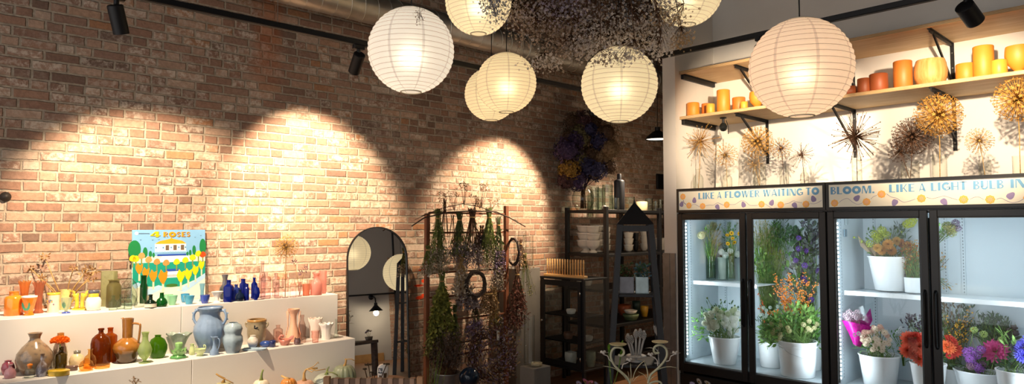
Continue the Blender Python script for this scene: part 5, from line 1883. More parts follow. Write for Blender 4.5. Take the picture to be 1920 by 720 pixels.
bunch('bean_vine_bunch', 'tall dark plum stems with purple blooms against the cooler back', 'flowers', mthD,
      [('bloom', 'cluster', '#8a58c0', '#66409a', .026, [(1504, 497), (1536, 482), (1533, 508), (1508, 528), (1492, 446), (1497, 466), (1510, 470), (1506, 520), (1515, 560), (1500, 578), (1490, 488)], .04)],
      [(PLEAF, 1520, 450, 26, 36, 130, .06, .045), (PLEAF, 1512, 520, 34, 50, 170, .055, .04), (LEAFD, 1494, 450, 14, 22, 40, .06, .045), (LEAF, 1500, 505, 30, 34, 50, .055, .032)],
      [(M('plum_twig', petal, '#2f2633', '#221c26', .05), PLEAF, [(1510, 420), (1530, 425), (1522, 440), (1538, 450), (1490, 450), (1500, 480)], .002, 0)], rmouth=rrD)
mthE, rrE = bucket('white bucket of airy greens at the back left of the second door', 1440, 640, 684, 16, 13, x=6.03)
bunch('fern_bunch', 'tall airy green and khaki foliage at the back of the second door', 'flowers', mthE, [],
      [(PLUME, 1432, 440, 22, 26, 380, .04, .006), (LEAF, 1462, 448, 32, 26, 200, .05, .014), (LEAFL, 1432, 490, 20, 30, 110, .055, .024), (LEAF, 1440, 510, 18, 20, 60, .06, .024), (LEAFL, 1475, 490, 12, 18, 50, .05, .012), (LEAFD, 1474, 430, 9, 20, 40, .05, .018)],
      [(STEM, STEM, [(1425, 420), (1445, 425), (1470, 425), (1480, 440), (1430, 480), (1450, 500), (1420, 450)], .002, 0)], rmouth=rrE, root=.1)

# ------------------------------------------------------------------ second cooler
mthF, rrF = bucket('big white bucket of peach mums on the third door shelf', 1669, 480, 547, 36, 25, z=ZS)
bunch('mum_bunch', 'peach and amber spider mums in the shelf bucket', 'flowers', mthF,
      [('bloom', 'dahlia', '#e9b35f', '#c98a34', .042, [(1650, 468), (1666, 470), (1660, 458)], .02), ('bloom', 'dahlia', '#dd9a5c', '#b86a2e', .042, [(1684, 456), (1698, 462), (1690, 470)], .02), ('bloom', 'dahlia', '#e6bf72', '#c9953c', .036, [(1675, 452), (1641, 464)], .02)],
      [(LEAF, 1672, 476, 34, 7, 60, .05, .018)], rmouth=rrF)
bunch('craspedia_bunch', 'lime yellow flower heads wrapped in brown paper in the shelf bucket', 'flowers', mthF + V((.10, .04, .0)),
      [('bloom', 'cluster', '#c9cf2c', '#9aa81e', .038, [(1646, 432), (1637, 440), (1654, 440), (1644, 446)], .02), ('bloom', 'cluster', '#c6cf5a', '#9fae3a', .032, [(1626, 457), (1640, 450)], .02), ('bloom', 'cluster', '#d8df4a', '#b9c22c', .036, [(1704, 418), (1716, 414), (1697, 421)], .02), ('bud', 'bud', '#cfd65c', '#7d9a3c', .014, [(1596, 445), (1687, 435), (1610, 453)], .01)],
      [(LEAF, 1650, 446, 22, 18, 60, .045, .018), (LEAFD, 1704, 440, 16, 22, 60, .045, .016)], rmouth=.06)
t = thing('paper_wrap', 'brown kraft paper cone around lime yellow flowers', 'wrapping', at_d(1640, 478, depth(mthF)))
O = t.location
m = MB()
for (u0, v0, u1, v1, u2, v2, u3, v3, dz) in ((1640, 484, 1614, 462, 1608, 441, 1640, 470, .03), (1642, 484, 1632, 466, 1640, 452, 1654, 478, .0)):
    q = [at_d(u, v, depth(mthF) + dz + k) - O for (u, v, k) in ((u0, v0, 0), (u1, v1, .05), (u2, v2, .06), (u3, v3, .02))]
    b_ = [p_ + V((.002, .002, 0)) for p_ in q]
    m.add(q + b_, [(0, 1, 2, 3), (7, 6, 5, 4), (0, 4, 5, 1), (1, 5, 6, 2), (2, 6, 7, 3), (3, 7, 4, 0)], 0, False)
m.build('paper_sheet', M('kraft_paper', paint, '#8c7860', .7, var=.15), t)
mthG, rrG = bucket('short white pot of dried orange sprigs at the shelf end', 1714, 520, 551, 16, 15, z=ZS, rim=False)
bunch('statice_bunch', 'fine rust and orange dried sprigs in the short white shelf pot', 'flowers', mthG, [],
      [(M('rust_floret', petal, '#c07a3a', '#8a4f2c', .3), 1712, 490, 17, 32, 520, .016, .010), (M('gold_floret', petal, '#d9a84a', '#b07f2c', .3), 1716, 478, 16, 26, 200, .016, .010)],
      [(M('berry_twig', petal, '#5a4632', '#40301f', .05), STEM, [(1702, 500), (1710, 470), (1716, 465), (1722, 480), (1700, 488), (1765, 490), (1772, 500), (1760, 525)], .002, 0)], rmouth=rrG, root=.05)
bunch('berry_spray', 'thin golden leaf spray arching behind the door divider', 'flowers', mthG + V((.12, -.08, 0)), [], [(M('gold_floret', petal, '#d9a84a', '#b07f2c', .3), 1768, 490, 10, 14, 60, .02, .012), (M('gold_floret', petal, '#d9a84a', '#b07f2c', .3), 1782, 530, 12, 10, 40, .02, .010)],
      [(M('berry_twig', petal, '#5a4632', '#40301f', .05), STEM, [(1775, 484), (1768, 500), (1790, 540)], .002, 0)], rmouth=.02, root=.1)
# bouquet hung by the fourth door top
bunch('wrapped_bouquet', 'pale green and mauve wrapped flowers high behind the fourth door', 'flowers', on_z(1744, 562, ZS) + V((.10, .0, .36)),
      [('bloom', 'cluster', '#c9cf8a', '#9fae5a', .034, [(1768, 436), (1776, 428), (1764, 424)], .02), ('bloom', 'cluster', '#a892b4', '#7f6a92', .03, [(1786, 418), (1790, 428)], .02)], [(LEAF, 1770, 436, 16, 12, 40, .04, .02)], rmouth=.02, root=.35)

mthH, rrH = bucket('white bucket of cream ranunculus on the third door floor', 1650, 664, 728, 35, 27)
bunch('ranunculus_bunch', 'small cream ranunculus buttons spilling from the third door bucket', 'flowers', mthH,
      [('bloom', 'button', '#efe3cf', '#d9bfa4', .021, (1636, 634, 26, 22, 26), .04), ('bloom', 'button', '#e3bfae', '#c99a86', .018, (1630, 622, 26, 14, 9), .04)],
      [(LEAF, 1645, 652, 34, 12, 110, .045, .010), (LEAF, 1625, 645, 14, 14, 40, .04, .012)], rmouth=rrH)
SLV = thin_glass('clear_cellophane', (.93, .96, .97), .08, .3, .9)
t = thing('flower_sleeve', 'magenta printed sleeve of pale mini blooms leaning left of the ranunculus', 'flowers', at_d(1602, 660, depth(mthH) + .02))
O, D = t.location, depth(mthH) + .02
P_ = lambda u, v, k=0: at_d(u, v, D + k) - O
mg = MB()
ring = []
for (ul, vl, ur, vr, w_) in ((1600, 645, 1612, 652, .02), (1590, 622, 1628, 632, .05), (1578, 600, 1634, 612, .07)):
    row = []
    for k in range(13):
        a = PI * k / 12
        f = k / 12
        u, v = ul + (ur - ul) * f, vl + (vr - vl) * f
        row.append(P_(u, v, -w_ * math.sin(a)))
    ring.append(row)
vs = [p for r_ in ring for p in r_]
mg.add(vs, [(j * 13 + i, j * 13 + i + 1, (j + 1) * 13 + i + 1, (j + 1) * 13 + i) for j in range(2) for i in range(12)], 0)
# the taller back flap of the sleeve
fl = [P_(1600, 645, .03), P_(1612, 652, .03), P_(1636, 600, .05), P_(1632, 578, .05), P_(1622, 592, .05), P_(1606, 600, .05), P_(1582, 600, .05)]
mg.add(fl + [p + V((.002, .001, 0)) for p in fl], [tuple(range(7)), tuple(range(13, 6, -1))] + [(i, (i + 1) % 7, 7 + (i + 1) % 7, 7 + i) for i in range(7)], 0, False)
mg.build('printed_sleeve', M('magenta_film', petal, '#d0219a', '#a81880', .35, .25), t)
ce = MB()
cl = [P_(1582, 598, .02), P_(1634, 610, .02), P_(1638, 566, .05), P_(1618, 574, .03), P_(1600, 566, .02), P_(1584, 580, .02)]
ce.add(cl + [p - V((.12, .0, 0)) * .3 for p in cl[:1]] , [tuple(range(6))], 0, False)
ce.build('clear_film', SLV, t)
wl = MB()
for s_, u0, v0, u1, v1, h_ in (('CO', 1601, 633, 1615, 628, .034),):
    p0, p1 = at_d(u0, v0, D - .075), at_d(u1, v1, D - .075)
    xd = (p1 - p0)
    L_ = xd.length
    xd.normalize()
    nd = -V((math.cos(YAW), math.sin(YAW), 0))
    zd = nd.cross(xd)
    Mx_ = Matrix((xd, zd, nd)).transposed().to_4x4()
    Mx_.translation = p0 - O
    word(wl, s_, L_, h_, Mx_, .001, gap=.08)
wl.build('sleeve_lettering', M('white_print', paint, '#f6eef4', .4), t)
me = bloom('cluster', '#d9c3c9', '#a88f9a')
for (u, v) in ((1585, 592), (1592, 586), (1600, 590), (1608, 586), (1596, 597), (1606, 595), (1590, 600), (1614, 594)):
    p = P_(u, v, rnd.uniform(-.02, .02))
    inst(me, 'bloom', t, p, toward_eye(p + O, .5, .3), .026)
st = MB()
for k in range(7):
    st.tube([P_(1588 + k * 4, 600, 0), P_(1606, 650, 0)], .002, 5)
st.build('stems', STEM, t)

mthI, rrI = bucket('white bucket of coral dahlias behind the divider of third and fourth doors', 1742, 680, 736, 30, 22, x=5.66)
bunch('dahlia_bunch', 'big coral red dahlias crowding the third door edge', 'flowers', mthI,
      [('bloom', 'dahlia', '#f78a6c', '#ee6a4e', .062, [(1696, 638), (1714, 672), (1690, 658), (1728, 640)], .03), ('bloom', 'dahlia', '#fba184', '#f47a58', .055, [(1714, 648), (1730, 662), (1703, 664)], .03), ('bloom', 'dahlia', '#e85a48', '#cc4034', .058, [(1776, 640), (1782, 655), (1706, 634)], .03), ('bloom', 'dahlia', '#f79a62', '#ee7a48', .055, [(1768, 650)], .02), ('bloom', 'daisy', '#c22c2c', '#a02222', .03, [(1776, 670), (1770, 664)], .02)],
      [(LEAFD, 1735, 668, 40, 14, 80, .05, .02)], rmouth=rrI)
mthJ, rrJ = bucket('white bucket of mixed pink flowers on the fourth door floor', 1842, 694, 752, 44, 34)
bunch('mixed_bunch', 'large magenta dahlia with purple stocks in the fourth door bucket', 'flowers', mthJ,
      [('bloom', 'dahlia', '#ee6aae', '#d8458c', .10, [(1858, 658)], 0), ('bloom', 'cluster', '#c07ad8', '#9a58b8', .033, [(1812, 656), (1806, 668), (1822, 664), (1816, 676), (1826, 652), (1820, 684), (1828, 690), (1802, 658)], .03), ('bloom', 'cluster', '#c5d58a', '#9fbb5a', .026, [(1866, 634), (1816, 616), (1834, 624)], .02), ('bloom', 'cluster', '#b98aa8', '#8f6684', .026, [(1810, 684), (1838, 682)], .02)],
      [(LEAF, 1862, 686, 30, 14, 70, .07, .036), (LEAFD, 1835, 690, 40, 10, 60, .05, .022)], [(M('pale_twig', petal, '#b8a98c', '#94846a', .05), STEM, [(1816, 618), (1834, 630)], .002, 0)], rmouth=rrJ)
mthK, rrK = bucket('white bucket of violet blooms at the far end of fourth door', 1912, 694, 750, 36, 28, x=5.72)
bunch('delphinium_bunch', 'violet blue ruffled blooms at the end of the fourth door', 'flowers', mthK,
      [('bloom', 'dahlia', '#7d78e6', '#5c58c8', .058, [(1908, 650), (1918, 638), (1920, 662), (1905, 664), (1932, 650)], .02)], [(LEAFD, 1910, 688, 20, 12, 60, .05, .022), (LEAFL, 1896, 640, 6, 14, 20, .06, .016)], rmouth=rrK)
mthL, rrL = bucket('white bucket of golden berry branches at the back of the fourth door', 1785, 690, 726, 21, 17, x=6.0)
bunch('berry_bunch', 'dark branches dotted with golden yellow berries at the cooler back', 'flowers', mthL, [],
      [(M('bronze_leaf', petal, '#7d6a4c', '#5c523e', .2), 1784, 610, 34, 44, 220, .04, .018), (LEAFD, 1822, 600, 16, 30, 70, .04, .018)],
      [(M('berry_twig', petal, '#5a4632', '#40301f', .05), M('golden_berry', paint, '#f0b53c', .25, coat=.4), [(1770, 590), (1784, 600), (1796, 606), (1808, 596), (1822, 590), (1832, 612), (1800, 632), (1778, 628), (1790, 655), (1815, 580), (1826, 575)], .006, 16)], rmouth=rrL)
mthM, rrM = bucket('white bucket of dark evergreen sprigs at the back of the fourth door', 1868, 690, 722, 21, 17, x=6.02)
bunch('greenery_bunch', 'dark evergreen sprigs with dusky buds behind the magenta dahlia', 'flowers', mthM,
      [('bud', 'bud', '#6a5a5c', '#4a4a3c', .028, [(1886, 618), (1893, 612), (1880, 626), (1899, 622)], .02)], [(LEAFD, 1872, 620, 34, 28, 300, .05, .014), (M('dusk_green_leaf', petal, '#5f7452', '#465a44', .2), 1880, 645, 30, 30, 120, .06, .022)], rmouth=rrM)
bunch('pepper_bunch', 'dark purple leafed sprigs behind the coral dahlias', 'flowers', mthI + V((.22, .05, .02)), [], [(M('dusky_plum_leaf', petal, '#5a4a58', '#3c3a44', .2), 1716, 608, 14, 18, 80, .03, .02)], [(M('plum_twig', petal, '#2f2633', '#221c26', .05), STEM, [(1704, 600), (1718, 600), (1726, 610)], .002, 0)], rmouth=.03, root=.2)
bunch('white_stock', 'white blooms in clear film beside the coral dahlias', 'flowers', mthH + V((.18, -.12, 0)), [('bloom', 'cluster', '#eef1f2', '#d3dade', .026, [(1683, 616), (1690, 620), (1698, 624), (1706, 622), (1680, 624)], .02)], [(LEAF, 1690, 630, 16, 8, 40, .04, .012)], rmouth=.03, root=.1)
# price tags clipped to the shelf rail
for (u, v, lab, c) in ((1586, 437, 'small dark grey stock label clipped in the third door', '#6b8492'), (1589, 415, 'small pale stock label clipped high in the third door', '#a9b8bc')):
    p = on_y(u, v, 2.115)
    tag(MB().box((p.x - .03, 2.116, p.z - .03), (p.x + .03, 2.122, p.z + .03), bev=.002).build('stock_label', M('label_' + c, paint, c, .5)), lab, 'label')

# ================================================================== seed heads in bottles on top of the coolers
ZC = 1.987
GB = 'clear bottles of dried seed heads on the cooler top'
CLB = M('clear_bud_bottle', thin_glass, (.94, .95, .92), .03, .6)


def top_bottle(label, u, vt, hw, kind, x):
    p = on_x(u, vt, x)
    s = mpp(p)
    r, h = hw * s, p.z - ZC
    loc = V((x, p.y, ZC))
    t = thing('glass_bottle', label, 'bottle', loc, 0, GB)
    if kind == 'b':
        pr = [(r * .9, 0), (r, .004), (r, h * .52), (r * .8, h * .64), (r * .42, h * .74), (r * .40, h * .95), (r * .52, h * .96), (r * .5, h)]
    else:
        pr = [(r * .95, 0), (r, .004), (r, h)]
    MB().lathe(pr, 24).build('glass_wall', CLB, t, sharp=50)
    return loc


for (bu, bvt, bhw, kind, x, heads) in (
    (1309, 316, 9, 'b', 5.66, (('starry pale straw seed head with long rays nearest the white wall', 1313, 264, 37, 'burst', 90, [DRYP, GOLD]),)),
    (1363, 318, 9, 'b', 5.72, (('small golden seed head beside the leaning white board', 1360, 291, 24, 'ball', 90, [GOLD, DRYT]),)),
    (1424, 308, 11, 't', 5.64, (('dense golden seed head higher of two in one bottle', 1420, 266, 31, 'ball', 190, [GOLD, DRYT]), ('sparse tan seed head lower of two in one bottle', 1414, 309, 19, 'ball', 60, [DRYT, DRYT]))),
    (1470, 312, 8, 't', 5.74, (('loose golden brown seed head beside the small dark spiky one', 1464, 278, 21, 'ball', 90, [GOLD, DRYB]),)),
    (1508, 314, 7.5, 'b', 5.66, (('small dark brown spiky seed head between golden and giant ones', 1503, 290, 24, 'burst', 90, [DRYB, DRYB]),)),
    (1606, 292, 8.5, 't', 5.66, (('giant dark brown starburst seed head under the big lantern', 1604, 256, 50, 'burst', 130, [DRYB, DRYB]),)),
    (1706, 302, 15, 't', 5.68, (('dense round brown seed head upper of two in a wide tumbler', 1710, 256, 36, 'ball', 200, [DRYB, DRYB]), ('loose brown seed head lower of two in a wide tumbler', 1688, 284, 24, 'ball', 90, [DRYB, DRYB]))),
    (1761, 290, 12, 't', 5.62, (('largest bright golden seed head rising above the rest', 1760, 216, 42, 'ball', 240, [GOLD, GOLD]),)),
    (1846, 300, 10, 't', 5.66, (('small golden orange seed head standing alone near the end', 1836, 264, 25, 'ball', 110, [GOLD, DRYT]),)),
    (1912, 292, 12, 't', 5.60, (('big golden seed head cut by the picture edge', 1908, 186, 42, 'ball', 230, [GOLD, GOLD]),)),
):
    loc = top_bottle('clear bottle of the ' + heads[0][0], bu, bvt, bhw, kind, x)
    for k, (lab, u, v, r, kd, n, mats) in enumerate(heads):
        hp = on_x(u, v, x + .015 * k)
        seed_head('dried_allium', lab, loc + V((.004 * k, .006 * k, .006)), hp, r * mpp(hp), mats, kd, n, bend=.004)
a, b_ = on_x(1345, 262, 6.08), on_x(1387, 256, 6.08)
tag(MB().box((-.008, b_.y - a.y, 0), (.0, 0, a.z - ZC), bev=.001).build('canvas_board', paint('white_canvas_board', '#efe9df', .6, var=.03), loc=(6.04, a.y, ZC), rot=(0, .07, 0)), 'blank white canvas board leaning on the wall over the cooler', 'canvas board')
# ================================================================== printed tin sign on the top step
a, b_ = on_y(248.5, 431, 5.06), on_y(385.5, 431, 5.06)
SW, SH = b_.x - a.x, a.z - Z1
t = thing('tin_sign', 'bright printed garden poster titled 4 ROSES leaning on the brick', 'sign', (a.x, 5.035, Z1 + .001))
tl_ = math.atan2(.035, SH)
TM = Matrix(((1, 0, 0, 0), (0, math.sin(tl_), -math.cos(tl_), 0), (0, math.cos(tl_), math.sin(tl_), 0), (0, 0, 0, 1)))
PX = lambda x, y: ((x - 35) / 545 * SW, (608 - y) / 570 * SH)
MB().prism(rect(0, 0, SW, SH), -.006, TM).build('sign_board', M('poster_sky_blue', paint, '#7fb2dc', .3, var=.04, coat=.3), t)


def art(name, polys, colr, lift, label=None):
    m = MB()
    for p in polys:
        m.prism([PX(*q) for q in p], .0006, TM @ Matrix.Translation((0, 0, lift)))
    o = m.build(name, M('poster_' + colr, paint, colr, .3, var=.03, coat=.3), t)
    return o


def disc(x, y, r, n=16, sy=1.0, wob=0.0):
    return [(x + r * (1 + wob * math.cos(7 * k)) * math.cos(2 * PI * k / n), y + sy * r * (1 + wob * math.cos(7 * k)) * math.sin(2 * PI * k / n)) for k in range(n)][::-1]


def R4(x0, y0, x1, y1):
    return [(x0, y1), (x1, y1), (x1, y0), (x0, y0)]


art('painted_lawn', [R4(36, 250, 579, 607)], '#e9e6cf', .0004)
art('painted_pool', [[(40, 470), (40, 300), (579, 300), (579, 420), (380, 500), (240, 500)]], '#1d9480', .0008)
art('painted_terrace', [[(250, 250), (440, 250), (470, 300), (220, 300)], [(285, 360), (370, 360), (370, 420), (270, 420)], R4(262, 400, 380, 425)], '#e8ecf2', .0012)
art('painted_band', [R4(270, 355, 378, 375), [(215, 235), (430, 235), (430, 250), (215, 250)]], '#2c4fa8', .0016)
art('painted_steps', [[(110, 520), (225, 480), (280, 500), (150, 560)], [(36, 470), (80, 450), (110, 470), (60, 500)], [(360, 530), (470, 470), (579, 400), (579, 440), (420, 550)]], '#a9cdea', .0012)
for q in ((52, 190, 45, 70), (128, 218, 17, 42), (165, 232, 12, 26), (188, 240, 9, 20), (560, 180, 26, 66), (492, 208, 14, 40), (462, 228, 10, 24), (440, 235, 9, 18)):
    art('painted_tree', [disc(q[0], q[1], q[2], 18, q[3] / q[2])], '#1f7a44', .0016)
art('pavilion_wall', [R4(198, 150, 430, 216)], '#f3f1ea', .0016)
art('pavilion_roof', [[(196, 152), (432, 152), (400, 128), (330, 112), (318, 98), (308, 112), (230, 130)]], '#efa02a', .002)
for x in (288, 346, 402):
    art('pavilion_window', [R4(x - 13, 162, x + 13, 204)], '#6a5a4a', .002)
for x in (206, 258, 317, 374, 424):
    art('pavilion_diamond', [[(x, 192), (x + 7, 182), (x, 172), (x - 7, 182)]], '#3f86b8', .002)
art('pavilion_scallops', [disc(210 + k * 20, 218, 10, 10, .7) for k in range(12)], '#8fc0e4', .0018)
for x, y, c in ((62, 266, '#f0d421'), (102, 243, '#f0965a'), (152, 275, '#f0965a'), (212, 294, '#f08a4a'), (280, 304, '#f08a4a'), (358, 300, '#f2cf22'), (424, 288, '#f4d81f'), (480, 268, '#f2cf22'), (525, 238, '#f4d81f'), (560, 246, '#c94a1e'), (40, 262, '#f0d421')):
    art('painted_rose', [disc(x, y, 24, 22, 1.0, .07)], c, .0024)
    art('painted_stem', [R4(x - 5, y + 22, x + 5, y + 70)], '#7d8a4a', .002)
for x, y, c, k in ((85, 330, '#ee8a1f', 1), (132, 365, '#ee8a1f', 1), (185, 390, '#ee8a1f', 1.1), (255, 400, '#ee861a', 1.3), (388, 400, '#f3cc1a', 1.2), (445, 390, '#f3cc1a', 1.1), (500, 360, '#f3cc1a', 1), (548, 320, '#f3cc1a', .9)):
    art('painted_bush', [[(x - 26 * k, y + 10), (x - 12 * k, y + 44 * k), (x + 4 * k, y + 60 * k), (x + 24 * k, y + 20 * k), (x + 28 * k, y - 24 * k), (x + 6 * k, y - 12 * k), (x - 10 * k, y - 34 * k)]], c, .0024)
    art('painted_trunk', [R4(x - 4 * k, y + 50 * k, x + 8 * k, y + 110 * k)], '#e6d3b4', .0022)
art('painted_hedge', [disc(322, 488, 44, 18, .3)], '#3f6a2c', .0022)
for x, y in ((95, 118), (180, 120), (225, 118), (500, 102), (545, 88), (170, 182), (70, 150)):
    art('painted_bird', [[(x - 7, y - 4), (x, y + 3), (x + 7, y - 5), (x, y)]], '#33485e', .0016)
art('painted_emblem', [disc(66, 66, 13)], '#dbe6ee', .0016)
for s_, x0, x1, y0, y1, c, lift in (('4', 163, 236, 96, 52, '#f2d21c', .0024), ('ROSES', 258, 462, 95, 56, '#f0941f', .0024)):
    m = MB()
    (xa, za), (xb_, zb) = PX(x0, y0), PX(x1, y1)
    word(m, s_, xb_ - xa, zb - za, TM @ Matrix.Translation((xa, za, lift)), .0008, gap=.14)
    m.build('sign_lettering', M('poster_' + c, paint, c, .3), t)
    m = MB()
    word(m, s_, xb_ - xa, zb - za, TM @ Matrix.Translation((xa + .0025, za - .002, lift - .0008)), .0008, gap=.14)
    m.build('lettering_shadow', M('poster_#4a2f2a', paint, '#4a2f2a', .3), t)
MB().prism([PX(*q) for q in R4(80, 64, 158, 70)], .0006, TM @ Matrix.Translation((0, 0, .0016))).build('small_print', M('poster_#57728a', paint, '#57728a', .4), t)

# ================================================================== arched floor mirror
pl_, pr_ = on_y(649.5, 520, 5.0), on_y(763, 520, 4.91)
ax = V((pr_.x - pl_.x, pr_.y - pl_.y, 0))
MW = ax.length
ax.normalize()
LEAN = R(4.0)
bk = V((-ax.y, ax.x, 0))
upm = (V((0, 0, 1)) * math.cos(LEAN) + bk * math.sin(LEAN)).normalized()
mid = (pl_ + pr_) / 2
mid.z = 0
MH = 1.637
O_ = mid - bk * 1.25 * math.sin(LEAN)
MM = Matrix((ax, upm, -(ax.cross(upm)) * -1)).transposed().to_4x4()
t = thing('floor_mirror', 'tall arched black-framed mirror standing against the brick', 'mirror', O_)
n_ = ax.cross(upm)          # points at the room


def arch(w, h, n=28):
    r = w / 2
    return [(-r, 0), (r, 0)] + [(r * math.cos(PI * k / n), h - r + r * math.sin(PI * k / n)) for k in range(n + 1)]


MMX = Matrix((ax, upm, n_)).transposed().to_4x4()
n = NT('mirror_silver')
gl = n.n('ShaderNodeBsdfGlossy')
gl.inputs[0].default_value = (.86, .87, .87, 1)
gl.inputs['Roughness'].default_value = .0
MIRS = n.done(gl.outputs[0])
MB().prism(arch(MW - .012, MH - .006), .004, MMX @ Matrix.Translation((0, .006, .004))).build('mirror_glass', MIRS, t)
o_pts = arch(MW, MH)
i_pts = [(x * (1 - .018 / MW), max(.009, y - .009 if y > .1 else .009)) for x, y in o_pts]
fr = MB()
nn = len(o_pts)
for z0, z1 in ((0, .022),):
    vs = [MMX @ V((x, y, z)) for z in (z0, z1) for x, y in o_pts] + [MMX @ V((x, y, z)) for z in (z0, z1) for x, y in i_pts]
    fs = []
    for k in range(nn):
        l = (k + 1) % nn
        fs += [(k, l, nn + l, nn + k), (2 * nn + l, 2 * nn + k, 3 * nn + k, 3 * nn + l), (nn + k, nn + l, 3 * nn + l, 3 * nn + k), (l, k, 2 * nn + k, 2 * nn + l)]
    fr.add(vs, fs, 0, False)
fr.build('mirror_frame', BLACKM, t)
MB().prism(arch(MW - .008, MH - .004), .003, MMX @ Matrix.Translation((0, .004, .0))).build('backing', BLACKM, t)


def in_mirror(u, v):
    d = ray(u, v)
    pp = O_ + n_ * .008
    k = (pp - CAM).dot(n_) / d.dot(n_)
    p = CAM + d * k
    return p, d - n_ * 2 * d.dot(n_), k


def mir_y(u, v, y):
    p, r_, k = in_mirror(u, v)
    q = (y - p.y) / r_.y
    return p + r_ * q, k + q


def mir_d(u, v, D):
    p, r_, k = in_mirror(u, v)
    return p + r_ * (D - k)


# what the mirror shows: the grey shop wall across the room with its lamp, rail and panel
YW = -3.06
q0, k0 = mir_y(660, 557, YW)
q1, k1 = mir_y(758, 546, YW)
zr = (q0.z + q1.z) / 2
xa, xb_ = min(q0.x, q1.x) - .8, max(q0.x, q1.x) + .6
t = thing('wall_rail', 'black conduit rail across the grey wall seen in the mirror', 'rail', (xa, YW, zr))
MB().bar((0, .03, 0), (xb_ - xa, .03, 0), .03, .03).build('rail_bar', BLACKM, t)
for f in (.1, .9):
    MB().box(((xb_ - xa) * f - .02, 0, -.02), ((xb_ - xa) * f + .02, .03, .02)).build('standoff', BLACKM, t)
q2, _ = mir_y(737, 500, YW)
t = thing('conduit_pipe', 'black vertical conduit pipe on the grey wall seen in the mirror', 'pipe', (q2.x, YW + .07, 1.0))
MB().tube([(0, 0, 0), (0, 0, 3.2)], .022, 12).build('pipe', BLACKM, t)
for z in (.3, 2.4):
    MB().tube([(.03 * math.cos(a), .03 * math.sin(a), z) for a in [2 * PI * k / 16 for k in range(16)]], .006, 6, closed=True).build('pipe_clip', BLACKM, t)
q3, k3 = mir_y(705, 583, YW + .4)
t = thing('barn_lamp', 'black gooseneck barn lamp on the grey wall seen in the mirror', 'wall lamp', (q3.x, YW + .4, q3.z))
MB().lathe([(.13, 0), (.135, .004), (.07, .07), (.035, .11), (.03, .16), (0, .165)], 28, c0=False).build('shade', BLACKM, t, sharp=40)
MB().tube([(0, 0, .16), (0, -.02, .24), (0, -.12, .28), (0, -.4, .28)], .014, 8).build('gooseneck', BLACKM, t)
MB().lathe([(.05, 0), (.05, .015), (.0, .02)], 20, M=Matrix.Translation((0, -.4, .28)) @ Matrix.Rotation(-PI / 2, 4, 'X')).build('wall_plate', BLACKM, t)
MB().ball((0, 0, .02), .042, seg=16, rings=10).build('bulb', glow('barn_bulb_glow', (1, .8, .5), 12), t)
lamp('POINT', 'barn_lamp_light', (q3.x, YW + .4, q3.z - .04), 12, (1, .8, .55), shadow_soft_size=.05)
qa, _ = mir_y(652, 668, YW)
qb, _ = mir_y(722, 720, YW)
x0, x1 = sorted((qa.x, qb.x))
tag(MB().box((x0 - .3, YW, 0.0), (x1, YW + .02, qa.z), bev=.002).build('kraft_board', M('kraft_board_brown', paint, '#a8814e', .7), None), 'brown kraft board on the grey wall seen in the mirror', 'board')
qc, _ = mir_y(733, 640, YW)
xw = qc.x
struct(MB().box((min(xw, xw + 2.2), YW, 0), (max(xw, xw + 2.2), YW + .03, 2.05)), 'wall_brick_dado', BRICK)
for lab, u, v, px in (('paper lantern seen in the mirror at its upper edge', 662, 474, 66), ('paper lantern seen in the mirror at its outer side', 753, 511, 70)):
    D_ = 11.3
    p = mir_d(u, v, D_)
    lantern(lab, p, px * D_ / FPX, PAPC, 2.0, LC1)

# ================================================================== obelisk plant towers
NAVYW = M('blue_black_painted_wood', paint, '#10131b', .5, var=.2)


def obelisk(label, loc, rz, grp='blue-black wooden obelisk towers', h=1.655):
    t = thing('garden_obelisk', label, 'obelisk', loc, rz, grp)
    hw = lambda z: .150 + (h - z) * .072
    for sx in (-1, 1):
        for sy in (-1, 1):
            a, b = hw(0) - .022, hw(h) - .022
            MB().bar((sx * a, sy * a, 0), (sx * b, sy * b, h), .05, .045, up=(0, 1, 0), bev=.003).build('leg', NAVYW, t)
    for z, hh, nm in ((h - .035, .05, 'top_rail'),):
        w_ = hw(z)
        for k in range(4):
            a = k * PI / 2
            d_, q_ = V((math.cos(a), math.sin(a), 0)), V((-math.sin(a), math.cos(a), 0))
            MB().bar(d_ * (w_ - .012) - q_ * w_ + V((0, 0, z)), d_ * (w_ - .012) + q_ * w_ + V((0, 0, z)), .022, hh).build(nm, NAVYW, t)
    for z in (.485, 1.065):
        w_ = hw(z) - .03
        MB().box((-w_, -w_, z - .022), (w_, w_, z), bev=.002).build('shelf', NAVYW, t)
    w_ = hw(h) + .006
    MB().add([(-w_, -w_, h), (w_, -w_, h), (w_, w_, h), (-w_, w_, h), (0, 0, h + .195)], [(3, 2, 1, 0), (0, 1, 4), (1, 2, 4), (2, 3, 4), (3, 0, 4)], 0, False).build('pyramid_cap', NAVYW, t)
    MB().lathe([(.012, 0), (.008, .01), (.003, .03), (0, .04)], 10, loc=(0, 0, h + .185)).build('finial', NAVYW, t)
    return t


OBL = V((4.79, 3.53, 0))
obelisk('blue-black wooden obelisk tower with shelves before the black shelving', OBL, FACE - R(8))
D_ = 10.4
p = mir_d(772, 600, D_)
obelisk('blue-black wooden obelisk tower seen only in the mirror', (p.x, p.y, 0), .5)

# things on the obelisk's shelves
def on_ob(lx, ly, z):
    a = FACE - R(8)
    return V((OBL.x + lx * math.cos(a) - ly * math.sin(a), OBL.y + lx * math.sin(a) + ly * math.cos(a), z))


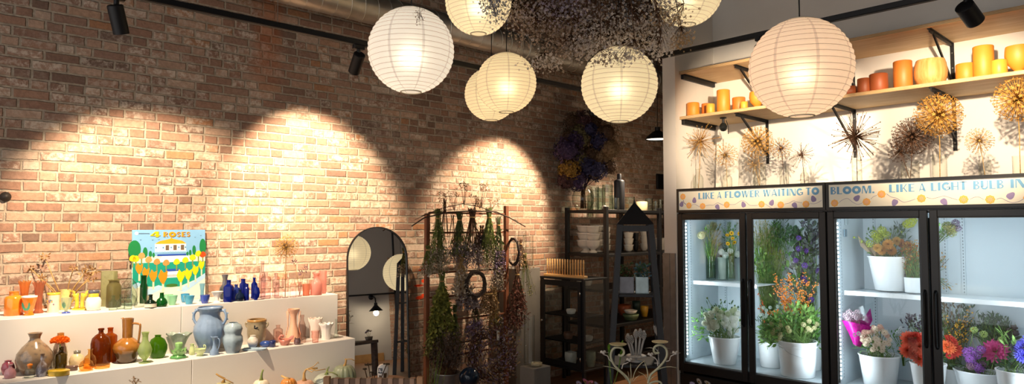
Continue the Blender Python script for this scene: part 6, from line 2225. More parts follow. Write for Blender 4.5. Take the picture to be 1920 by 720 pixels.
for lab, lx, w_, c in (('grey square metal planter on the middle shelf of the obelisk', -.075, .062, '#6f7076'), ('silvery square metal planter on the middle shelf of the obelisk', .055, .055, '#9fb0b4')):
    t = thing('metal_planter', lab, 'planter', on_ob(lx, -.03, 1.066), FACE - R(8))
    m = MB()
    m.box((-w_, -w_, 0), (w_, w_, .006))
    for k in range(4):
        a = k * PI / 2
        m.bar((math.cos(a) * (w_ - .003) - math.sin(a) * -w_, math.sin(a) * (w_ - .003) + math.cos(a) * -w_, .07), (math.cos(a) * (w_ - .003) - math.sin(a) * w_, math.sin(a) * (w_ - .003) + math.cos(a) * w_, .07), .006, .14)
    m.build('planter_box', M('zinc_' + c, paint, c, .35, .6, var=.2), t)
    MB().box((-w_ + .007, -w_ + .007, .1), (w_ - .007, w_ - .007, .12)).build('soil', M('dark_soil', paint, '#2a211a', .9), t)
for lab, lx, mt, n in (('dark green and rust succulents in the grey planter', -.075, [LEAFD, M('rust_leaf', petal, '#6a4a34', '#3f3a28', .2)], 80), ('dusty blue succulents in the silvery planter', .055, [M('dusty_blue_leaf', petal, '#5f7f8c', '#3c5664', .2), LEAFD], 80)):
    t = thing('succulent', lab, 'plant', on_ob(lx, -.03, 1.187), FACE)
    for mi in (0, 1):
        m = MB()
        for k in range(n):
            c = V((rnd.uniform(-.05, .05), rnd.uniform(-.05, .05), rnd.uniform(0, .12)))
            m.leaf(c, V((rnd.gauss(0, 1), rnd.gauss(0, 1), rnd.uniform(.2, 1.2))), V((rnd.gauss(0, 1), rnd.gauss(0, 1), 1)), .04, .018, -.2, 0, .3)
        m.build('foliage', mt[mi], t)
PEWT = M('whitewashed_iron', paint, '#a9a5a0', .6, var=.2)
t = thing('flower_ornament', 'whitewashed iron hyacinth ornament of five buds on a round dish', 'ornament', on_ob(0, -.05, .486), FACE)
MB().lathe([(.085, .045), (.088, .05), (.075, .058), (.0, .052)], 28).build('dish', PEWT, t)
MB().lathe([(.05, 0), (.05, .004), (.012, .012), (.010, .05)], 20).build('foot', PEWT, t)
for k, (dx, dz) in enumerate(((-.055, .165), (-.03, .150), (.0, .20), (.03, .205), (.055, .19))):
    dx, dz = dx * 1.25, dz
    b = MB().tube([(dx * .5, 0, .055), (dx * .8, .0, dz * .6 + .03), (dx, 0, dz)], .009, 8).build('stalk', PEWT, t)
    m = MB()
    for j in range(44):
        z = j / 44
        q = j * 2.39996
        r_ = .017 * math.sin(PI * (z * .86 + .1))
        m.ball((dx + r_ * math.cos(q), r_ * math.sin(q), dz + z * .07), .0068, 0, 6, 4)
    m.build('bud_spike', PEWT, b)
t = thing('flower_ornament', 'whitewashed iron tulip ornament with curling leaves', 'ornament', on_ob(.185, -.1, .486), FACE)
MB().lathe([(.04, 0), (.04, .004), (.006, .012), (.005, .22), (.012, .235)], 16).build('stalk', PEWT, t)
m = MB()
for k in range(6):
    a = 2 * PI * k / 6
    m.leaf((.012 * math.cos(a), .012 * math.sin(a), .225), (math.cos(a) * .35, math.sin(a) * .35, 1), (math.cos(a), math.sin(a), 0), .10, .035, -.25 if k % 2 else .12, 0, .3)
m.build('tulip_petals', PEWT, t)
for a in (.3, 2.6, 4.4):
    MB().leaf((0, 0, .10), (math.cos(a), math.sin(a), .9), (0, 0, 1), .1, .03, -.7, 0, .3).build('leaf', PEWT, t)

# ================================================================== black glass cabinet and the peg rack on it
CX0, CY0, CZ0, CZ1 = 5.11, 4.39, .2, 1.115
CXW, CYW = .37, .60
t = thing('glass_cabinet', 'low black metal cabinet with glass doors below the peg rack', 'cabinet', (CX0, CY0, 0))
for sx in (0, 1):
    for sy in (0, 1):
        MB().box((sx * (CXW - .03), sy * (CYW - .03), 0), (sx * (CXW - .03) + .03, sy * (CYW - .03) + .03, CZ1 - .02), bev=.002).build('corner_post', BLACKM, t)
for z0, z1, nm in ((CZ1 - .02, CZ1, 'top_plate'), (CZ0, CZ0 + .02, 'bottom_plate')):
    MB().box((-.004, -.004, z0), (CXW + .004, CYW + .004, z1), bev=.003).build(nm, BLACKM, t)
for z in (.46, .72):
    MB().box((.02, .02, z), (CXW - .02, CYW - .02, z + .012)).build('inner_shelf', BLACKM, t)
for y0, y1 in ((.0, .0),):
    d_ = MB()
    d_.box((-.012, .03, CZ0 + .025), (.004, .07, CZ1 - .03)).box((-.012, CYW - .07, CZ0 + .025), (.004, CYW - .03, CZ1 - .03))
    d_.box((-.011, .07, CZ0 + .025), (.003, CYW - .07, CZ0 + .075)).box((-.011, .07, CZ1 - .085), (.003, CYW - .07, CZ1 - .03))
    dr = d_.build('door', BLACKM, t)
    MB().box((-.006, .065, CZ0 + .07), (-.003, CYW - .065, CZ1 - .08)).build('door_glass', PANE, dr)
    MB().ball((-.028, CYW - .05, .66), .012, seg=14, rings=8).tube([(-.028, CYW - .05, .66), (-.010, CYW - .05, .66)], .005, 8).build('knob', M('chrome_knob', paint, '#c9c9c6', .15, 1), dr)
    for z in (CZ0 + .12, CZ1 - .15):
        MB().tube([(-.014, .036, z - .02), (-.014, .036, z + .02)], .006, 8).build('hinge', M('chrome_knob', paint, '#c9c9c6', .15, 1), dr)
MB().box((.03, .004, CZ0 + .02), (CXW - .03, .008, CZ1 - .02)).build('side_glass', PANE, t)
MB().box((.03, CYW - .008, CZ0 + .02), (CXW - .03, CYW - .004, CZ1 - .02)).build('side_glass', PANE, t)
PEGW = M('pale_beech', ply_material, '#dcb27a', '#c59354', 1, 2.5)
t = thing('peg_rack', 'pale wooden rack with a row of upright pegs on the cabinet', 'peg rack', (5.17, CY0 + .02, CZ1 + .001))
MB().box((-.03, 0, 0), (.03, .56, .025), bev=.003).build('base_plank', PEGW, t)
for k in range(15):
    MB().lathe([(.0075, .02), (.0075, .18), (.005, .183), (0, .183)], 12, loc=(0, .03 + k * .0357, 0)).build('peg', PEGW, t)
for lab, lx, ly, z, w_, h_, c in (('white patterned square tin inside the glass cabinet', .12, .28, CZ0 + .021, .05, .13, '#c9c6bc'), ('dull green tumbler inside the cabinet behind side glass', .2, .08, CZ0 + .021, .05, .15, '#7d8a78'),
                                  ('small copper pot on the cabinet middle shelf', .15, .34, .473, .05, .07, '#6d4a38'), ('round silver bowl on the cabinet middle shelf', .2, .12, .473, .055, .05, '#b5b0a8'), ('small white dish on the cabinet upper shelf', .15, .3, .733, .05, .05, '#d8d3c8')):
    o = MB().lathe([(w_ * .7, 0), (w_ * .8, .004), (w_, h_ * .6), (w_ * .96, h_), (w_ * .88, h_), (w_ * .7, h_ * .2), (0, h_ * .18)], 26, fn=sup(8) if 'square' in lab else None).build('stored_pot', M('pot_' + c, paint, c, .4, var=.2), None, loc=(CX0 + lx, CY0 + ly, z))
    tag(o, lab, 'pot')

# ================================================================== tall black shelving with the crockery
SX0, SX1, SY0, SY1 = 5.56, 7.5, 4.46, 5.04
t = thing('metal_shelving', 'tall black metal shelving along the brick behind the obelisk', 'shelving', (SX0, SY0, 0))
for x in (0, .97, SX1 - SX0 - .035):
    for y in (0, SY1 - SY0 - .035):
        MB().box((x, y, 0), (x + .042, y + .042, 1.845), bev=.002).build('upright', BLACKM, t)
SHZ = (.25, .60, .97, 1.345, 1.815)
for z in SHZ:
    MB().box((.004, .004, z - .03), (SX1 - SX0 - .004, SY1 - SY0 - .004, z), bev=.002).build('shelf', BLACKM, t)
BONE = M('bone_white_china', glaze, '#ded6c8', None, rough=.2, amount=.05)
DKCH = M('black_china', paint, '#1a1a1c', .3)


def stack(u, hw, n, x, z, m, name, labs, foot=True, hpx=15.0, nest=.8):
    p = on_x(u, 470, x)
    s = mpp((x, p.y, z))
    y = min(max(p.y, SY0 + hw * s + .01), SY1 - hw * s - .01)
    r, h = hw * s, hpx * s
    for k in range(n):
        if foot and k == 0:
            pr = [(r * .60, 0), (r * .58, h * .12), (r * .34, h * .3), (r * .38, h * .45), (r * .72, h * .62), (r * .94, h * .95), (r * .97, h * 1.35), (r * 1.04, h * 1.45), (r * 1.03, h * 1.55)]
            H_ = h * 1.55
        else:
            pr = [(r * .48, 0), (r * .70, h * .15), (r * .90, h * .5), (r * .95, h * .82), (r * 1.05, h * .9), (r * 1.04, h)]
            H_ = h
        inn = [(q * .94 - .002, zz) for q, zz in pr[::-1] if zz > H_ * .35]
        o = MB().lathe(pr + inn + [(0, H_ * .34)], 28).build(name, m, None, loc=(x, y, z), sharp=50)
        tag(o, labs[min(k, len(labs) - 1)], 'bowl', 'stacked crockery on the black shelving')
        z += H_ * (.90 if k == 0 and foot else .86) + .001
    return


nm3 = lambda w_: ['footed white bowl at the bottom of ' + w_, 'middle white bowl in ' + w_, 'topmost white bowl of ' + w_, 'last white bowl on ' + w_]
stack(1074, 17, 3, 5.78, 1.346, BONE, 'footed_bowl', nm3('the widest stack by the shelving end'))
stack(1103, 13, 3, 6.02, 1.346, BONE, 'footed_bowl', nm3('the stack behind the front upright'))
stack(1112, 13, 3, 5.78, 1.346, BONE, 'footed_bowl', nm3('the stack beside the front upright'))
stack(1137, 8, 4, 6.05, 1.346, BONE, 'stacked_cup', nm3('the narrow cup stack left of the obelisk'), False, 13)
stack(1179, 9, 3, 6.35, 1.346, BONE, 'stacked_cup', nm3('the cup stack seen through the obelisk'), False, 13)
stack(1192, 6, 2, 6.6, 1.346, DKCH, 'black_cup', ['lower black cup seen through the obelisk', 'upper black cup seen through the obelisk'], False, 18)
stack(1208, 8, 3, 6.75, 1.346, BONE, 'stacked_cup', nm3('the cup stack beside the black cups'), False, 14)
for k, (u, h_) in enumerate(((1238, .13), (1236, .12))):
    p = on_x(u, 470, 7.0)
    o = MB().lathe([(.05, 0), (.055, .005), (.062, h_), (.068, h_ + .006), (.066, h_ + .02), (.055, h_ + .02), (.05, .03), (0, .028)], 28).build('white_pot', BONE, None, loc=(7.0 + k * .14, max(SY0 + .08, p.y) + k * .1, 1.346))
    tag(o, ('tall white pot at the shelving end beside the white partition', 'second tall white pot behind the one at the shelving end')[k], 'pot')
CRM = {'green': M('sage_bowl', paint, '#5f6e4c', .4), 'yellow': M('mustard_cup', paint, '#c4932a', .4), 'orange': M('burnt_orange_bowl', paint, '#a04f28', .4), 'dk': M('bottle_green_cup', paint, '#2c4236', .4), 'white': BONE}
for lab, u, x, z, r, h_, c in (('sage green bowl on the lower shelving seen through the obelisk', 1183, 6.1, .601, .09, .07, 'green'), ('burnt orange bowl on lower shelving', 1170, 6.4, .601, .08, .12, 'orange'), ('mustard yellow cup on the lower shelving', 1208, 6.45, .601, .045, .12, 'yellow'), ('bottle green cup behind the sage bowl', 1193, 6.6, .601, .05, .15, 'dk'),
                               ('white pot on the shelving behind the peg rack', 1100, 5.85, .971, .06, .1, 'white'), ('second white pot on shelving behind the pegs', 1072, 5.75, .971, .055, .08, 'white'), ('stone white bowl on shelving below the cup stacks', 1200, 6.8, .971, .08, .08, 'white')):
    p = on_x(u, 560, x)
    o = MB().lathe([(r * .6, 0), (r * .7, .004), (r * .95, h_ * .6), (r, h_), (r * .93, h_), (r * .6, h_ * .25), (0, h_ * .22)], 26).build('stored_bowl', CRM[c], None, loc=(x, min(max(p.y, SY0 + r + .01), SY1 - r - .01), z))
    tag(o, lab, 'bowl')
p = on_x(1186, 570, 6.1)
o = MB().lathe([(.04, 0), (.06, .01), (.075, .04), (.07, .042), (.05, .014), (0, .012)], 26).build('stored_bowl', BONE, None, loc=(6.1, max(p.y, SY0 + .1), .672))
tag(o, 'white dish sitting in the sage green bowl', 'bowl')


def top_glass(name, label, cat, u, hw, vt, x, pr, m, sharp=50):
    p = on_x(u, vt, x)
    s = mpp(p)
    r, h = hw * s, p.z - 1.816
    y = min(max(p.y, SY0 + r), SY1 - r)
    o = MB().lathe([(q * r, z * h) for q, z in pr], 32).build(name, m, None, loc=(x, y, 1.816), sharp=sharp)
    return tag(o, label, cat)


CYL = [(.95, 0), (1, .02), (1, 1), (.93, 1), (.93, .05), (0, .05)]
gv = top_glass('glass_vase', 'big rounded clear vase holding the dark dried bouquet', 'vase', 1083, 21, 349, 5.72, [(.55, 0), (.62, .02), (.95, .3), (1, .5), (.85, .75), (.6, .9), (.62, 1)], CLR)
for k, (u, hw, vt, x) in enumerate(((1106, 7, 354, 6.1), (1115, 8, 350, 5.85), (1127, 8, 352, 6.1), (1139, 10, 346, 5.95), (1155, 7, 371, 5.78), (1148, 6, 366, 6.2))):
    top_glass('glass_cylinder', 'clear glass cylinder on the shelving top, ' + ('behind the big vase shoulder', 'first beside the big vase', 'second row behind the white ball', 'tallest of the row', 'shortest before the black bottle', 'small one behind the tallest')[k], 'vase', u, hw, vt, x, CYL, CLR)
o = MB().ball((0, 0, .026), .026, seg=18, rings=12).build('white_ball', BONE, None, loc=(5.74, on_x(1133, 391, 5.74).y, 1.816))
tag(o, 'small round white ball among the glass cylinders', 'ornament')
top_glass('black_bottle', 'tall matte black bottle with a narrow neck on the shelving', 'bottle', 1161, 10, 326, 6.0, [(.95, 0), (1, .01), (1, .78), (.9, .82), (.42, .85), (.42, .98), (.36, 1), (0, 1)], M('matte_black_ceramic', paint, '#22242a', .5))
top_glass('pillar_candle', 'wide cream pillar candle right behind the obelisk peak', 'candle', 1203, 11, 378, 6.6, [(.97, 0), (1, .02), (1, .9), (.93, 1), (0, .96)], M('cream_wax', paint, '#e3d3a8', .5, var=.03))
for k, (u, hw, vt, x) in enumerate(((1181, 9, 369, 6.55), (1217, 7, 372, 6.9), (1229, 6, 377, 6.8), (1238, 5, 374, 7.15))):
    top_glass('glass_cylinder', 'clear tumbler on the shelving top, ' + ('behind the obelisk slope', 'next to the cream candle', 'second after the cream candle', 'last before the white partition')[k], 'vase', u, hw, vt, x, CYL, CLR)

# ---- the dark dried bouquet
def floret_puff(m, c, r, n, size, squash=1.0, shell=.5):
    for i in range(n):
        d = V((rnd.gauss(0, 1), rnd.gauss(0, 1), rnd.gauss(0, 1))).normalized()
        k = r * (shell + (1 - shell) * rnd.random()) * rnd.uniform(.9, 1.05)
        p = V(c) + V((d.x * k, d.y * k, d.z * k * squash))
        x = d.orthogonal().normalized()
        y = d.cross(x)
        a0 = rnd.uniform(0, 3)
        for j in range(3):
            a = a0 + 2 * PI * j / 3
            w_ = x * math.cos(a) + y * math.sin(a)
            m.quad(p, (w_ + d * rnd.uniform(.1, .7)).normalized(), w_.cross(d), size, size * .42)


DP = {'pur': petal('dark_violet_floret', '#4e3c60', '#322743', .15), 'nav': petal('navy_violet_floret', '#403e62', '#292744', .15), 'plum': petal('plum_brown_floret', '#573a3e', '#3d282c', .15), 'oli': petal('olive_grey_floret', '#756e4a', '#575038', .15),
      'mus': petal('mustard_floret', '#a07c34', '#755823', .2), 'tan': petal('smoky_tan_plume', '#8d765a', '#6b563e', .3), 'brn': petal('dim_brown_floret', '#5f4735', '#463426', .2)}
base = gv.location + V((0, 0, .02))
t = thing('dried_bouquet', 'big dark bouquet of dried purple hydrangeas in the rounded vase', 'dried flowers', base)
DB = depth(gv.location)
st = MB()
for i, (u, v, r, k) in enumerate(((1055, 283, 25, 'pur'), (1079, 262, 17, 'pur'), (1072, 299, 19, 'oli'), (1064, 318, 20, 'mus'), (1098, 313, 23, 'nav'), (1118, 318, 20, 'nav'), (1082, 338, 18, 'pur'), (1060, 338, 14, 'plum'), (1094, 230, 22, 'plum'), (1108, 242, 10, 'nav'),
                                  (1088, 254, 22, 'oli'), (1125, 264, 15, 'nav'), (1128, 292, 24, 'tan'), (1144, 278, 25, 'tan'), (1072, 226, 16, 'brn'), (1138, 248, 20, 'brn'), (1108, 288, 20, 'brn'), (1144, 312, 14, 'brn'), (1116, 228, 16, 'brn'), (1050, 258, 15, 'brn'))):
    p = at_d(u, v, DB + rnd.uniform(-.14, .04))
    p.y = min(p.y, 5.04 - r * DB / FPX)
    p = p - base
    s = DB / FPX
    m = MB()
    r *= 1.15
    m.ball(p, r * s * .62, 0, 10, 7)
    floret_puff(m, p, r * s, 330 if k in ('tan', 'brn') else 240, .016 if k in ('tan', 'brn') else .024, 1, .45 if k in ('tan', 'brn') else .75)
    m.build('flower_head' if k not in ('tan', 'brn') else 'smoky_plume', DP[k], t)
    a = rnd.uniform(0, 6.28)
    st.tube([(.03 * math.cos(a), .03 * math.sin(a), 0), (.02 * math.cos(a), .02 * math.sin(a), .2), p], .004, 5)
st.build('stems', DRYB, t)

# ================================================================== concrete plinths beside the ladder rack
CONC = M('grey_concrete', paint, '#625d56', .75, var=.15, sc=5)
c0 = on_y(968, 504, 4.80)
c1 = on_y(1013, 503, c0.y)
t = thing('concrete_plinth', 'tall grey concrete plinth between the ladder rack and cabinet', 'plinth', (c0.x, c0.y, 0))
MB().box((0, 0, 0), (c1.x - c0.x, .26, c0.z), bev=.004).build('plinth_box', CONC, t)
for lab, u, hw, vt, dy in (('tall clear hurricane glass on the tall concrete plinth', 990, 10, 442, .08), ('clear hurricane glass at the back of the concrete plinth', 979, 8, 432, .22)):
    p = on_y(u, vt, c0.y + dy)
    s = mpp(p)
    o = MB().lathe([(q * hw * s, z * (p.z - c0.z)) for q, z in CYL], 30).build('hurricane_glass', M('faint_clear_glass', thin_glass, (.965, .97, .96), .03, .25), None, loc=(p.x, p.y, c0.z + .001), sharp=50)
    tag(o, lab, 'vase')
b0 = at_d(1001.7, 692, 5.3)
bx = on_y(1032.8, 686, b0.y).x - b0.x
by = on_x(974.6, 681, b0.x).y - b0.y
t = thing('concrete_plinth', 'low grey concrete plinth with a glass candle dish on it', 'plinth', (b0.x, b0.y, 0))
MB().box((0, 0, 0), (bx, by, b0.z), bev=.004).build('plinth_box', CONC, t)
t = thing('candle_dish', 'small clear glass candle dish on the low concrete plinth', 'candle', (b0.x + bx * .5, b0.y + by * .42, b0.z + .001))
MB().lathe([(.038, 0), (.045, .004), (.046, .028), (.040, .03), (.038, .01), (0, .008)], 28).build('glass_dish', M('thick_dish_glass', color_glass, '#d8d2bc', .35), t)
MB().lathe([(.03, .008), (.03, .02), (0, .022)], 20).build('wax', M('cream_wax', paint, '#e3d3a8', .5, var=.03), t)
o = MB().lathe([(q * .045, z * .40) for q, z in CYL], 28).build('hurricane_glass', M('faint_clear_glass', thin_glass, (.965, .97, .96), .03, .25), None, loc=(b0.x + bx + .07, b0.y + .16, 0.0), sharp=50)
o.location = (b0.x + bx * .42, b0.y + by * .82, b0.z + .001)
tag(o, 'tall clear glass cylinder behind the candle dish on the low plinth', 'vase')
# ================================================================== ladder rack with hanging bunches
RUSTW = M('rust_brown_wood', paint, '#6b3c22', .65, var=.25, sc=9)
YR = 4.72
L0, L1 = on_y(801, 400, YR), on_y(949, 386, YR)
t = thing('drying_rack', 'rust brown wooden ladder rack hung with drying flowers', 'rack', (L0.x, YR, 0))
RW = L1.x - L0.x
MB().box((-.02, -.018, 0), (.02, .018, L0.z), bev=.003).build('post', RUSTW, t)
MB().box((RW - .02, -.018, 0), (RW + .02, .018, L1.z), bev=.003).build('post', RUSTW, t)
for v in (400, 436, 474, 508, 552, 596, 640, 662):
    z = on_y(876, v, YR).z
    MB().bar((.015, 0, z), (RW - .015, 0, z), .014, .016, bev=.002).build('rung', RUSTW, t)
YH = YR - .055
DH = lambda u, v, k=0.0: on_y(u, v, YH + k)


def twig_lines(m, p, d, L, n, r):
    for i in range(n):
        e = p + (d + V((rnd.gauss(0, .5), rnd.gauss(0, .3), rnd.gauss(0, .5)))) * L * rnd.uniform(.5, 1)
        m.tube([p, p.lerp(e, .5) + V((0, 0, L * .06)), e], [r, r * .7, r * .4], 4)


def hang(label, u, v0, v1, w0, w1, smat, fmat, lmat=None, nst=22, nfl=160, nlf=60, fsz=.012, name='hanging_bunch', ffrom=.62, k=0.0, lw=.010, ll=.045):
    top = DH(u, v0, k)
    s = mpp(top)
    t = thing(name, label, 'dried flowers', top, 0, 'bunches drying on the ladder rack')
    L = (DH(u, v1, k) - top).z
    st, fl, lf = MB(), MB(), MB()
    nfl, nlf, nst = int(nfl * 1.5), int(nlf * 1.6), int(nst * 1.6)
    fsz, lw, w1, w0 = fsz * 1.25, lw * 1.4, w1 * 1.4, w0 * 1.35
    for i in range(nst):
        f = rnd.uniform(-1, 1)
        g = rnd.uniform(-1, 1)
        a = V((f * w0 * s, g * w0 * s * .5, rnd.uniform(0, .05) * -L))
        b = V((f * w0 * s * .5, g * w0 * s * .3, L * .12))
        e = V((f * w1 * s, g * min(w1 * s * .6, .05), L * rnd.uniform(.8, 1)))
        st.tube([a, b, b.lerp(e, .5) + V((f * .004, 0, 0)), e], [.0022, .0022, .0017, .001], 4)
        for j in range(max(1, nfl // nst)):
            q = rnd.uniform(ffrom, 1.03)
            c = b.lerp(e, q) + V((rnd.gauss(0, .010), rnd.gauss(0, .008), rnd.gauss(0, .010)))
            dd = V((rnd.gauss(0, 1), rnd.gauss(0, 1), rnd.gauss(-.4, 1)))
            fl.leaf(c, dd, V((rnd.gauss(0, 1), rnd.gauss(0, 1), 1)), fsz * rnd.uniform(.7, 1.3), fsz * .8, .3, 0, .3)
            if j % 2 == 0:
                fl.leaf(c, -dd, V((rnd.gauss(0, 1), rnd.gauss(0, 1), 1)), fsz, fsz * .7, .3, 0, .3)
        if lmat:
            for j in range(max(1, nlf // nst)):
                q = rnd.uniform(.05, .85)
                c = b.lerp(e, q)
                lf.leaf(c, V((rnd.gauss(0, .5), rnd.gauss(0, .4), -1)), V((rnd.gauss(0, 1), rnd.gauss(0, 1), .2)), ll * rnd.uniform(.6, 1.2), lw, rnd.uniform(-.1, .4), 0, .2)
    st.build('stems', smat, t)
    if nfl:
        fl.build('blossoms', fmat, t)
    if lmat:
        lf.build('leaves', lmat, t)
    MB().lathe([(w0 * s * .62 + .004, L * .12 - .006), (w0 * s * .62 + .005, L * .12), (w0 * s * .62 + .004, L * .12 + .006)], 14, c0=False, fn=lambda a, r, z, j: (r, z), M=Matrix.Diagonal((1, .6, 1, 1))).build('twine_tie', DRYT, t)
    return t


GRS = petal('dried_green_stem', '#76823f', '#56622e', .2)
GRD = petal('dark_dried_green', '#566135', '#3e4726', .2)
WHF = petal('off_white_dry_floret', '#cfc3b0', '#a39684', .25)
GYF = petal('grey_lilac_dry_floret', '#a69a9b', '#7d7277', .25)
DKF = petal('near_black_floret', '#392c31', '#261d21', .1)
TNF = petal('tan_dry_floret', '#b29570', '#846a4a', .25)
HOP = petal('hop_green_leaf', '#949445', '#6c7033', .3)
OLF = petal('olive_dry_leaf', '#77743f', '#57572b', .25)
LVF = petal('dusty_lavender_floret', '#9582a0', '#6e5c78', .25)
MRF = petal('maroon_dry_leaf', '#7a4e40', '#57342b', .2)

hang('fat green bunch with off-white heads by the first post of the rack', 822, 396, 512, 7, 21, GRS, WHF, GRS, 44, 420, 130, .014)
hang('thin brown twig bundle sticking up over the top rung', 834, 376, 452, 3, 6, DRYB, DRYB, None, 10, 0)
hang('slim bare brown stalk bundle beside the thin twigs', 849, 404, 462, 3, 6, DRYB, MRF, None, 8, 20, fsz=.01)
hang('dark green bunch hanging second from the first post', 862, 402, 492, 5, 15, GRD, GYF, GRS, 32, 260, 110, .013)
hang('brown stemmed bunch with grey lilac heads in the middle', 886, 394, 506, 7, 19, DRYB, GYF, GRD, 36, 380, 50, .014)
hang('tall green bunch with white specks right of the middle', 918, 394, 512, 6, 21, GRS, WHF, GRS, 44, 320, 150, .013)
hang('dark green and purple bunch next to the far post', 935, 410, 512, 5, 14, GRD, LVF, GRD, 26, 220, 80, .013)
hang('nearly black dried bunch behind the tall green one', 903, 424, 468, 4, 15, DRYB, DKF, None, 22, 320, 0, .018, ffrom=.4, k=.03)
hang('wispy grey-white bunch hooked on the first post', 803, 462, 520, 4, 11, GRS, WHF, None, 18, 160, 0, .013)
hang('yellow-green hop bunch with papery leaves', 829, 512, 640, 6, 24, GRS, HOP, HOP, 30, 420, 170, .024, lw=.024, ll=.05, ffrom=.2)
hang('olive leafy bunch hanging low by the first post', 815, 560, 672, 5, 20, GRS, OLF, OLF, 30, 260, 150, .018, ffrom=.4, k=.02)
hang('small deep green bunch below the hops', 853, 575, 672, 4, 12, GRD, GRD, GRS, 26, 120, 110, .014, ffrom=.4)
hang('pale tan and white bunch left of the twig wreath', 866, 480, 560, 4, 15, DRYT, WHF, None, 26, 330, 0, .017, ffrom=.3)
hang('straight tan stalk bunch hung beside the far post', 927, 540, 618, 6, 10, DRYT, OLF, DRYT, 26, 60, 40, .012)
hang('pale dried bunch at the right of the twig wreath', 934, 482, 545, 4, 14, DRYB, WHF, OLF, 24, 230, 30, .016, ffrom=.3)
hang('crossed dark stems with lavender heads under the lower rung', 891, 562, 640, 4, 17, DRYB, LVF, GRD, 20, 240, 30, .016, ffrom=.55)
hang('mauve brown statice cluster spilling over the middle rung', 876, 540, 582, 14, 22, DRYB, GYF, None, 28, 420, 0, .016, ffrom=.1)
hang('rusty brown cluster spilling over the rung near the far post', 914, 545, 590, 14, 18, DRYB, TNF, None, 26, 320, 0, .016, ffrom=.1)
hang('plum brown leafy bunch hanging outside the far post', 970, 500, 622, 5, 20, DRYB, MRF, MRF, 30, 330, 90, .018, ffrom=.25)
hang('thin curly green trailing stems at the far side', 984, 478, 560, 3, 17, GRS, OLF, None, 16, 60, 0, .010)
hang('brown seed sprigs hanging high outside the far post', 976, 450, 512, 3, 15, DRYB, TNF, None, 16, 140, 0, .013, ffrom=.3)


def wreath(name, label, u, v, r_px, tw, mats, n_leaf, lsz, edge=False, k=-.03, twig_n=24, parts=('twig_ring', 'foliage')):
    c = DH(u, v, k)
    s = mpp(c)
    r = r_px * s
    t = thing(name, label, 'wreath', c, 0, 'wreaths on the drying rack')
    if edge:
        t.rotation_euler = (0, 0, R(72))
    m = MB()
    for i in range(twig_n):
        ph = rnd.uniform(0, 6.28)
        amp = rnd.uniform(.2, 1) * tw * s
        rr = r + rnd.uniform(-1, 1) * tw * s * .6
        m.tube([((rr + amp * .4 * math.sin(5 * a + ph)) * math.cos(a), amp * .6 * math.cos(4 * a + ph), (rr + amp * .4 * math.sin(5 * a + ph)) * math.sin(a)) for a in [2 * PI * q / 40 for q in range(40)]], .0028, 5, closed=True)
    m.build(parts[0], mats[0], t)
    for mi, mt in enumerate(mats[1:]):
        m = MB()
        for i in range(n_leaf):
            a = rnd.uniform(0, 2 * PI)
            q = rnd.gauss(0, tw * s * .8)
            y = rnd.gauss(-tw * s * .4, tw * s * .5)
            p = V(((r + q) * math.cos(a), y, (r + q) * math.sin(a)))
            d = V((math.cos(a + .9) + rnd.gauss(0, .6), rnd.gauss(-.5, .5), math.sin(a + .9) + rnd.gauss(0, .6)))
            m.leaf(p, d, V((rnd.gauss(0, 1), -1, rnd.gauss(0, 1))), lsz * rnd.uniform(.6, 1.3), lsz * .5, rnd.uniform(-.2, .4), 0, .3)
        m.build(parts[1], mt, t)
    return t


wreath('twig_wreath', 'bare dark twig wreath hung in the middle of the rack', 892, 533, 23, 5, [M('dark_willow', paint, '#2f2018', .7), DKF], 50, .012, twig_n=34)
wreath('twig_wreath', 'dark twig wreath seen edge-on outside the far post', 962, 472, 24, 3, [M('dark_willow', paint, '#2f2018', .7), DKF, LVF], 120, .014, edge=True)
wr = wreath('flower_wreath', 'big loose wreath of dried lavender and rust flowers with a paper tag', 917, 664, 42, 18, [DRYB, GYF, MRF, LVF, TNF], 380, .028, k=-.10)
tg = MB()
p = DH(934, 620, -.16) - wr.location
tg.box((p.x - .016, p.y, p.z - .085), (p.x + .016, p.y + .001, p.z), bev=.0003)
tg.build('paper_tag', M('white_tag_paper', paint, '#cfc9bf', .7), wr)

# branches laid over the top of the rack
t = thing('dried_branch', 'arching bare branch laid across the top of the rack', 'branch', DH(876, 396))
O = t.location
m = MB()
for pts, r0 in ((((772, 424), (796, 408), (840, 398), (880, 396), (930, 397), (955, 408), (985, 425)), .007), (((790, 405), (830, 390), (868, 382), (900, 388), (940, 403), (972, 415)), .004), (((778, 412), (800, 402), (850, 393)), .003)):
    P = [DH(u, v, -.02) - O for u, v in pts]
    m.tube(P, [r0 * (1 - .6 * abs(i / (len(P) - 1) - .5)) for i in range(len(P))], 6)
m.build('branch', M('dark_bark', paint, '#3a2a1e', .8), t)
for u, v, ub, vb in ((832, 370, 836, 400), (851, 362, 852, 396), (868, 350, 870, 388), (906, 352, 902, 390), (890, 374, 890, 392), (926, 380, 920, 394), (898, 378, 900, 392)):
    q = sprig('airy brown seed spray standing up from the rack top, ' + {832: 'nearest the first post', 851: 'second from the first post', 868: 'tallest of all', 906: 'tall one past the middle', 890: 'short one in the middle', 926: 'nearest the far post', 898: 'low one past the middle'}[u], DH(ub, vb, -.01),
              [DH(u + rnd.uniform(-9, 9), v + rnd.uniform(-8, 10), rnd.uniform(-.04, .04)) for _ in range(9)], [TNF, DRYB], .02, 'seed_spray', 'seed sprays on top of the rack', .0012, 14)

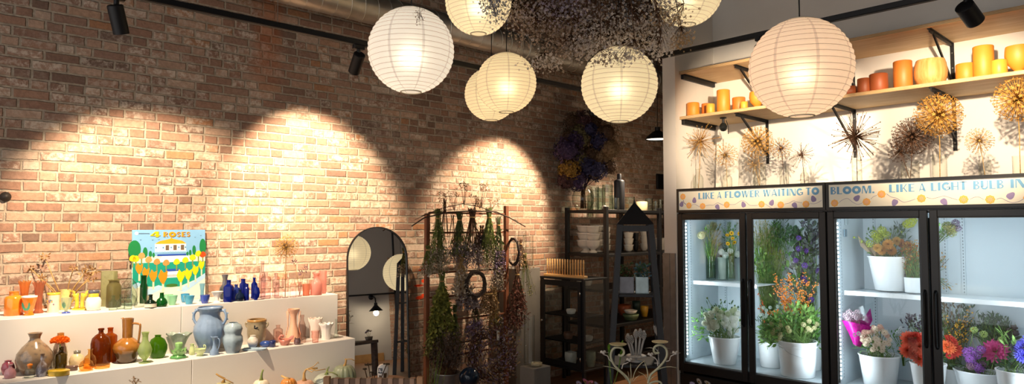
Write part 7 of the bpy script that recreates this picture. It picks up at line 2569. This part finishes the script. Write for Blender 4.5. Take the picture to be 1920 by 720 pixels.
# ================================================================== tub of dried grass and glass ball at the rack's foot
p = at_d(838, 716, 5.75)
t = thing('metal_tub', 'grey galvanised tub of dusty dried grass at the rack foot', 'tub', (p.x, p.y, 0))
rt = 25 * mpp(p)
zt = at_d(838, 698, 5.75).z
MB().lathe([(rt * .78, 0), (rt * .8, .01), (rt, zt - .01), (rt * 1.06, zt), (rt * .99, zt), (rt * .76, .05), (0, .05)], 36).build('tub_body', M('galvanised_tub', paint, '#7d8085', .4, .6, var=.2), t)
t = thing('grass_bunch', 'dusty grey lilac dried grass filling the galvanised tub', 'dried flowers', (p.x, p.y, .06))
O = t.location
m, f = MB(), MB()
for i in range(200):
    e = at_d(838 + rnd.gauss(0, 24), rnd.uniform(610, 680), 5.75 + rnd.uniform(-.12, .12)) - O
    a = V((rnd.uniform(-.06, .06), rnd.uniform(-.06, .06), 0))
    b_ = V((a.x * 1.1, a.y * 1.1, zt - .06))
    m.tube([a, b_, b_.lerp(e, .55), e], [.0018, .0016, .0012, .0008], 4)
    for j in range(12):
        c = b_.lerp(e, rnd.uniform(.35, 1))
        f.leaf(c, V((rnd.gauss(0, 1), rnd.gauss(0, 1), rnd.gauss(.4, .8))), V((rnd.gauss(0, 1), rnd.gauss(0, 1), 1)), .022, .007, .2, 0, .2)
m.build('stems', DRYB, t)
f.build('seed_haze', petal('grey_lilac_grass', '#6d645f', '#4d4644', .3), t)
t = thing('grass_bunch', 'fresh green reed blades fanning beside the galvanised tub', 'plant', at_d(800, 760, 4.7))
t.location.z = max(.0, t.location.z)
O = V(t.location)
O.z = 0
t.location = O
m = MB()
for u, v in ((826, 652), (822, 660), (814, 668), (806, 676), (832, 662), (824, 690), (812, 690), (838, 690), (802, 690)):
    e = at_d(u, v, 4.7) - O
    m.tube([(rnd.uniform(-.02, .02), rnd.uniform(-.02, .02), 0), V((e.x * .4, e.y * .4, e.z * .55)), e], [.005, .006, .0012], 5, flat=.4)
m.build('reed_blades', M('reed_green', petal, '#7d9440', '#566b2a', .3), t)
p = at_d(880, 708, 5.6)
t = thing('glass_float', 'dark blue glass ball beside the galvanised tub', 'glass ball', (p.x, p.y, 0))
o_ = p.z
MB().lathe([(.10, 0), (.1, .02), (.05, .05), (.05, o_ - .09), (.07, o_ - .075)], 24).build('stand', BLACKM, t)
MB().ball((0, 0, o_), .085, seg=28, rings=18).build('ball', M('dark_blue_glass', color_glass, '#22364f', .8), t)

# ================================================================== squashes on the low step
def squash(label, u, vt, hw, c, c2, ribs, depth_=.09, stem=((0, 0), (1, 10)), y=4.19, tendril=None, sc=None, smat='#a9854f', amp=.07, group='squashes on the low step'):
    p = on_y(u, vt, y)
    s = mpp(p)
    h, r = p.z - Z3, hw * s
    t = thing('squash', label, 'squash', (p.x, y, Z3), FACE, group)
    pr = []
    for k in range(17):
        a = -PI / 2 + PI * k / 16
        rr = r * math.cos(a) ** .8 if 0 < k < 16 else 0
        z = h * .5 + h * .5 * math.sin(a)
        if k > 12:
            z -= h * depth_ * ((k - 12) / 4) ** 2
        pr.append((max(rr, .0), z))
    MB().lathe(pr, ribs * 6, c0=False, fn=lambda a, q, z, j: (q * (1 - amp + amp * abs(math.cos(ribs * a / 2)) ** .6), z)).build('fruit', M('squash_' + c, glaze, c, c2, h * .3, h * .8, .4, 12, .25), t)
    zt = h * (1 - depth_)
    P = [V((x * s, 0, zt + z * s - .004)) for x, z in stem]
    n = len(P)
    MB().tube(P, [(3.2 - 1.6 * min(1, i / max(1, n - 1) * 1.4)) * s * (1.5 if i == 0 else 1) for i in range(n)], 9).build('stalk', M('stalk_' + smat, paint, smat, .7, var=.25), t)
    if tendril:
        for L in tendril:
            MB().tube([V((x * s, -.01, zt + z * s)) for x, z in L], .9 * s, 6).build('tendril', M('stalk_' + smat, paint, smat, .7, var=.25), t)
    return t


squash('small green striped squash with a twisted stalk, leftmost on the low step', 419, 713, 20, '#8a8f5c', '#b9b48a', 10, stem=((0, 0), (0, 6), (2, 10), (-8, 15), (-14, 19)), tendril=[((2, 10), (12, 5), (20, 1))], smat='#a07a3c')
squash('cream squash with an upright green stalk', 490, 709, 18, '#e3d3b4', '#ecdcc4', 8, stem=((0, 0), (0, 8), (1, 16), (3, 22)), smat='#7d8a4c')
squash('orange ribbed squash beside the blush pink one', 541, 707, 17, '#c9752c', '#d68a3a', 14, stem=((0, 0), (-6, 4), (-14, 8)), smat='#c9a468', amp=.1)
squash('blush pink squash with a tall hooked stalk', 571, 711, 21, '#c99a80', '#d6a78c', 10, stem=((0, 0), (-1, 8), (-1, 16), (2, 22), (8, 24), (24, 25)), tendril=[((8, 24), (18, 28), (26, 36), (27, 33)), ((10, 24), (22, 20), (40, 23)), ((5, 23), (14, 17), (24, 26))], smat='#bf9a60')
squash('pale duck-egg squash behind the chair back corner', 612, 699, 25, '#b9c4b4', '#c4cdbd', 9, stem=((0, 0), (1, 6), (2, 12)), smat='#7f8a4a', tendril=[((1, 6), (12, 5), (22, 0)), ((2, 12), (6, 16), (5, 12))])
squash('large grey-green ribbed squash, last beside the mirror', 645, 682, 23, '#76805f', '#8d957a', 12, stem=((0, -4), (2, 4), (4, 12), (2, 15)), y=4.24, smat='#b08a52', tendril=[((4, 13), (14, 14), (20, 11))], amp=.1)
p = on_y(253, 722, 4.15)
sprig('dried brown seed tuft poking up at the low step', V((p.x, 4.15, Z3)), [on_y(250, 712, 4.15), on_y(256, 714, 4.15), on_y(253, 718, 4.15)], [TNF, DRYB], .02)

# ================================================================== chair in front, with jar and stems behind it
OAK = M('pale_oak', ply_material, '#b98d68', '#9a6f4a', 2, 2.2)
LEA = M('brown_leather_strap', paint, '#6a4f3c', .6, var=.12)
A, B_ = at_d(613.5, 707, 3.5), at_d(788, 706, 3.5)
t = thing('strap_chair', 'pale oak chair with a brown woven strap back before the mirror', 'chair', (A.x, A.y, 0), math.atan2(B_.y - A.y, B_.x - A.x))
CW, CH = (B_ - A).length, A.z
for x in (0, CW):
    MB().box((x - .017, -.016, 0), (x + .017, .016, CH + .004), bev=.004).build('rear_leg', OAK, t)
    MB().box((x - .017, -.45, 0), (x + .017, -.416, .43), bev=.004).build('front_leg', OAK, t)
for z, nm in ((CH - .018, 'top_rail'), (CH - .30, 'back_rail')):
    MB().box((.017, -.011, z - .012), (CW - .017, .011, z + .008), bev=.004).build(nm, OAK, t)
for k in range(4):
    z = CH - .032 - k * .07
    MB().box((.02, -.016, z - .052), (CW - .02, -.0125, z + .018), bev=.001).build('cross_strap', LEA, t)
MB().box((.02, -.0155, CH - .03), (CW - .02, .0135, CH - .006), bev=.003).build('rail_wrap', LEA, t)
for k in range(8):
    x = .05 + k * (CW - .09) / 7
    MB().box((x - .012, -.020, CH - .31), (x + .012, .016, CH - .004), bev=.001).build('upright_strap', M('tan_strap', paint, '#a5826a', .6), t)
MB().box((.0, -.45, .40), (CW, .0, .43), bev=.006).build('seat', LEA, t)
for y in (-.433, 0):
    MB().bar((.017, y, .36), (CW - .017, y, .36), .02, .03).build('stretcher', OAK, t)
p = at_d(718, 713, 4.25)
t = thing('side_stool', 'small wooden stool behind the strap chair', 'stool', (p.x, p.y, 0))
MB().lathe([(.15, p.z - .03), (.155, p.z - .015), (.15, p.z), (0, p.z)], 30).build('seat', OAK, t)
for k in range(3):
    a = 2 * PI * k / 3
    MB().tube([(.15 * math.cos(a), .15 * math.sin(a), 0), (.1 * math.cos(a), .1 * math.sin(a), p.z - .025)], [.012, .016], 10).build('leg', OAK, t)
s = mpp(p)
t = thing('ceramic_jar', 'white domed ceramic jar with a dark label marked N before the mirror', 'jar', (p.x, p.y, p.z + .001), FACE)
MB().lathe([(8 * s, 0), (9 * s, 1 * s), (10.4 * s, 10 * s), (11 * s, 18 * s), (10 * s, 25 * s), (6 * s, 29 * s), (0, 30.5 * s)], 32).build('jar_body', M('aged_white_ceramic', glaze, '#ded6c8', None, .3, 20, .3, '#6a5a44') if False else WHITEG, t)
m = MB()
for a0, a1 in ((-2.35, -1.5),):
    n = 8
    vs = []
    for z in (14.5, 24):
        for k in range(n + 1):
            a = a0 + (a1 - a0) * k / n
            rr = (11.1 if z < 20 else 10.6) * s
            vs.append((rr * math.cos(a), rr * math.sin(a), z * s))
    m.add(vs, [(k, k + 1, n + 2 + k, n + 1 + k) for k in range(n)], 0)
m.build('dark_label', M('dark_jar_label', paint, '#3a444a', .4), t)
m = MB()
an = -1.9
xd = V((-math.sin(an), math.cos(an), 0))
Mx_ = Matrix((xd, V((0, 0, 1)), V((math.cos(an), math.sin(an), 0)))).transposed().to_4x4()
Mx_.translation = V((math.cos(an), math.sin(an), 0)) * 11.15 * s - xd * 2.4 * s + V((0, 0, 16.5 * s))
word(m, 'N', 4.8 * s, 6.2 * s, Mx_, .001)
m.build('label_letter', M('white_print', paint, '#f6eef4', .4), t)
for (a0, z0, z1, w_) in ((-1.95, 0, 10, .42), (-1.0, 0, 14, .6)):
    m = MB()
    n = 6
    vs = []
    for z in (z0, z1):
        for k in range(n + 1):
            a = a0 - w_ / 2 + w_ * k / n
            rr = (9.1 + (z / 10) * 1.5) * s
            vs.append((rr * math.cos(a), rr * math.sin(a), (z + 1) * s))
    m.add(vs, [(k, k + 1, n + 2 + k, n + 1 + k) for k in range(n)], 0)
    m.build('painted_patch', M('brown_painted_patch', paint, '#5a4a3a', .4, var=.3), t)
p2 = at_d(700, 718, 4.1)
t = thing('dried_sprig', 'dried flat-headed yarrow stems standing before the mirror', 'dried flower', (p2.x, p2.y, 0))
O = V(t.location)
sm = MB()
for u, v, w_ in ((691, 684, 8), (725, 683, 6), (697, 698, 3), (684, 692, 4), (702, 700, 3)):
    e = at_d(u, v, 4.1) - O
    sm.tube([(0, 0, 0), V((e.x * .2, e.y * .2, e.z * .8)), e], .003, 6)
    hm = MB()
    for k in range(40):
        a, q = rnd.uniform(0, 6.28), math.sqrt(rnd.random())
        hm.ball(e + V((math.cos(a) * q, math.sin(a) * q, rnd.uniform(0, .15))) * w_ * mpp(p2), .0035, 0, 5, 3)
    hm.build('flower_blossoms', M('dark_umber_floret', petal, '#4a3c2a', '#33281c', .1), t)
sm.build('stems', DRYB, t)
MB().lathe([(.05, 0), (.055, .01), (.05, .2), (.03, .3), (.034, .34)], 24).build('pot', CONC, t)

# ================================================================== iron candle stand on the front table
DT = 3.9
TZ = .6
tc = at_d(1200, 424, DT)
t = thing('display_table', 'dark wooden display table under the iron candle stand', 'table', (tc.x, tc.y, 0), FACE)
DKW = M('dark_walnut', ply_material, '#4a3424', '#2f2018', 0, 2.5)
MB().box((-.38, -.22, TZ - .035), (.42, .26, TZ), bev=.004).build('table_top', DKW, t)
for x in (-.34, .38):
    for y in (-.18, .22):
        MB().box((x - .03, y - .03, 0), (x + .03, y + .03, TZ - .035), bev=.003).build('leg', DKW, t)
IRON = M('cream_painted_iron', paint, '#b9b89c', .5, var=.18)
IRONW = M('chalky_white_iron', paint, '#c9c3bc', .6, var=.1)
DISH = M('yellowed_cream_iron', paint, '#c4b88a', .5, var=.12)
bp = at_d(1200, 720, DT)
t = thing('candle_stand', 'cream iron candle stand of two scrolled hearts with saucers', 'candle stand', (bp.x, bp.y, TZ + .001), FACE)
O = V(t.location)
Rz = Matrix.Rotation(-FACE, 3, 'Z')
K = lambda u, v, k=0.0: Rz @ (at_d(u, v, DT + k) - O)
MB().lathe([(.10, 0), (.10, .006), (.02, .014), (.012, .03)], 28).build('base', IRON, t)
c_ = K(1200, 740)
for u in (1181, 1221):
    MB().tube([(0, 0, .02), (K(u, 745).x * .6, 0, .04), K(u, 726)], .008, 8).build('stem', IRON, t)


def spl(P, n=8):
    Q = []
    for i in range(len(P) - 1):
        a0, a1, a2, a3 = P[max(i - 1, 0)], P[i], P[i + 1], P[min(i + 2, len(P) - 1)]
        for k in range(n):
            f = k / n
            Q.append(.5 * ((2 * a1) + (a2 - a0) * f + (2 * a0 - 5 * a1 + 4 * a2 - a3) * f * f + (3 * a1 - a0 - 3 * a2 + a3) * f ** 3))
    return Q + [P[-1]]


S_ = lambda x, y: (1100 + x / 6, 600 + y / 6)
for pts, r in ((((490, 715), (450, 640), (360, 560), (300, 490), (272, 410), (285, 345), (320, 312), (375, 312), (412, 335), (418, 375), (390, 402), (358, 392)), .0065),
               (((690, 715), (720, 620), (790, 555), (860, 480), (900, 410), (900, 345), (868, 300), (818, 282), (770, 300), (755, 340), (775, 372), (815, 368)), .0065),
               (((700, 720), (740, 700), (790, 690), (835, 705), (840, 740)), .006)):
    MB().tube(spl([K(*S_(*q)) for q in pts]), r, 10).build('scroll', IRON, t)
for pts, w_ in ((((470, 700), (400, 610), (300, 540), (185, 518)), 4.2), (((495, 715), (500, 620), (495, 540), (492, 488)), 3.6), (((510, 700), (540, 590), (590, 510), (652, 458)), 3.2), (((525, 690), (555, 650), (598, 620)), 2.4),
                (((480, 660), (470, 610), (465, 575)), 2.0), (((690, 690), (650, 620), (580, 582)), 3.0), (((690, 660), (680, 560), (650, 472)), 5.0), (((700, 690), (735, 650), (790, 618)), 2.8), (((740, 600), (830, 545), (930, 525), (1040, 545)), 3.2)):
    P = spl([K(*S_(*q)) for q in pts], 5)
    n = len(P)
    s = DT / FPX
    MB().tube(P, [w_ * s * (.35 + .75 * math.sin(PI * min(1, i / (n - 1) * .9 + .08))) * .62 for i in range(n)], 8, flat=.3).build('iron_leaf', IRON, t)
for u, v, hw in ((1159, 645.5, 16.5), (1237.5, 641, 15.5)):
    c = K(u, v)
    s = DT / FPX
    MB().lathe([(hw * s * .3, -.008), (hw * s * .9, -.003), (hw * s, .003), (hw * s * .94, .003), (0, -.002)], 30, loc=c).build('saucer', DISH, t)
for u, v, stalk in ((1131, 663, ((280, 470), (250, 440), (235, 405), (190, 388))), (1180, 677, ((395, 550), (410, 500), (440, 488), (470, 475))), (1220, 667, ((800, 520), (795, 465), (770, 430), (735, 410))), (1266, 664, ((890, 465), (930, 455), (945, 410), (985, 388)))):
    b = MB().tube(spl([K(*S_(*q)) for q in stalk], 5), .0028, 7).build('flower_stalk', IRONW, t)
    m = MB()
    c = K(u, v)
    for k in range(3):
        a = k * 2.1 + .6
        m.ball(c + V((.010 * math.cos(a), .006 * math.sin(a), .008 + .003 * math.sin(a))), .0085, 0, 10, 7)
    m.leaf(c, V((-1, 0, .1)), V((0, 0, 1)), .036, .012, .1)
    m.leaf(c, V((1, 0, .15)), V((0, 0, 1)), .036, .012, .1)
    m.build('iron_blossom', IRONW, b)
# green potted slip and cut flowers around it
for lab, name, pts, kind, c1, c2, r, pot_u in (('pink and lavender cut flowers at the table edge', 'flower_bunch', [(1097, 716), (1106, 718), (1085, 721), (1118, 722)], 'daisy', '#c77a96', '#a85a7c', .026, 1102), ('white star flower at the table edge by the cooler', 'flower_bunch', [(1310, 716), (1326, 719), (1298, 722)], 'daisy', '#c9c6c4', '#a6a2a2', .024, 1312)):
    c = at_d(pot_u, 745, DT + .1)
    t = thing(name, lab, 'flowers', (c.x, c.y, TZ + .001))
    O2 = V(t.location)
    MB().lathe([(.035, 0), (.04, .005), (.05, c.z - TZ + .02), (.045, c.z - TZ + .02), (.03, .02), (0, .02)], 24).build('pot', CONC, t)
    st = MB()
    for i, (u, v) in enumerate(pts):
        q = at_d(u, v, DT + .1) - O2
        st.tube([(0, 0, .03), q * .6, q], .002, 5)
        me = bloom(kind, c1 if i < 2 else '#b9b2cf', c2 if i < 2 else '#958fb4')
        inst(me, 'bloom', t, q, V((rnd.gauss(0, .3), rnd.gauss(0, .3) - .6, 1)).to_track_quat('Z', 'Y'), r)
    st.build('stems', STEM, t)
t = thing('potted_slip', 'small green leafed slip beside the candle stand', 'plant', (lambda q: (q.x, q.y, TZ + .001))(at_d(1148, 745, DT + .14)))
O2 = V(t.location)
MB().lathe([(.03, 0), (.035, .005), (.042, .07), (.038, .07), (.03, .02), (0, .02)], 22).build('pot', M('black_nursery_pot', paint, '#161616', .5), t)
m, st = MB(), MB()
for u, v in ((1140, 652), (1142, 644), (1164, 658), (1166, 650), (1168, 638)):
    q = at_d(u, v, DT + .14) - O2
    st.tube([(0, 0, .05), V((q.x * .7, q.y * .7, q.z * .6)), q], .0022, 5)
    m.leaf(q, V((rnd.gauss(0, .4), rnd.gauss(0, .4), -.9)), -V((math.cos(YAW), math.sin(YAW), -.2)), .04, .02, .2, 0, .2)
st.build('stems', STEM, t)
m.build('leaves', M('fresh_leaf', petal, '#6f9a2e', '#4a7420', .3), t)

# ================================================================== cloud of dried blossom under the ceiling
CLD = {'g': petal('grey_mauve_blossom', '#d6cecb', '#b4aaa6', .5, .8), 't': petal('taupe_blossom', '#cbbaa9', '#a89686', .5, .8), 'p': petal('pale_grey_blossom', '#e8e0d8', '#cbc2b8', .5, .8), 'l': petal('lilac_blossom', '#cbc1d2', '#ada2b8', .5, .8), 'b': petal('slate_blue_blossom', '#aab0bd', '#878e9c', .5, .8), 'n': petal('sandy_blossom', '#d9bd98', '#b39870', .5, .8), 'd': petal('umber_blossom', '#ab9684', '#8c7868', .5, .8)}
cc = at_d(1110, 0, 4.45)
t = thing('blossom_cloud', 'hanging cloud of dried grey and mauve blossom between the lanterns', 'dried flowers', (cc.x, cc.y, cc.z + .3))
O = V(t.location)
for i in range(5):
    q = at_d(960 + i * 70, -30, 4.45) - O
    MB().tube([q, (q.x, q.y, 4.3 - O.z)], .002, 5).build('hanging_wire', M('steel_wire', paint, '#9a958e', .3, .8), t)
BR = MB()
for (u, v, ru, rv, k, n, dep) in ((924, 6, 22, 26, 'b', 330, 4.2), (985, 12, 40, 34, 't', 420, 4.5), (1000, 62, 42, 30, 't', 300, 4.5), (1052, 14, 52, 28, 'l', 420, 4.4), (1072, 58, 46, 32, 't', 420, 4.5), (1035, 40, 40, 30, 'd', 300, 4.6), (1112, 25, 52, 42, 'g', 520, 4.4), (1146, 68, 42, 34, 'p', 480, 4.3), (1180, 24, 50, 36, 'b', 420, 4.45),
                                  (1208, 50, 36, 34, 'p', 420, 4.3), (1150, 15, 50, 26, 'd', 360, 4.6), (1112, 80, 40, 22, 'g', 320, 4.35), (1240, 18, 30, 26, 'g', 260, 4.3), (1248, 64, 20, 32, 'p', 230, 4.2), (1022, 119, 26, 10, 'p', 220, 4.4), (1058, 92, 34, 16, 't', 260, 4.45), (1090, 98, 24, 12, 'g', 180, 4.4), (1175, 104, 34, 11, 'g', 150, 4.0),
                                  (1230, 92, 16, 16, 'p', 150, 4.1), (1256, 34, 32, 18, 'n', 120, 4.1), (1278, 76, 17, 12, 'n', 130, 4.2), (1132, 112, 24, 8, 'd', 70, 4.0), (1000, 36, 50, 30, 'g', 300, 4.4), (1190, 78, 40, 24, 't', 300, 4.4)):
    c = at_d(u, v, dep) - O
    s = dep / FPX
    m = MB()
    hub = c + V((rnd.gauss(0, .05), rnd.gauss(0, .05), rv * s * .9 + .05))
    for i in range(n):
        d = V((rnd.gauss(0, .48), rnd.gauss(0, .5), rnd.gauss(0, .48)))
        p = c + RGT * d.x * ru * s * 1.3 + V((math.cos(YAW), math.sin(YAW), 0)) * d.y * .16 + V((0, 0, d.z * rv * s * 1.3))
        if any((p + O - lc).length < lr + .012 for lc, lr in LANT):
            continue
        a0 = rnd.uniform(0, 6.28)
        nrm = V((rnd.gauss(0, 1), rnd.gauss(0, 1), rnd.gauss(0, 1))).normalized()
        x = nrm.orthogonal().normalized()
        y = nrm.cross(x)
        z_ = rnd.uniform(.006, .0125)
        for j in range(4):
            a = a0 + PI / 2 * j
            w_ = x * math.cos(a) + y * math.sin(a)
            m.quad(p, (w_ + nrm * .35).normalized(), w_.cross(nrm), z_, z_ * .42)
        if i % 5 == 0 and not any((hub.lerp(p, q_) + O - lc).length < lr + .012 for lc, lr in LANT for q_ in (0, .25, .5, .75)):
            BR.tube([hub, hub.lerp(p, .6) + V((rnd.gauss(0, .01), rnd.gauss(0, .01), .01)), p], [.0016, .001, .0006], 3)
    top_ = V((hub.x * .8, hub.y * .8, max(.05, hub.z + .05)))
    if not any((hub.lerp(top_, q_) + O - lc).length < lr + .012 for lc, lr in LANT for q_ in (0, .2, .4, .6, .8, 1)):
        BR.tube([hub, top_], .003, 4)
    m.build('blossom_sprays', CLD[k], t)
BR.build('branches', DRYB, t)
p = at_d(787, 34, 3.55)
t = thing('dried_sprig', 'tiny dried sprig dangling in front of the biggest lantern', 'dried flower', p)
m, s_ = MB(), MB()
for i in range(60):
    c = V((rnd.gauss(0, .014), rnd.gauss(0, .014), rnd.gauss(0, .022)))
    m.leaf(c, V((rnd.gauss(0, 1), rnd.gauss(0, 1), rnd.gauss(0, 1))), V((0, 0, 1)), .009, .006, .2)
    if i % 4 == 0:
        s_.tube([(0, 0, .03), c], .0007, 3)
s_.tube([(0, 0, .02), (.004, .0, .5), (0, 0, 4.3 - p.z)], .001, 4)
s_.build('thread', DRYB, t)
m.build('blossoms', CLD['t'], t)
# small iron rosette on the brick at the very edge
p = on_y(10, 369, 5.1)
o = MB().lathe([(.0, -.04), (.012, -.038), (.022, -.02), (.03, -.006), (.03, 0)], 16, M=Matrix.Rotation(PI / 2, 4, 'X') @ Matrix.Diagonal((1, 1, -1, 1))).build('wall_anchor', M('dark_iron', paint, '#2f2a26', .6, .4), None, loc=(p.x, 5.1, p.z))
tag(o, 'small dark iron anchor knob in the brick at the picture edge', 'wall anchor')
